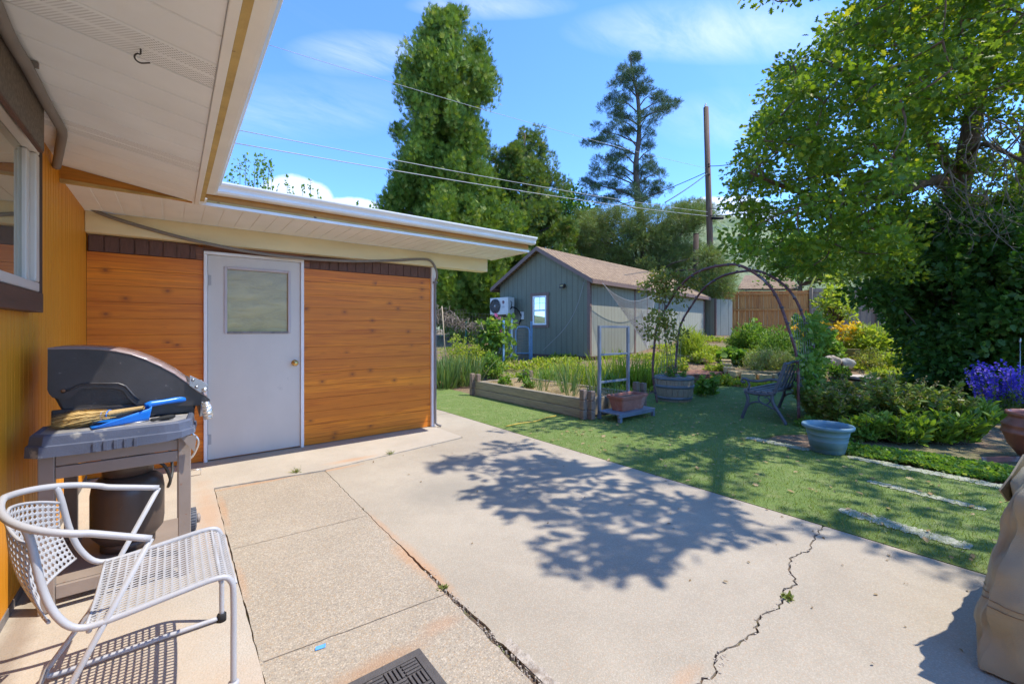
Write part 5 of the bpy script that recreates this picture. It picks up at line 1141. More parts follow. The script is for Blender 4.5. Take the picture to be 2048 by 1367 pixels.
b.lathe([(.05, .022), (0, .024)], 16, (0, 0, 0), 0, fm); b.build('fan_grille', mat('grey wire grille', (.42, .40, .38), .5, .1, 9), ac)
wm = Matrix.Translation((-.1525, -.20, -.03)) @ Matrix(((0, 0, -1, 0), (-1, 0, 0, 0), (0, 1, 0, 0), (0, 0, 0, 1)))
tx = text_mb('LG', .10); b = MB(); b.add([wm @ Vector(q) for q in tx.v], tx.f); b.build('lettering', mat('grey lettering', (.25, .25, .26), .5, .05, 9), ac)
b = MB(); b.lathe([(0, .001), (.055, .001)], 24, (-.1515, -.20, .12), 0, Matrix.Rotation(R(-90), 4, 'Y')); b.build('emblem', mat('crimson emblem', (.45, .02, .05), .4, .05, 9), ac)
b = MB(); b.tube([wm @ Vector((.03 * math.cos(a), .15 + .03 * math.sin(a), .003)) for a in [R(30 + k * 30) for k in range(11)]], .004, 5); b.tube([wm @ Vector((0, .165, .003)), wm @ Vector((0, .138, .003)), wm @ Vector((.012, .138, .003))], .003, 5); b.build('emblem_line', M_white, ac)
b = MB(); b.tube(smooth_path([(-.05, -.43, .15), (-.06, -.50, .1), (-.05, -.47, 0), (-.02, -.43, -.1)]), .01, 6); b.tube(smooth_path([(-.05, -.44, -.1), (-.05, -.52, -.05), (.1, -.60, -.12), (.25, -.62, -.35), (.28, -.5, -.6)]), .022, 7); b.build('hose', M_black, ac)
b = MB()
for y in (-.33, .33): b.bar((-.12, y, -.30), (.285, y, -.30), .03, .03); b.bar((.0, y, -.32), (.285, y, -.55), .02, .02)
b.build('bracket', M_acw, ac)
b = MB(); b.box((-.045, 2.5, 1.22), (0, 2.65, 1.47)); sb(b, 'junction_box', M_acw, bevel=.006)
# net hung from the eave, with ropes
M_net = mat('grey knotted net', (.33, .31, .30), .8, .1, 9)
net = thing('net', 'grey knotted net hanging in a triangle from the shed eave', 'net', shed.matrix_basis @ Vector((2.0, -.3, 1)), 0)
e0 = shed.matrix_basis @ Vector((.22, -.28, 2.22)); e1 = shed.matrix_basis @ Vector((3.7, -.28, 2.2)); bt_ = shed.matrix_basis @ Vector((2.0, -.8, .25))
def nfn(u, v):
    top_ = e0.lerp(e1, u); sag = -.42 * math.sin(math.pi * u) ** .8 * (1 - v); w_ = (1 - v) ** 1.1
    x = bt_.lerp(top_, w_); x.z = bt_.z + (top_.z + sag - bt_.z) * (1 - v); x += (bt_ - top_) * 0; return x
b = MB(); NU, NV = 46, 30
for d_ in (1, -1):
    for i in range(-NV, NU + NV):
        pts = []
        for j in range(NV + 1):
            u = (i + d_ * j * .9) / NU
            if 0 <= u <= 1: pts.append(nfn(u, j / NV))
        if len(pts) > 1: b.tube(pts, .0028, 3, 0, False)
b.build('mesh', M_net, net, world=True)
b = MB(); b.tube([nfn(k / 20, 0) for k in range(21)], .007, 5); b.tube([nfn(0, k / 10) for k in range(11)], .006, 5); b.tube([nfn(1, k / 10) for k in range(11)], .006, 5)
b.build('edge_rope', M_net, net, world=True)
rp = [shed.matrix_basis @ Vector(q) for q in ((-.1, .12, 2.28), (-.25, .3, 1.5), (-.5, .55, .9), (-.95, .95, .3))]
b = MB(); b.tube(smooth_path(rp), .006, 5); tag(b.build('guy_rope', M_net), 'thin grey rope running from the shed corner eave down to the ground', 'rope')
# screen and cedar fence
scr = thing('privacy_screen', 'pale sage screen panels beyond the far end of the shed', 'screen', TG(1430, 19.2))
for (u0, u1, t0, t1, dk) in ((1409, 1430, 19.6, 19.1, 1), (1431, 1464, 19.1, 19.3, 0)):
    a, c_ = TG(u0, t0), TG(u1, t1); b = MB(); h = 1.3 + 60 / FPX * t0 - a.z; b.bar(a + Vector((0, 0, h / 2)), c_ + Vector((0, 0, h / 2)), .05, h); b.build('panel', M_sage2, scr, world=True)
    b = MB(); b.bar(a, a + Vector((0, 0, h + .03)), .09, .09); b.build('post', M_trimb, scr, world=True)
def fence_mat(name, c1, c2, c3):
    m, nt, p, out = newmat(name); v = nt.coord(); rnd = nt.new('ShaderNodeNewGeometry').outputs['Random Per Island']; n1 = nt.noise(nt.mapping(v, scale=(9, 9, .9)), 1.5, 5, .7, .8)
    c = nt.mix(rnd, c1, c2); c = nt.mix(nt.ramp(n1, .42, .7, 0, .8), c, c3); nt.put(p.inputs['Base Color'], c); p.inputs['Roughness'].default_value = .85; nt.put(p.inputs['Normal'], nt.bump(n1, .4, .01)); return m
M_ced = fence_mat('cedar fence boards', (.46, .17, .04), (.60, .28, .08), (.28, .10, .03)); M_ced2 = fence_mat('greyed fence boards', (.24, .16, .11), (.40, .30, .20), (.13, .10, .085))
fence = thing('wooden_fence', 'tall cedar board fence across the back of the garden', 'fence', TG(1600, 18))
FA, FB = TG(1442, 20.2), TG(1880, 18.2); FL = (FB - FA).length; fd = (FB - FA) / FL; fd.z = 0; fn_ = Vector((-fd.y, fd.x, 0)); 
def fz(s): return 1.02 if s < 4.1 else 1.0
b = MB(); b2 = MB(); s = 0.0; r = random.Random(9)
while s < FL:
    wv = r.uniform(.125, .15); tgt = b if s < 3.7 else b2; q = FA + fd * s + fn_ * .03; top_ = (3.05 if s < 3.7 else 3.14) + r.uniform(-.02, .02); q2 = q + fd * wv
    g_ = fn_ * .02; P = [(q.x, q.y), (q2.x, q2.y), (q2.x + g_.x, q2.y + g_.y), (q.x + g_.x, q.y + g_.y)]; tgt.prism(P, 'z', .9, top_); s += wv + (r.uniform(.006, .02) if s < 3.45 else r.uniform(.003, .010))
b.build('board_panel', M_ced, fence, world=True); b2.build('board_panel', M_ced2, fence, world=True)
for (s0, s1, zz_) in ((0, 3.67, 2.92), (0, 3.67, 2.2), (0, 3.67, 1.42), (3.75, FL, 3.0), (3.75, FL, 2.2), (3.75, FL, 1.38)):
    b = MB(); a, c_ = FA + fd * s0, FA + fd * s1; a.z = c_.z = zz_; b.bar(a, c_, .05, .09); b.build('rail', M_ced if s1 < 4 else M_ced2, fence, world=True)
for s in (.0, 3.71, 6.3):
    b = MB(); q = FA + fd * s - fn_ * .04; b.bar((q.x, q.y, .8), (q.x, q.y, 3.1 + .07 * (s > 1)), .11, .11); b.build('post', M_ced2, fence, world=True)
# neighbour's house roof behind the fence
nb = thing('neighbor_house', 'tan shingled neighbour house roof behind the cedar fence', 'house', TG(1500, 29))
p0, p1 = T(1475, 577, 27), T(1605, 577, 25.5); r0, r1 = T(1490, 550, 30), T(1572, 549, 29)
b = MB(); b.add([p0, p1, r1, r0, p0 - Vector((0, 0, .12)), p1 - Vector((0, 0, .12)), r1 - Vector((0, 0, .12)), r0 - Vector((0, 0, .12))], [(0, 1, 2, 3), (7, 6, 5, 4), (0, 4, 5, 1), (1, 5, 6, 2), (2, 6, 7, 3), (3, 7, 4, 0)]); b.build('roof', M_shing, nb, world=True)
b = MB(); w0, w1 = p0.lerp(r0, .15), p1.lerp(r1, .15); b.add([(w0.x, w0.y, .8), (w1.x, w1.y, .8), (w1.x, w1.y, w1.z - .3), (w0.x, w0.y, w0.z - .3)], [(0, 1, 2, 3)]); b.build('wall', M_cream, nb, world=True, solid=.2)
b = MB(); a, c_ = T(1617, 568, 20.3), T(1631, 552, 20.3); b.bar(a - Vector((0, 0, .3)), c_, .06, .06); tag(b.build('yellow_pole', mat('bright yellow bar', (.75, .52, .02), .5, .08, 9)), 'slanted bright yellow bar sticking up behind the fence', 'bar')

# ------------------------------------------------------------------ utility poles and wires
M_pole = mat('weathered utility pole', (0.15, 0.085, 0.05), .9, .35, 6, .5, 40, stretch=(4, 4, .4), col2=(.22, .15, .10))
pt = T(1412, 215, 20); pbse = T(1421, 520, 20); pdir = (pbse - pt) / (pt.z - pbse.z)
up = thing('utility_pole', 'tall weathered wooden utility pole rising beside the pine', 'utility pole', (pbse.x, pbse.y, .8))
bse = pt + pdir * (pt.z - .8); b = MB(); b.tube([bse, bse.lerp(pt, .5), pt], [.155, .135, .115], 14); b.build('pole', M_pole, up, world=True)
b = MB(); b.tube([pt + Vector((-.06, 0, -.1)), pt + Vector((-.07, 0, .08))], .04, 8); b.tube([pt + Vector((-.03, 0, .05)), pt + Vector((-.02, 0, .17))], .03, 8); b.build('insulator', mat('grey insulator', (.2, .2, .22), .4, .2, 9), up, world=True)
def onpole(v): return pt.lerp(bse, (v - 215) / (520 - 215) * ((pt.z - pbse.z) / (pt.z - .8)))
q = onpole(437); b = MB(); b.tube([q + Vector((-.05, -.15, -.02)), q + Vector((.40, -.45, 0))], .07, 10); b.build('splice_box', M_black, up, world=True)
b = MB(); 
for v in (332, 337, 352): q = onpole(v); b.tube([q, q + Vector((-.2, -.16, -.05 if v > 340 else .02))], .018, 6); b.lathe([(0, 0), (.035, .02), (.04, .06), (0, .1)], 8, q + Vector((-.2, -.16, -.06)))
b.build('wire_clamps', M_black, up, world=True)
b = MB(); q = T(1392, 468, 21); b.tube([(q.x, q.y, .8), q], .13, 12); b.tube([q - Vector((0, 0, .02)), q + Vector((0, 0, .02))], .135, 12); tag(b.build('wooden_post', mat('dark post', (.07, .04, .025), .9, .3, 6)), 'shorter dark wooden post left of the tall utility pole', 'post')
M_cable = mat('pale overhead cable', (.42, .42, .42), .6, .05, 9); M_cabled = mat('black overhead cable', (.03, .03, .03), .6, .05, 9)
def wire(a, b_, sag, r_, m, lab):
    a = Vector(a); b_ = Vector(b_); pts = [a.lerp(b_, k / 24) - Vector((0, 0, sag * 4 * (k / 24) * (1 - k / 24))) for k in range(25)]
    b = MB(); b.tube(pts, r_, 5); tag(b.build('overhead_wire', m), lab, 'wire', 'overhead wires')
wire(T(440, 281, 7), onpole(432), .12, .009, M_cable, 'lower of the two pale cables sloping from the gutter past the conifers')
wire(T(440, 253, 7.2), onpole(424), .12, .008, M_cable, 'upper of the two pale cables sloping from the gutter past the conifers')
wire(T(505, 80, 9), onpole(337), .15, .006, M_cable, 'highest thin pale wire crossing the top of the tall conifer')
wire(onpole(332), T(1560, 300, 14), .15, .016, M_cabled, 'black wire leaving the utility pole at its upper clamp towards the oak')
wire(onpole(416), T(1540, 380, 15), .25, .018, M_cabled, 'black sagging wire leaving the utility pole towards the oak below the upper clamp')
wire(onpole(431), T(1560, 420, 15), .05, .022, M_cabled, 'thick black cable leaving the utility pole at the splice box')
wire(onpole(343), T(1180, 425, 24), .2, .018, M_cabled, 'black wire running down from the utility pole into the juniper')
wire(onpole(346), T(1330, 405, 15), .05, .020, M_cabled, 'steep black service wire dropping from the utility pole behind the shed')

# ------------------------------------------------------------------ wire fence and blue gate of the side garden
M_green = mat('green painted steel', (.02, .14, .10), .5, .2, 9); M_gblue = mat('light blue painted steel', (.20, .36, .58), .5, .12, 9, spots=((.4, .45, .5), 30, .7))
M_wired = mat('rusty dark fence wire', (.12, .10, .085), .7, .2, 9)
wf_ = thing('wire_fence', 'rusty welded wire fence with a green post beside the house corner', 'fence', TG(925, 12))
fa, fb_, fc = TG(850, 11.4), TG(932, 12.2), TG(1003, 12.0)
b = MB(); wire_panel(b, fa, fb_, fb_ + Vector((0, 0, 1.45)), fa + Vector((0, 0, 1.45)), 14, 14, .003); wire_panel(b, fb_, fc, fc + Vector((0, 0, 1.3)), fb_ + Vector((0, 0, 1.35)), 11, 13, .003); b.build('wire_mesh', M_wired, wf_, world=True)
b = MB(); q = T(932, 642, 12.2); b.bar((q.x, q.y, 0), q, .045, .035); b.build('post', M_green, wf_, world=True)
b = MB(); b.tube([TG(893, 10.9), T(884, 612, 11.2)], .014, 6); tag(b.build('bamboo_stake', mat('pale bamboo', (.42, .33, .2), .7, .15, 9)), 'pale leaning stake in front of the wire fence', 'stake')
gate = thing('garden_gate', 'light blue steel garden gate with a rounded frame and wire infill', 'gate', TG(1050, 12.9))
def gp(u, v, t_): return T(u, v, t_)
for (u, v0, v1, t_, lab) in ((1007, 640, 748, 11.8, 0), (1023, 638, 742, 12.6, 0), (1063, 642, 735, 12.9, 0)):
    b = MB(); b.bar(gp(u, v1, t_), gp(u, v0, t_), .05, .04); b.build('post', M_gblue, gate, world=True)
tg = 12.8; fr = [gp(1032, 736, tg), gp(1032, 690, tg), gp(1032, 662, tg), gp(1034, 656, tg), gp(1038, 653.5, tg), gp(1052, 653.5, tg), gp(1057, 656, tg), gp(1059, 662, tg), gp(1059, 690, tg), gp(1059, 736, tg)]
b = MB(); b.tube(fr, .024, 8); b.tube([gp(1032, 706, tg), gp(1059, 706, tg)], .02, 8); b.tube([gp(1032, 734, tg), gp(1059, 734, tg)], .02, 8); b.build('frame', M_gblue, gate, world=True)
b = MB(); wire_panel(b, gp(1032, 734, tg), gp(1059, 734, tg), gp(1059, 656, tg), gp(1032, 656, tg), 7, 15, .0035); wire_panel(b, gp(1007, 745, 11.8), gp(1063, 735, 12.9), gp(1063, 646, 12.9), gp(1007, 645, 11.8), 14, 13, .0025); b.build('wire_infill', M_wired, gate, world=True)
# dead vine tangle on the fence
b = MB(); rr = random.Random(33)
for k in range(190):
    f = rr.random() ** .8; c0 = fa.lerp(fb_, f * 1.35 - .05) if f < .75 else fb_.lerp(fc, (f - .75) * 4); c0 = Vector(c0); c0.z = 1.75 - .55 * f + rr.gauss(0, .10 * (1.3 - f))
    d = Vector((rr.gauss(0, .5), rr.gauss(0, .5), rr.gauss(-.05, .25))); L = rr.uniform(.3, .8); pts = [c0 + d * L * (i / 5 - .5) + Vector((rr.gauss(0, .04), rr.gauss(0, .04), rr.gauss(0, .04) + .10 * math.sin(i * .6))) for i in range(6)]
    b.tube(pts, [rr.uniform(.004, .009)] * 5 + [.002], 4, 0, False)
tag(b.build('dead_vine', mat('dry grey twigs', (.27, .215, .165), .9, .3, 9)), 'tangle of dry grey vine twigs on top of the wire fence', 'dead vine')
# ------------------------------------------------------------------ foliage materials
L_oak = leafmat('oak leaves', (0.055, 0.120, 0.014), (0.20, 0.29, 0.03), (0.34, 0.36, 0.035), trans=.45, tcol=(1.7, 1.6, .5), clump=.9)
L_ced = leafmat('cedar sprays', (0.055, 0.118, 0.013), (0.22, 0.315, 0.038), (0.34, 0.38, 0.08), trans=.28, tcol=(1.4, 1.4, .5), clump=.6, rough=.6)
L_ced2 = leafmat('juniper sprays', (0.070, 0.130, 0.020), (0.185, 0.25, 0.045), (0.28, 0.26, 0.09), trans=.28, clump=.6, rough=.6)
L_pine = leafmat('pine needles', (0.050, 0.098, 0.040), (0.105, 0.160, 0.068), None, trans=.15, tcol=(1.2, 1.3, .9), clump=.5, rough=.6)
L_jun = leafmat('olive juniper needles', (0.12, 0.18, 0.042), (0.24, 0.29, 0.085), (0.22, 0.19, 0.09), trans=.22, clump=.5, rough=.6)
L_dark = leafmat('dark glossy leaves', (0.034, 0.092, 0.017), (0.085, 0.17, 0.03), (0.16, 0.26, 0.045), trans=.35, tcol=(1.4, 1.6, .6), clump=1.2, rough=.4)
L_back = leafmat('pale green leaves', (0.15, 0.23, 0.05), (0.27, 0.36, 0.09), None, trans=.4, clump=.4)  # light green leaf colour of the trees behind the fence
L_sage = leafmat('sage leaves', (0.13, 0.20, 0.03), (0.25, 0.31, 0.06), (0.30, 0.28, 0.10), trans=.3, clump=3)
L_long = leafmat('long salvia leaves', (0.12, 0.22, 0.025), (0.23, 0.34, 0.05), None, trans=.35, clump=3)
L_yel = leafmat('yellow green leaves', (0.22, 0.30, 0.03), (0.38, 0.44, 0.06), (0.46, 0.44, 0.12), trans=.4, clump=2)
L_mid = leafmat('garden green leaves', (0.10, 0.21, 0.028), (0.22, 0.34, 0.06), (0.31, 0.37, 0.10), trans=.35, clump=2)
L_grey = leafmat('grey green lavender', (0.20, 0.27, 0.085), (0.33, 0.38, 0.13), (0.40, 0.33, 0.26), trans=.25, clump=2.5)
L_olive = leafmat('olive brown vine leaves', (0.14, 0.17, 0.035), (0.27, 0.27, 0.06), (0.30, 0.20, 0.06), trans=.35, clump=2)
L_blade = leafmat('blue green blades', (0.095, 0.175, 0.055), (0.19, 0.27, 0.085), (0.35, 0.34, 0.14), trans=.3, clump=2)
L_dry = leafmat('dry stalks', (0.36, 0.26, 0.12), (0.50, 0.38, 0.19), (0.2, .22, .06), trans=.2)
F_tan = leafmat('tan seed heads', (0.27, 0.21, 0.10), (0.37, 0.29, 0.15), (0.19, 0.19, .08), trans=.2)
F_purple = leafmat('violet blue petals', (0.09, 0.06, 0.50), (0.18, 0.13, 0.66), (0.38, 0.30, 0.75), trans=.35, tcol=(1.1, 1.0, 1.4))
F_yellow = leafmat('golden yellow petals', (0.75, 0.48, 0.02), (0.85, 0.62, 0.05), None, trans=.3, tcol=(1.2, 1.1, .4))
F_pink = leafmat('magenta petals', (0.55, 0.10, 0.38), (0.65, 0.18, 0.48), None, trans=.3)
B_oak = mat('furrowed oak bark', (0.145, 0.085, 0.050), .95, .4, 10, 1.0, 40, stretch=(6, 6, .6), col2=(.26, .16, .09))
B_con = mat('grey brown bark', (0.14, 0.10, 0.075), .95, .3, 8, .8, 40, stretch=(4, 4, .6))
B_dead = mat('dead grey branch', (0.22, 0.175, 0.145), .9, .2, 9)
B_stem = mat('green brown stems', (0.15, 0.15, 0.06), .8, .3, 9)

def clumpset(C, Rd, per, up=.35, flat=.75, out=1.0):
    """leaf roots and directions for ellipsoidal clumps at C (n,3) with radius Rd"""
    C = np.asarray(C, float); n = len(C); Rd = np.broadcast_to(np.asarray(Rd, float), (n,))
    d = unit(RNG.normal(size=(n, per, 3))); r_ = RNG.random((n, per, 1)) ** .45
    P = C[:, None, :] + d * r_ * Rd[:, None, None] * np.array([1, 1, flat])
    D = d * out + RNG.normal(size=d.shape) * .6; D[..., 2] += up
    return P.reshape(-1, 3), D.reshape(-1, 3)
def tree_thing(name, lab, base, cat='tree', group=None): return thing(name, lab, cat, base, 0, group)
def edge(tab, v):
    vs = [q[0] for q in tab]; return np.interp(v, vs, [q[1] for q in tab]), np.interp(v, vs, [q[2] for q in tab])
def Tn(u, v, t):
    a = (u - 1024) / FPX; b = (658 - v) / FPX
    return np.stack([(_fw[0] + a * _rt[0]) * t, (_fw[1] + a * _rt[1]) * t, CAM_H + b * t], -1)
def pixn(P):
    f = P[:, 0] * _fw[0] + P[:, 1] * _fw[1]; r_ = P[:, 0] * _rt[0] + P[:, 1] * _rt[1]
    f_ = np.maximum(f, .01); return 1024 + FPX * r_ / f_, 658 - FPX * (P[:, 2] - CAM_H) / f_, f

# ------------------------------------------------------------------ conifers behind the wing and the shed
def envelope_tree(lab, name, tab, t0, n, rad, per, fl, m, tm, W, trunk_u, lean=0.0, up=.9, base_u=None, extra=(), upb=1.0):
    """round tree whose outline (v, left, right) was measured at distance t0: clumps near the surface of a body as deep as it is wide"""
    v0, v1 = tab[0][0], tab[-1][0]
    vv = v0 + (v1 - v0) * RNG.random(n * 2) ** .8; l, r_ = edge(tab, vv); keep = RNG.random(n * 2) < (r_ - l) / max(r_ - l) + .1; vv, l, r_ = vv[keep][:n], l[keep][:n], r_[keep][:n]
    c_, h = (l + r_) / 2, np.maximum((r_ - l) / 2 - rad * .55 * FPX / t0, 3); th = RNG.random(len(vv)) * 2 * math.pi; rr_ = RNG.random(len(vv)) ** .35
    h = h * (1 + .30 * np.sin(vv * .085 + 1) * np.sin(th * 2 + vv * .02) + .14 * np.sin(vv * .19 + th * 3)); u = c_ + h * rr_ * np.cos(th); dt = h * rr_ * np.sin(th) * t0 / FPX
    C = Tn(u, vv, t0 + dt)
    for (eu, ev, et) in extra: C = np.vstack([C, np.array(T(eu, ev, et))])
    C[:, 2] = np.maximum(C[:, 2], .6)
    P, D = clumpset(C, rad * RNG.uniform(.5, 1.35, len(C)), per, up, 1.5)
    ax = np.array(T(trunk_u, 658, t0)); outw = P - ax; outw[:, 2] = 0; D = D + unit(outw) * .5
    base = TG(trunk_u, t0); t_ = tree_thing(name, lab, base)
    Nn = D * np.array([1, 1, .3]) * .5 + RNG.normal(size=D.shape) * .7 + unit(outw) * .5; D = D * .5 + np.array([0, 0, .75]) + RNG.normal(size=D.shape) * .45
    scatter('crown', P, D, fl * RNG.uniform(.6, 1.25, len(P)), W, tm, m, t_, N=Nn, world=True)
    top_ = T(trunk_u + lean, v0 + 8, t0); H = top_.z - base.z; b = MB()
    b.tube([base - Vector((0, 0, .2)), base.lerp(top_, .5), top_], [H * .022, H * .014, .02], 9)
    for q in C[:: max(1, len(C) // 110)]:
        q = Vector(q); f = max(.05, min(.98, (q.z - base.z) / H - .05)); a = base.lerp(top_, f); b.tube([a, a.lerp(q, .5) + Vector((0, 0, -.1)), q], [.05, .035, .012], 5, 0, False)
    b.build('trunk', B_con, t_, world=True); return t_
cedtab = [(8, 905, 925), (30, 885, 935), (55, 838, 950), (100, 815, 978), (150, 798, 990), (210, 800, 990), (240, 802, 945), (270, 800, 980), (320, 795, 998), (370, 772, 1005), (415, 742, 1035), (470, 752, 1050), (540, 790, 1040), (640, 830, 1010)]
ex = [(870 + 140 * RNG.random(), 480 + 170 * RNG.random(), 15.5 + 2 * RNG.random()) for k in range(46)]
envelope_tree('tallest conifer, a broad bright green cedar rising behind the house wing', 'cedar_tree', cedtab, 19.5, 430, .52, 230, .24, L_ced, 'frond', .8, 912, extra=ex, up=.9)
jtab = [(258, 1038, 1060), (285, 1005, 1098), (320, 980, 1112), (400, 975, 1122), (460, 975, 1150), (520, 975, 1170), (620, 975, 1180)]
envelope_tree('smaller pointed cedar close to the right of the tallest conifer', 'cedar_tree', jtab, 21, 200, .42, 170, .22, L_ced2, 'frond', .9, 1050, up=.3)
# blue green pine with separate tiers and a visible trunk
pt_ = tree_thing('pine_tree', 'slender blue green pine with open tiers beside the utility pole', TG(1285, 25.5))
tiers = [(1262, 122, 12, 14), (1252, 145, 20, 12), (1275, 150, 16, 12), (1246, 170, 26, 12), (1284, 176, 22, 12), (1300, 190, 22, 10), (1330, 200, 22, 10), (1352, 213, 15, 7), (1312, 222, 24, 9), (1240, 200, 28, 12), (1222, 224, 24, 12), (1240, 240, 24, 10), (1290, 240, 20, 12), (1205, 262, 22, 11), (1182, 284, 19, 8), (1215, 285, 26, 9), (1292, 268, 15, 10), (1250, 270, 22, 10), (1300, 300, 15, 10), (1240, 305, 22, 10), (1218, 325, 26, 11), (1300, 322, 20, 10), (1195, 345, 24, 10), (1175, 368, 15, 8), (1236, 345, 22, 12), (1290, 345, 22, 10), (1316, 345, 12, 7), (1212, 372, 26, 10), (1300, 370, 22, 10), (1322, 384, 20, 9), (1250, 380, 26, 12), (1280, 395, 30, 12), (1200, 395, 34, 12)]
C = []; Rr = []
for (u, v, ru, rv) in tiers:
    k = max(3, int(ru * rv / 42))
    for q in range(k):
        a = RNG.random() * 6.28; s = RNG.random() ** .5; C.append(np.array(T(u + ru * s * math.cos(a), v + rv * s * math.sin(a), 25.5 + RNG.normal() * ru / 40))); Rr.append(.22 + .16 * RNG.random())
P, D = clumpset(C, np.array(Rr), 120, .7, .6)
scatter('crown', P, D, RNG.uniform(.16, .30, len(P)), .55, 'needle', L_pine, pt_, world=True)
trk = [T(1286, 470, 25.5), T(1276, 400, 25.5), T(1272, 330, 25.5), T(1278, 270, 25.5), T(1276, 200, 25.5), T(1264, 140, 25.5), T(1261, 112, 25.5)]
b = MB(); b.tube(smooth_path([TG(1287, 25.5)] + trk, 4), [.22] * 5 + [.2] * 4 + [.17] * 4 + [.14] * 4 + [.11] * 4 + [.08] * 4 + [.05] * 4, 8)
for (u, v, ru, rv) in tiers:
    q = T(u, v, 25.5); vv = min(460, v + 26); k = Vector((0, 0, 0)); a = T(float(np.interp(vv, [112, 140, 200, 270, 330, 400, 470], [1261, 1264, 1276, 1278, 1272, 1276, 1286])), vv, 25.5); b.tube([a, a.lerp(q, .55) + Vector((0, 0, .12)), q], [.05, .035, .012], 5, 0, False)
b.build('trunk', B_con, pt_, world=True)
# spreading juniper behind the shed
jt = tree_thing('juniper_tree', 'spreading olive green juniper arching over the shed roof', TG(1290, 22.8))
C = []
top_u = [1120, 1160, 1220, 1290, 1340, 1375, 1410, 1435, 1460]; top_v = [455, 425, 412, 412, 418, 398, 402, 440, 540]
while len(C) < 430:
    u, v = 1115 + 345 * RNG.random(), 395 + 205 * RNG.random(); t_ = 21.6 + RNG.random() * 2.4
    if v > np.interp(u, top_u, top_v) + 6 and v < 520 + (u - 1115) * .28 and not (u > 1400 and 440 < v < 535): C.append(np.array(T(u, v, t_)))
for k in range(34):      # a low limb hanging beyond the end of the shed
    C.append(np.array(T(1395 + 62 * RNG.random(), 505 + 88 * RNG.random(), 19.6 + RNG.normal() * .25)))
P, D = clumpset(C, RNG.uniform(.3, .6, len(C)), 130, .25, .6)
scatter('crown', P, D, RNG.uniform(.16, .32, len(P)), .5, 'needle', L_jun, jt, world=True)
b = MB(); bs = TG(1290, 22.8); fk = T(1290, 560, 22.8); b.tube([bs, fk, T(1270, 500, 22.8)], [.2, .14, .07], 9)
for q in C[::7]: q = Vector(q); b.tube([fk, fk.lerp(q, .5) + Vector((0, 0, .25)), q], [.05, .03, .010], 5, 0, False)
b.build('trunk', B_con, jt, world=True)
# broadleaf trees
def leafy(lab, name, blobs, t0, n, per, L, m, tm='leaf', W=.8, rad=.5, trunk_u=None, zt=None, dt=1.2, barkm=None):
    tot = sum(q[2] * q[3] for q in blobs); C = []
    for (u, v, ru, rv) in blobs:
        for k in range(max(2, int(n * ru * rv / tot))):
            a = RNG.random() * 6.28; s = RNG.random() ** .5; C.append(np.array(T(u + ru * s * math.cos(a), v + rv * s * math.sin(a), t0 + RNG.normal() * dt * .5)))
    P, D = clumpset(C, rad * RNG.uniform(.6, 1.2, len(C)), per, .2, .8); tu = trunk_u or blobs[0][0]; base = TG(tu, t0)
    t_ = tree_thing(name, lab, base); scatter('crown', P, D, L * RNG.uniform(.65, 1.25, len(P)), W, tm, m, t_, world=True)
    fk = Vector(base); fk.z = base.z + (np.mean([q[2] for q in C]) - base.z) * .55; b = MB(); b.tube([base - Vector((0, 0, .1)), fk], [.05 + .02 * t0 / 4, .03 + .012 * t0 / 4], 8)
    for q in C[:: max(1, len(C) // 40)]: q = Vector(q); b.tube([fk, fk.lerp(q, .5) + Vector((0, 0, .1)), q], [.03, .02, .006], 5, 0, False)
    b.build('trunk', barkm or B_con, t_, world=True); return t_
leafy('light green leafy tree behind the cedar fence below the oak', 'tree', [(1600, 500, 60, 55), (1680, 500, 70, 60), (1740, 520, 60, 50), (1640, 545, 60, 25), (1560, 545, 30, 20), (1800, 480, 50, 60), (1870, 470, 60, 70), (1960, 480, 80, 60)], 24, 190, 90, .17, L_back, rad=.75, dt=2)
leafy('round mid green tree between the two conifers behind the shed', 'tree', [(1125, 405, 30, 40), (1150, 440, 34, 36), (1175, 470, 44, 40), (1100, 460, 34, 50), (1210, 500, 40, 30)], 25, 110, 80, .17, L_mid, rad=.6)
leafy('small yellow green sapling in front of the cedar fence', 'sapling', [(1672, 590, 26, 22), (1690, 620, 24, 18), (1650, 610, 18, 14), (1640, 635, 20, 10), (1660, 560, 10, 10)], 14.6, 46, 34, .15, L_yel, rad=.2, dt=.5, W=.5, trunk_u=1676)
# upright shoots of a tree beyond the wing roof
st_ = tree_thing('tree', 'leafy tree with thin upright shoots showing above the wing gutter at left', TG(520, 11)); P = []; D = []; b = MB()
for (u, vt, vb, wd) in [(465, 335, 400, 9), (480, 320, 400, 9), (492, 310, 400, 9), (505, 325, 400, 10), (515, 312, 400, 8), (525, 305, 400, 8), (535, 318, 400, 9), (546, 330, 400, 8), (455, 350, 400, 10), (575, 350, 405, 4), (590, 375, 405, 6), (605, 368, 405, 4), (622, 360, 410, 5), (640, 380, 410, 5), (500, 350, 400, 14), (530, 355, 400, 14), (470, 365, 400, 14), (555, 372, 400, 10), (652, 402, 415, 4), (715, 405, 422, 4), (735, 412, 425, 6), (748, 402, 425, 5)]:
    t0 = 10.6 + RNG.random() * .9; a, c_ = T(u, vb + 60, t0), T(u + RNG.normal() * 3, vt, t0); b.tube([T(520, 446, 11), a, a.lerp(c_, .5), c_], [.016, .012, .008, .003], 4, 0, False)
    for k in range(int((vb - vt) * .9) + 12):
        f = RNG.random(); q = Vector(a).lerp(c_, f) + Vector(RNG.normal(size=3) * wd / FPX * t0 * .35); P.append(q[:]); D.append(RNG.normal(size=3) * .8 + np.array([0, 0, .9]))
scatter('crown', P, D, RNG.uniform(.05, .10, len(P)), .8, 'leaf', L_mid, st_, world=True); b.tube([TG(520, 11), T(520, 440, 11)], [.09, .05], 8); b.build('trunk', B_con, st_, world=True)

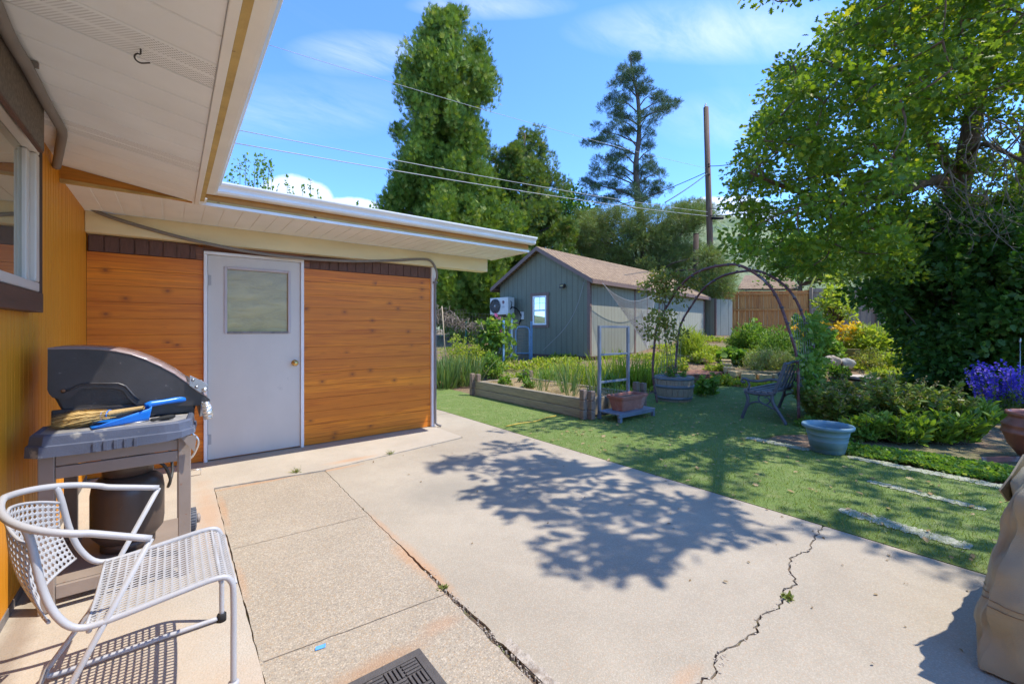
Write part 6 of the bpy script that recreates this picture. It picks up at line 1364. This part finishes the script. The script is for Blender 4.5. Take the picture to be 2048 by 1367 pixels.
# ------------------------------------------------------------------ the big oak at the right
oak = tree_thing('oak_tree', 'large oak overhanging the lawn from the right with dead hanging twigs', TG(1935, 8.9))
sk = []
def limb(pts, r0, r1, b, n=6, keep=True):
    pp = smooth_path(pts, n); m_ = len(pp); b.tube(pp, [r0 + (r1 - r0) * i / (m_ - 1) for i in range(m_)], 9)
    if keep: sk.extend(pp[m_ // 4:])
b = MB(); base = TG(1935, 8.9)
limb([base - Vector((0, 0, .2)), T(1925, 620, 8.9), T(1912, 500, 8.8), T(1915, 400, 8.7), T(1935, 300, 8.6), T(1960, 160, 8.5), T(1985, 20, 8.4), T(1990, -250, 8.2), T(1980, -520, 8.2)], .25, .07, b)
limb([TG(2050, 9.6), T(2046, 620, 9.6), T(2038, 480, 9.5), T(2050, 330, 9.4), T(2090, 100, 9.2), T(2150, -200, 9)], .21, .08, b)
limb([T(1915, 400, 8.7), T(1875, 360, 8.4), T(1800, 385, 8.1), T(1710, 405, 7.8), T(1640, 395, 7.4), T(1560, 370, 7.1), T(1500, 345, 6.9)], .12, .02, b)
limb([T(1915, 360, 8.7), T(1850, 270, 8.6), T(1760, 200, 8.3), T(1680, 140, 8.0), T(1620, 110, 7.8)], .10, .02, b)
limb([T(1912, 450, 8.8), T(1840, 440, 9.2), T(1740, 460, 9.4), T(1620, 480, 9.3), T(1500, 510, 9.0)], .09, .015, b)
limb([T(1985, 20, 8.4), T(1900, -80, 7.6), T(1790, -90, 6.8), T(1700, -60, 6.3)], .10, .02, b)
limb([T(1990, -60, 8.4), Vector((8.6, .6, 5.9)), Vector((6.6, .6, 5.5)), Vector((5.0, .95, 5.3)), Vector((4.1, 1.25, 5.0))], .13, .02, b)
limb([Vector((7.6, .5, 5.7)), Vector((6.2, -.3, 5.9)), Vector((4.8, -.6, 5.7)), Vector((4.2, -.3, 5.4))], .07, .015, b)
limb([T(1960, 160, 8.5), T(2060, 60, 7.8), T(2200, 40, 7), Vector((9.5, -2.6, 6.2))], .10, .03, b)
limb([T(1980, 100, 8.5), T(1960, -160, 9.2), T(1900, -350, 10), T(1850, -420, 10.6)], .09, .03, b)
limb([T(1925, 330, 8.6), T(1960, 290, 7.9), T(2000, 300, 7.3), T(2060, 330, 6.8)], .06, .02, b)
oakl = [(-900, 1560), (-400, 1480), (-60, 1640), (0, 1700), (40, 1668), (90, 1625), (122, 1560), (180, 1520), (260, 1490), (350, 1452), (400, 1458), (500, 1448), (540, 1540), (565, 1640), (620, 1790)]
def in_px(pu, pv, poly): return in_poly(pu, pv, poly)
PATIO_SH = [(885, 905), (960, 880), (1050, 870), (1100, 895), (1250, 940), (1400, 985), (1560, 1030), (1640, 1055), (1590, 1075), (1500, 1075), (1400, 1095), (1330, 1125), (1290, 1165), (1230, 1155), (1180, 1185), (1130, 1170), (1100, 1130), (1080, 1085), (1010, 1050), (960, 1000), (905, 975), (940, 945), (890, 925)]
def pick(n):
    """possible places for leafy twigs: the part in view sampled along the sight lines, the rest in a round crown"""
    u = RNG.uniform(1430, 2130, n); v = RNG.uniform(-60, 556, n); t = RNG.uniform(5.6, 10.6, n); A = Tn(u, v, t)
    d = unit(RNG.normal(size=(n, 3))) * (RNG.random((n, 1)) ** .4); B = np.array([9.6, .6, 6.3]) + d * np.array([6.2, 4.6, 4.4])
    return np.vstack([A, B])
Cc = pick(9000); Cc = Cc[(Cc[:, 2] > 2.1) & (Cc[:, 0] < 14)]
sh = Cc - (Cc[:, 2:3] - .1) * np.array([[SUN_DIR.x / SUN_DIR.z, SUN_DIR.y / SUN_DIR.z, 1]])   # where its shadow lands
u, v, f = pixn(Cc); su, sv, sf = pixn(sh)
lim = np.interp(v, [q[0] for q in oakl], [q[1] for q in oakl])
vis = (f > .3) & (v > -150) & (u < 2200)
ok = (f > 4.2) | (v < -170) | (f <= .3)
ok &= ~(vis & (u < lim + 22 * 7 / np.maximum(f, 3))) & ~(vis & (v > 552))
lit = ((sh[:, 0] > 9.2) & (sh[:, 1] > 2.3)) | ((sh[:, 1] > 3.95) & (sh[:, 0] < 9.5) & (sh[:, 0] > 3.2)) | ((sh[:, 0] < 4.9) & (sh[:, 1] > 3.0) & (sh[:, 0] > 3.3))
patio = (sh[:, 0] < 3.36); pin = in_px(su, sv, PATIO_SH) & (sf > .5)
gdn = (sh[:, 0] > 9.2) & (sh[:, 1] > 2.3) & (sh[:, 0] < 16)
void = np.sin(Cc[:, 0] * 2.3 + 1) * np.sin(Cc[:, 1] * 2.6 + .5) + np.sin(Cc[:, 2] * 2.9 + Cc[:, 0] * 1.1) * .8 + np.sin(Cc[:, 1] * 4.1 - Cc[:, 2] * 2.2) * .5
ok &= ~(vis & (void < np.where(u > 1780, -.9, np.where(v > 230, -.12, -.35)))) & ~(gdn & (RNG.random(len(u)) > np.where(vis & (u > 1800), .75, .13))) & ~(vis & (u > 1820) & (v > 200) & (f < 7.7))
ok &= ~(lit & ~vis) & ~(lit & vis & (RNG.random(len(u)) > .45)) & ~(patio & ~(pin & (sf > 4)))
ok &= (vis | (RNG.random(len(u)) < .35)) & ~((sh[:, 0] > 3.4) & (sh[:, 0] < 7.6) & (sh[:, 1] > .1) & (sh[:, 1] < 4) & (RNG.random(len(u)) < np.where(sh[:, 0] < 5.6, .66, .42))) & ~((sh[:, 0] > 5.5) & (sh[:, 0] < 8.2) & (sh[:, 1] > -.5) & (sh[:, 1] < 2) & (RNG.random(len(u)) < .55))
Cc, vis = Cc[ok], vis[ok]
keep = []; cell = {}
for i, q in enumerate(Cc):
    k = tuple((q / (.52 if vis[i] else .95)).astype(int))
    if cell.get(k, 0) < 1: cell[k] = 1; keep.append(i)
Cc, vis = Cc[keep], vis[keep]
patio = (Cc[:, 0] - Cc[:, 2] * SUN_DIR.x / SUN_DIR.z) < 3.5
cen = np.mean(np.array(PATIO_SH), 0); PATIO_IN = [tuple(cen + (np.array(q) - cen) * .88) for q in PATIO_SH]
# clumps over the patio, each where its shadow falls inside the shadow seen there
add = []
while len(add) < 170:
    pu, pv = 880 + 770 * RNG.random(), 870 + 310 * RNG.random()
    if in_px(np.array([pu]), np.array([pv]), PATIO_IN)[0]:
        g = G(pu, pv); z = 4.45 + 1.3 * RNG.random(); q = np.array(g) + z * np.array([SUN_DIR.x / SUN_DIR.z, SUN_DIR.y / SUN_DIR.z, 1]); add.append(q)
add = np.array(add)
for (uu, vv, tt) in ((1500, -8, 5.6), (1525, 0, 5.7), (1545, -5, 5.6), (1580, 2, 5.8), (1640, -8, 5.9), (1605, -15, 5.8)): add = np.vstack([add, np.array(T(uu, vv, tt))])
open('/tmp/oak.txt','w').write(f'{len(Cc)} {vis.sum()} {len(add)}')
Call = np.vstack([Cc, add]); rad = np.concatenate([np.where(patio, .2, RNG.uniform(.18, .42, len(Cc))), RNG.uniform(.07, .19, len(add))])
P1, D1 = clumpset(Cc, rad[:len(Cc)], 82, .05, .55); P2, D2 = clumpset(add, rad[len(Cc):], 14, .05, .5)
P = np.vstack([P1, P2]); D = np.vstack([D1, D2])
uu, vv, ff = pixn(P); far_ = (ff < .3) | (vv < -60) | (uu > 2110)          # out of the frame: fewer, larger leaves
k1 = ~far_; k2 = far_ & (np.arange(len(P)) % 2 == 0)
Pm = np.vstack([P[k1], P[k2]]); Dm = np.vstack([D[k1], D[k2]]); Lm = np.concatenate([RNG.uniform(.055, .11, k1.sum()), RNG.uniform(.09, .15, k2.sum())])
scatter('crown', Pm, Dm, Lm, .95, 'oak', L_oak, oak, world=True)
skn = np.array([q[:] for q in sk]); order = np.argsort([np.min(np.linalg.norm(skn - q, axis=1)) for q in Call])
for q in Call[order]:
    j = np.argmin(np.linalg.norm(skn - q, axis=1)); skn = np.vstack([skn, q]); a = Vector(skn[j]); q = Vector(q); L = (q - a).length
    mid = a.lerp(q, .5) + Vector(RNG.normal(size=3) * .06 * L); b.tube(smooth_path([a, mid, q], 3), [.010 + .006 * L, .010 + .004 * L, .009 + .003 * L, .008, .007, .006, .004][:7], 5, 0, False)
b.build('trunk', B_oak, oak, world=True)
for (u0, v0, t0, nn, ln) in ((1905, 330, 7.2, 5, 1.9), (1960, 250, 6.8, 5, 1.7), (2000, 235, 6.6, 5, 1.6), (1850, 360, 7.3, 3, 1.3), (1745, 330, 7.0, 2, 1.1), (2030, 300, 6.5, 3, 1.5)):
    b = MB()
    for s in range(nn):
        q = T(u0 + RNG.normal() * 18, v0 + RNG.normal() * 15, t0 + RNG.normal() * .15); d = Vector((RNG.normal() * .5, RNG.normal() * .5, -.7)); pts = [q]; br = []
        for k in range(9):
            d = (d + Vector((RNG.normal() * .38, RNG.normal() * .38, RNG.normal() * .3 - .16))).normalized(); q = q + d * ln / 9 * RNG.uniform(.7, 1.3); pts.append(q)
            if k > 1: br.append((q, d))
        b.tube(pts, [.011, .010, .009, .008, .007, .006, .005, .004, .003, .002], 5, 0, False)
        for (q, d) in br:
            for w_ in range(2):
                e = (d + Vector(RNG.normal(size=3) * .8)).normalized(); p2 = q + e * .14; e2 = (e + Vector(RNG.normal(size=3) * .5)).normalized(); b.tube([q, p2, p2 + e2 * RNG.uniform(.06, .2)], [.004, .003, .0015], 4, 0, False)
    b.build('dead_branch', B_dead, oak, world=True)
# dark dense shrub around the foot of the oak
shr = tree_thing('ivy_shrub', 'tall dense dark green shrub around the foot of the oak', TG(1930, 8.3), 'shrub')
C = []
while len(C) < 360:
    d = unit(RNG.normal(size=(1, 3)))[0] * RNG.random() ** .4; q = np.array(T(1935, 620, 8.35)) + d * np.array([1.75, 1.55, 2.1])
    if q[2] < .15: continue
    pu, pv, pf = pixn(q[None, :]); 
    if pu[0] > np.interp(pv[0], [380, 440, 500, 560, 640, 720, 800, 880], [1900, 1850, 1810, 1770, 1790, 1830, 1845, 1870]): C.append(q)
for (uu, vv, tt) in ((1765, 575, 7.9), (1740, 585, 7.9), (1720, 590, 7.9), (1790, 560, 8), (1800, 545, 8), (1830, 520, 8.2), (1775, 610, 8)): C.append(np.array(T(uu, vv, tt)))
P, D = clumpset(C, RNG.uniform(.22, .42, len(C)), 115, -.1, .8)
scatter('foliage', P, D, RNG.uniform(.07, .13, len(P)), .9, 'maple', L_dark, shr, world=True)
b = MB(); bs = TG(1930, 8.3)
for q in C[::9]: q = Vector(q); b.tube([bs, bs.lerp(q, .5) + Vector((0, 0, .2)), q], [.03, .02, .008], 5, 0, False)
b.build('stems', B_con, shr, world=True)

# ------------------------------------------------------------------ garden plants
def bush(lab, base, r_, h, n, L, m, tm='leaf', W=.7, name='shrub', cat='shrub', group=None, nst=9, up=.5, flowers=None, stemm=None):
    base = Vector(base); t_ = thing(name, lab, cat, base, 0, group)
    k = max(6, int(n / 40)); d = unit(RNG.normal(size=(k, 3))); d[:, 2] = np.abs(d[:, 2]); C = np.array(base) + d * RNG.uniform(.35, .95, (k, 1)) * np.array([r_, r_, h]) * .82 + np.array([0, 0, h * .08])
    P, D = clumpset(C, r_ * RNG.uniform(.22, .38, k), 40, up, h / r_ * .8 if h < r_ else .95); P[:, 2] = np.maximum(P[:, 2], base.z + .01)
    scatter('foliage', P, D, L * RNG.uniform(.6, 1.3, len(P)), W, tm, m, t_, world=True)
    b = MB()
    for q in C[: nst]: q = Vector(q); b.tube([base, base.lerp(q, .5) + Vector((0, 0, h * .1)), q], [.012, .008, .003], 4, 0, False)
    b.build('stems', stemm or B_stem, t_, world=True)
    if flowers:
        fm, nf, fl, ftm = flowers; ii = RNG.integers(0, len(P), nf); Pf = P[ii] + np.array([0, 0, .02]); top_ = Pf[:, 2] > base.z + h * .2; Pf = Pf[top_]
        if len(Pf): scatter('flowers', Pf, rdir(len(Pf), .8), fl * RNG.uniform(.7, 1.2, len(Pf)), .8, ftm, fm, t_, world=True)
    return t_
def spires(lab, base, r_, h, nst, m, L, tm, W, per, head, name='flowering_plant', cat='plant', group=None, lean=.3, headfrac=.45, hl=.02, hper=30, htm='petal', hw=.9, leaf_to=.75, hr=.018):
    """many upright stems with leaves below and a flower or seed head along the top"""
    base = Vector(base); t_ = thing(name, lab, cat, base, 0, group); P = []; D = []; PF = []; DF = []; b = MB()
    for s in range(nst):
        a = RNG.random() * 6.28; rr_ = r_ * RNG.random() ** .5; q0 = base + Vector((math.cos(a) * rr_ * .7, math.sin(a) * rr_ * .7, 0)); out = Vector((math.cos(a), math.sin(a), 0)) * rr_ / r_ * lean + Vector((RNG.normal() * .07, RNG.normal() * .07, 0)); hh = h * RNG.uniform(.5, 1.12)
        pts = [q0 + Vector((out.x * hh * f ** 1.5, out.y * hh * f ** 1.5, hh * f * (1 - .08 * lean * f))) for f in (0, .25, .5, .75, 1)]; b.tube(pts, [.006, .005, .004, .003, .002], 4, 0, False)
        def at(f): x = f * 4; i = min(int(x), 3); return pts[i].lerp(pts[i + 1], x - i)
        for k in range(per):
            f = RNG.random() * leaf_to; q = at(f); P.append(q[:]); az = RNG.random() * 6.28; D.append((math.cos(az), math.sin(az), (.9 if tm == 'long' else .45) + RNG.normal() * .35))
        if head is not None:
            for k in range(hper):
                f = 1 - headfrac * RNG.random(); q = at(f); az = RNG.random() * 6.28; rad_ = hr * (1.25 - f * .9 + (.3 if f < .8 else 0)); PF.append((q.x + math.cos(az) * rad_, q.y + math.sin(az) * rad_, q.z)); DF.append((math.cos(az), math.sin(az), RNG.normal() * .4 + .2))
    scatter('foliage', P, D, L * RNG.uniform(.6, 1.25, len(P)), W, tm, m, t_, world=True); b.build('stems', B_stem, t_, world=True)
    if head is not None: scatter('flowers', PF, DF, hl * RNG.uniform(.7, 1.3, len(PF)), hw, htm, head, t_, world=True)
    return t_
def tuft(lab, base, r_, h, n, m, W=.035, lean=.45, name='grass_clump', cat='grass clump', group=None, droop=0):
    base = Vector(base); t_ = None; a = RNG.random(n) * 6.28; rr_ = r_ * RNG.random(n) ** .5
    P = np.stack([base.x + np.cos(a) * rr_, base.y + np.sin(a) * rr_, np.full(n, base.z)], 1); D = np.stack([np.cos(a) * lean * rr_ / r_, np.sin(a) * lean * rr_ / r_, np.ones(n)], 1) + RNG.normal(size=(n, 3)) * .12
    o = scatter(name, P, D, h * RNG.uniform(.55, 1.1, n), W, 'blade', m); return tag(o, lab, cat, group)

# front bed along the lawn: sage and salvia
for (u, t_, r_, h, kind, lab) in (
    (1662, 5.75, .28, .42, 's', 'sage bush squeezed between the barrel and the teal pot'), (1690, 5.8, .34, .46, 's', 'leftmost sage bush of the front bed, behind the teal pot'), (1745, 5.75, .36, .52, 's', 'sage bush with tan flower spikes second from the teal pot'),
    (1800, 5.6, .38, .56, 's', 'tallest sage bush in the middle of the front bed'), (1860, 5.45, .34, .42, 's', 'sage bush with tan spikes to the right of the tallest one'),
    (1735, 5.15, .20, .26, 'l', 'long leaved green salvia low in front of the sage near the pot'), (1800, 5.0, .22, .28, 'l', 'long leaved salvia in front of the tallest sage bush'),
    (1905, 5.05, .28, .36, 'l', 'bright long leaved salvia nearest the urn'), (1868, 5.0, .22, .30, 'l', 'bright long leaved salvia just left of the one nearest the urn'), (1650, 6.5, .25, .34, 's', 'small sage bush between the barrel and the teal pot'),
    (1955, 5.9, .26, .3, 'l', 'low leafy salvia below the purple flowers beside the urn')):
    if kind == 's': spires(lab, TG(u, t_), r_, h * 1.3, 54, L_sage, .08, 'leaf', .5, 64, F_tan, 'sage_bush', 'shrub', 'sage and salvia bushes of the front bed', .55, .38, .016, 26, 'leaf', .8, .85, .012)
    else: spires(lab, TG(u, t_), r_, h * 1.15, 40, L_long, .13, 'long', 1.0, 20, None, 'salvia_bush', 'shrub', 'sage and salvia bushes of the front bed', .7)
for (u, t_, s, lab) in ((1985, 6.5, 1, 'violet larkspur clump at the left of the three'), (2020, 6.35, 1.12, 'violet larkspur clump in the middle of the three'), (2060, 6.2, 1.05, 'violet larkspur clump at the right behind the urn')):
    spires(lab, TG(u, t_), .34, .74 * s, 26, L_mid, .06, 'long', .8, 22, F_purple, 'larkspur', 'flower', 'violet larkspur clumps', .38, .46, .032, 34, 'petal', 1.0, .6, .020)
bush('small blue green leafy plant right beside the teal pot', TG(1722, 5.05), .17, .16, 500, .07, L_mid, 'leaf', .6, 'plant', 'plant')
bush('small leafy plant left of the teal pot', TG(1612, 5.7), .14, .15, 300, .06, L_mid, 'leaf', .6, 'plant', 'plant')
# ground cover mat between lawn and bed
n = 13000; yy = RNG.uniform(-.5, 1.45, n); ww = .48 + .10 * np.sin(yy * 3.1); xx = 5.50 + ww * RNG.random(n) + .04 * np.sin(yy * 9); zz_ = .015 + .055 * np.sin(np.clip((xx - 5.5) / ww, 0, 1) * math.pi) * RNG.random(n)
tag(scatter('ground_cover', np.stack([xx, yy, zz_], 1), rdir(n, .7), RNG.uniform(.022, .042, n), .95, 'leaf', L_mid), 'low mat of small green leaves along the lawn edge', 'ground cover', kind='stuff')
# loose low greenery of the back garden
n = 42000; xx = RNG.uniform(6.2, 17, n); yy = RNG.uniform(1.6, 9.5, n); nz = np.sin(xx * 2.1 + yy * 1.3) + np.sin(xx * .9 - yy * 2.3 + 1) + .6 * np.sin(xx * 5 + yy * 4); k = (nz > .0) & ((xx > 8.3) | (yy > 4.6)) & ~((xx < 8.6) & (yy < 5.0)) & ~in_poly(xx, yy, LAWN); xx, yy = xx[k], yy[k]; n = len(xx)
for q in [(TG(1722, 10.6)), (TG(1775, 9.7)), (TG(1745, 9.0)), (TG(1800, 8.6)), (TG(1380, 11))]:
    k = np.hypot(xx - q.x, yy - q.y) > (.55 if q.z < .3 else .6); xx, yy = xx[k], yy[k]
n = len(xx); zz_ = terrain(xx, yy) + RNG.random(n) * .10
tag(scatter('low_greenery', np.stack([xx, yy, zz_], 1), rdir(n, .9), RNG.uniform(.05, .12, n), .6, 'leaf', L_yel), 'loose low yellow green growth between the garden plants', 'ground cover', kind='stuff')
# back garden shrubs
def TB(u, t_, z): p = TG(u, t_); p.z = max(p.z, z); return p
bush('round bright ornamental grass bush in front of the shed side', TG(1384, 12.4), .52, 1.02, 2600, .20, L_yel, 'blade', .06, 'grass_bush', 'shrub', up=1.5)
bush('grey green lavender mound with mauve tips in the curved bed', TB(1530, 11.0, .27), .62, .62, 2200, .12, L_grey, 'blade', .10, 'lavender', 'shrub', up=1.1, flowers=(F_tan, 200, .05, 'leaf'))
bush('second lavender mound at the right end of the curved bed', TB(1590, 10.8, .27), .50, .60, 1700, .12, L_grey, 'blade', .10, 'lavender', 'shrub', up=1.1)
bush('broad mid green shrub behind the lavender', TB(1560, 12.6, .3), .85, .95, 2600, .11, L_mid, 'long', .8, up=.9)
bush('feathery green shrub before the left end of the cedar fence', TG(1500, 14.6), .75, 1.0, 2200, .16, L_mid, 'long', .6, up=.9)
bush('large leaved pale green plant left of the lavender', TB(1468, 12.0, .3), .50, .42, 700, .17, L_mid, 'leaf', 1.0, 'plant', 'plant')
bush('low yellow green cushion at the left end of the curved wall', TG(1440, 11.0), .42, .22, 1100, .06, L_yel, 'leaf', .7, 'plant', 'plant')
bush('low yellow green cushion in front of the curved wall', TG(1442, 10.0), .26, .22, 600, .08, L_yel, 'leaf', .6, 'plant', 'plant')
bush('bare stemmed rose with few leaves before the cedar fence', TG(1515, 15.6), .6, 1.2, 420, .12, L_mid, 'leaf', .8, 'rose_bush', 'shrub', nst=12)
for (u, t_, lab) in ((1628, 14.0, 'golden flowered yarrow left of the sapling'), (1662, 13.6, 'golden flowered yarrow beneath the sapling'), (1690, 13.9, 'golden flowered yarrow to the right of the sapling')):
    spires(lab, TB(u, t_, .5), .5, .95, 34, L_yel, .10, 'long', .8, 16, F_yellow, 'yarrow', 'flower', 'golden yarrow plants', .3, .08, .075, 12, 'petal', 1.0, .8, .05)
bush('tall leafy green plant behind the yarrow', TB(1615, 15.2, .6), .6, 1.3, 1300, .13, L_mid, 'leaf', .6, 'plant', 'plant', up=.8)
bush('broad yellow green shrub to the right of the yarrow', TB(1740, 13.2, .5), .85, .95, 2000, .12, L_yel, 'leaf', .6)
bush('pale green shrub behind the mossy timber edging', TB(1775, 13.6, .5), .7, .9, 1500, .12, L_mid, 'leaf', .6)
tuft('clump of long strap leaves in front of the fence beside the dark shrub', TG(1745, 14.8), .28, 1.0, 130, L_yel, .05, .9)
bush('brownish twiggy shrub beside the flagstone path', TG(1735, 11.2), .46, .62, 1100, .05, L_olive, 'leaf', .6, up=.5, nst=14)
bush('yellow green shrub right of the rocks', TG(1790, 11.4), .5, .5, 1000, .09, L_yel, 'leaf', .6)
bush('leafy plant below the two rocks', TG(1672, 10.6), .3, .3, 500, .08, L_mid, 'leaf', .6, 'plant', 'plant')
bush('spreading low green plant beside the path flagstones', TG(1668, 8.9), .45, .22, 900, .07, L_mid, 'leaf', .5, 'plant', 'plant')
bush('pale succulent rosette plant by the flagstone path', TG(1765, 10.4), .35, .25, 500, .10, L_yel, 'leaf', .5, 'plant', 'plant')
bush('pale leaved plant near the dark foliage and the path', TG(1815, 9.6), .4, .3, 700, .10, L_yel, 'leaf', .5, 'plant', 'plant')
bush('low grey green plant between the flagstones', TG(1715, 9.4), .25, .16, 420, .06, L_grey, 'leaf', .6, 'plant', 'plant')
bush('tall leafy weed right of the arch in front of the yarrow', TG(1655, 12.4), .45, .9, 1100, .13, L_mid, 'leaf', .55, 'plant', 'plant', up=.8)
for (u, t_, lab) in ((1402, 11.9, 'low bright weed bush before the end of the shed'), (1425, 13.2, 'rounded green weed bush in front of the pale screen'), (1352, 11.2, 'yellowish weed bush beside the red mulch')): bush(lab, TG(u, t_), .4, .32, 700, .08, L_yel, 'leaf', .55, 'weed', 'weeds')
# plants at the arch
b_ = (np.array(T(1330, 605, 7.3)), )
vn = thing('climbing_vine', 'olive brown climbing vine on the left leg of the garden arch', 'vine', (6.8, 4.3, .4)); C = []
for k in range(50): C.append(np.array(T(1331 + RNG.normal() * 18, 545 + 135 * RNG.random() ** 1.1, 7.35 + RNG.normal() * .2)))
for k in range(8): C.append(np.array(T(1375 + RNG.normal() * 12, 563 + RNG.normal() * 8, 7.6)))
P, D = clumpset(C, .13, 34, 0, .9); scatter('foliage', P, D, RNG.uniform(.04, .075, len(P)), .7, 'leaf', L_olive, vn, world=True)
b = MB()
for k in range(4): b.tube(smooth_path([(7.15 + RNG.normal() * .12, 4.36 + RNG.normal() * .1, .38), (7.1 + RNG.normal() * .1, 4.36, 1.0), np.array(T(1332 + RNG.normal() * 10, 620, 7.35)), np.array(T(1335 + RNG.normal() * 14, 570, 7.35))], 4), .004, 5)
b.build('stems', B_con, vn, world=True)
spires('leafy seedlings in the left half barrel', (7.24, 4.36, .37), .22, .30, 16, L_mid, .07, 'leaf', .6, 12, None, 'barrel_plant', 'plant', None, .5)
vn = thing('climbing_vine', 'dark green climbing vine on the right side of the garden arch', 'vine', (7.1, 2.2, .4)); C = []
for k in range(46): f = RNG.random(); C.append(np.array(T(1618 + (RNG.random() - .5) * (46 - 10 * f), 640 + 145 * f, 6.35 + RNG.normal() * .25)))
for k in range(12): C.append(np.array(T(1632 + RNG.normal() * 10, 650 + 60 * RNG.random(), 6.6)))
P, D = clumpset(C, .12, 26, 0, .9); scatter('foliage', P, D, RNG.uniform(.05, .10, len(P)), .85, 'maple', L_mid, vn, world=True)
b = MB(); b.tube(smooth_path([(7.2, 1.95, .37), (7.1, 2.2, .8), (7.15, 2.25, 1.3)], 5), .01, 5); b.build('stems', B_stem, vn, world=True)
for (u, t_, h, lab) in ((1397, 8.35, .52, 'taller mullein spike beside the left half barrel'), (1424, 8.5, .44, 'shorter mullein spike to the right of the taller one'), (1380, 8.8, .30, 'small leafy mullein just behind the left half barrel')):
    spires(lab, TG(u, t_), .10, h, 5, L_mid, .12, 'leaf', .5, 34, None, 'mullein', 'plant', 'mullein plants by the barrel', .25, leaf_to=.98)
# raised bed vegetables
for i, (x, y, n, h) in enumerate(((4.95, 4.75, 12, .5), (5.15, 5.1, 14, .55), (5.0, 5.5, 10, .42), (5.45, 4.7, 14, .6), (5.5, 5.3, 14, .5), (5.3, 5.9, 10, .36), (5.7, 5.8, 12, .5), (5.65, 4.5, 10, .5))):
    o = tuft('clump of tall blue green onion leaves standing in the raised bed', (x, y, .24), .10, h, n * 2, L_blade, .03, .3, 'onion_clump', 'onion', 'onion clumps of the raised bed'); 
for (x, y, lab) in ((4.95, 6.5, 'small leafy seedling plant at the far left of the raised bed'), (5.5, 6.6, 'feathery green plant at the far end of the raised bed'), (5.05, 5.9, 'small low green plant in the middle of the raised bed')):
    bush(lab, (x, y, .24), .14, .16 if x < 5.2 else .34, 240, .06, L_mid, 'leaf', .6, 'vegetable_plant', 'plant')
n = 2600; xx = RNG.uniform(4.8, 5.9, n); yy = RNG.uniform(4.4, 7.0, n)
tag(scatter('straw', np.stack([xx, yy, np.full(n, .255)], 1), RNG.normal(size=(n, 3)) * np.array([1, 1, .25]), RNG.uniform(.04, .14, n), .035, 'blade', L_dry), 'dry straw strewn over the soil of the raised bed', 'straw', kind='stuff')
# weedy yellow green growth between the bed and the shed
for (u, t_, r_, h, m, lab) in ((1120, 9.9, .35, .55, L_mid, 'green weeds behind the raised bed in front of the shed window'), (1165, 9.9, .4, .65, L_yel, 'yellow green weeds at the shed corner'), (1235, 9.8, .5, .85, L_yel, 'tall yellow green weed patch behind the blue stand'), (1282, 9.6, .42, .75, L_yel, 'yellow green weeds left of the arch'), (1205, 9.2, .3, .5, L_mid, 'feathery weeds just left of the blue stand'), (1310, 9.6, .35, .5, L_yel, 'low yellowish weeds behind the left half barrel'), (1090, 10.3, .25, .35, L_mid, 'low weeds between the gate and the raised bed')):
    tuft(lab, TG(u, t_), r_, h, 190, m, .03, .5, 'weed_patch', 'weeds')
    bush(lab.replace('weed', 'leafy weed', 1), TG(u + 8, t_ - .2), r_ * .9, h * .75, 620, .07, m, 'leaf', .5, 'weed', 'weeds')
# side garden behind the wing corner
bush('round leafy green shrub in front of the blue gate', TG(985, 10.6), .42, .62, 1300, .07, L_mid, 'leaf', .6)
bush('pale flowering weed bush against the wire fence', TG(918, 11.4), .55, .95, 1500, .06, L_yel, 'leaf', .6, flowers=(L_dry, 260, .03, 'leaf'))
bush('second pale weed bush beside the green post', TG(955, 11.3), .4, .75, 900, .06, L_yel, 'leaf', .6, flowers=(L_dry, 160, .03, 'leaf'))
for (u, t_, lab) in ((905, 9.9, 'clump of upright iris blades beside the wing corner'), (935, 9.9, 'clump of iris blades in the middle beside the wire fence'), (892, 9.6, 'clump of iris blades nearest the white corner trim')):
    tuft(lab, TG(u, t_), .30, .72, 150, L_blade, .045, .35, 'iris_clump', 'iris', 'iris clumps')
vn = thing('grape_vine', 'large leaved vine with pink flowers climbing the side garden fence', 'vine', TG(985, 12.2)); C = []
for k in range(52): f = RNG.random(); C.append(np.array(T(975 + RNG.normal() * 20 + 14 * (1 - f), 645 + 82 * f, 12.0 + RNG.normal() * .15)))
P, D = clumpset(C, .18, 20, 0, .9); scatter('foliage', P, D, RNG.uniform(.09, .17, len(P)), 1.0, 'maple', L_mid, vn, world=True)
C = [np.array(T(u, v, 11.7)) for u, v in ((991, 629), (999, 636), (988, 668), (1003, 662), (993, 632))]; P, D = clumpset(C, .03, 16, .2, 1); scatter('flowers', P, D, .032, 1.0, 'petal', F_pink, vn, world=True)
b = MB(); 
for k in range(5): q = TG(980 + 6 * k, 12.1); b.tube(smooth_path([q, q + Vector((.1, 0, .5)), q + Vector((0, 0, 1.2))], 4), .012, 5)
b.build('stems', B_con, vn, world=True)
# leaf litter
n = 480; xx = RNG.uniform(3.4, 8.5, n); yy = RNG.uniform(-.2, 4.2, n); k = in_poly(xx, yy, LAWN); xx, yy = xx[k], yy[k]; n = len(xx)
d = RNG.normal(size=(n, 3)); d[:, 2] *= .15
tag(scatter('fallen_leaf_litter', np.stack([xx, yy, np.full(n, .022)], 1), d, RNG.uniform(.025, .06, n), .8, 'oak', leafmat('fallen leaves', (.28, .17, .07), (.42, .30, .15), (.5, .42, .2), trans=.1), N=np.tile([0, 0, 1.0], (n, 1)) + RNG.normal(size=(n, 3)) * .25), 'fallen brown oak leaves scattered over the lawn', 'leaf litter', kind='stuff')
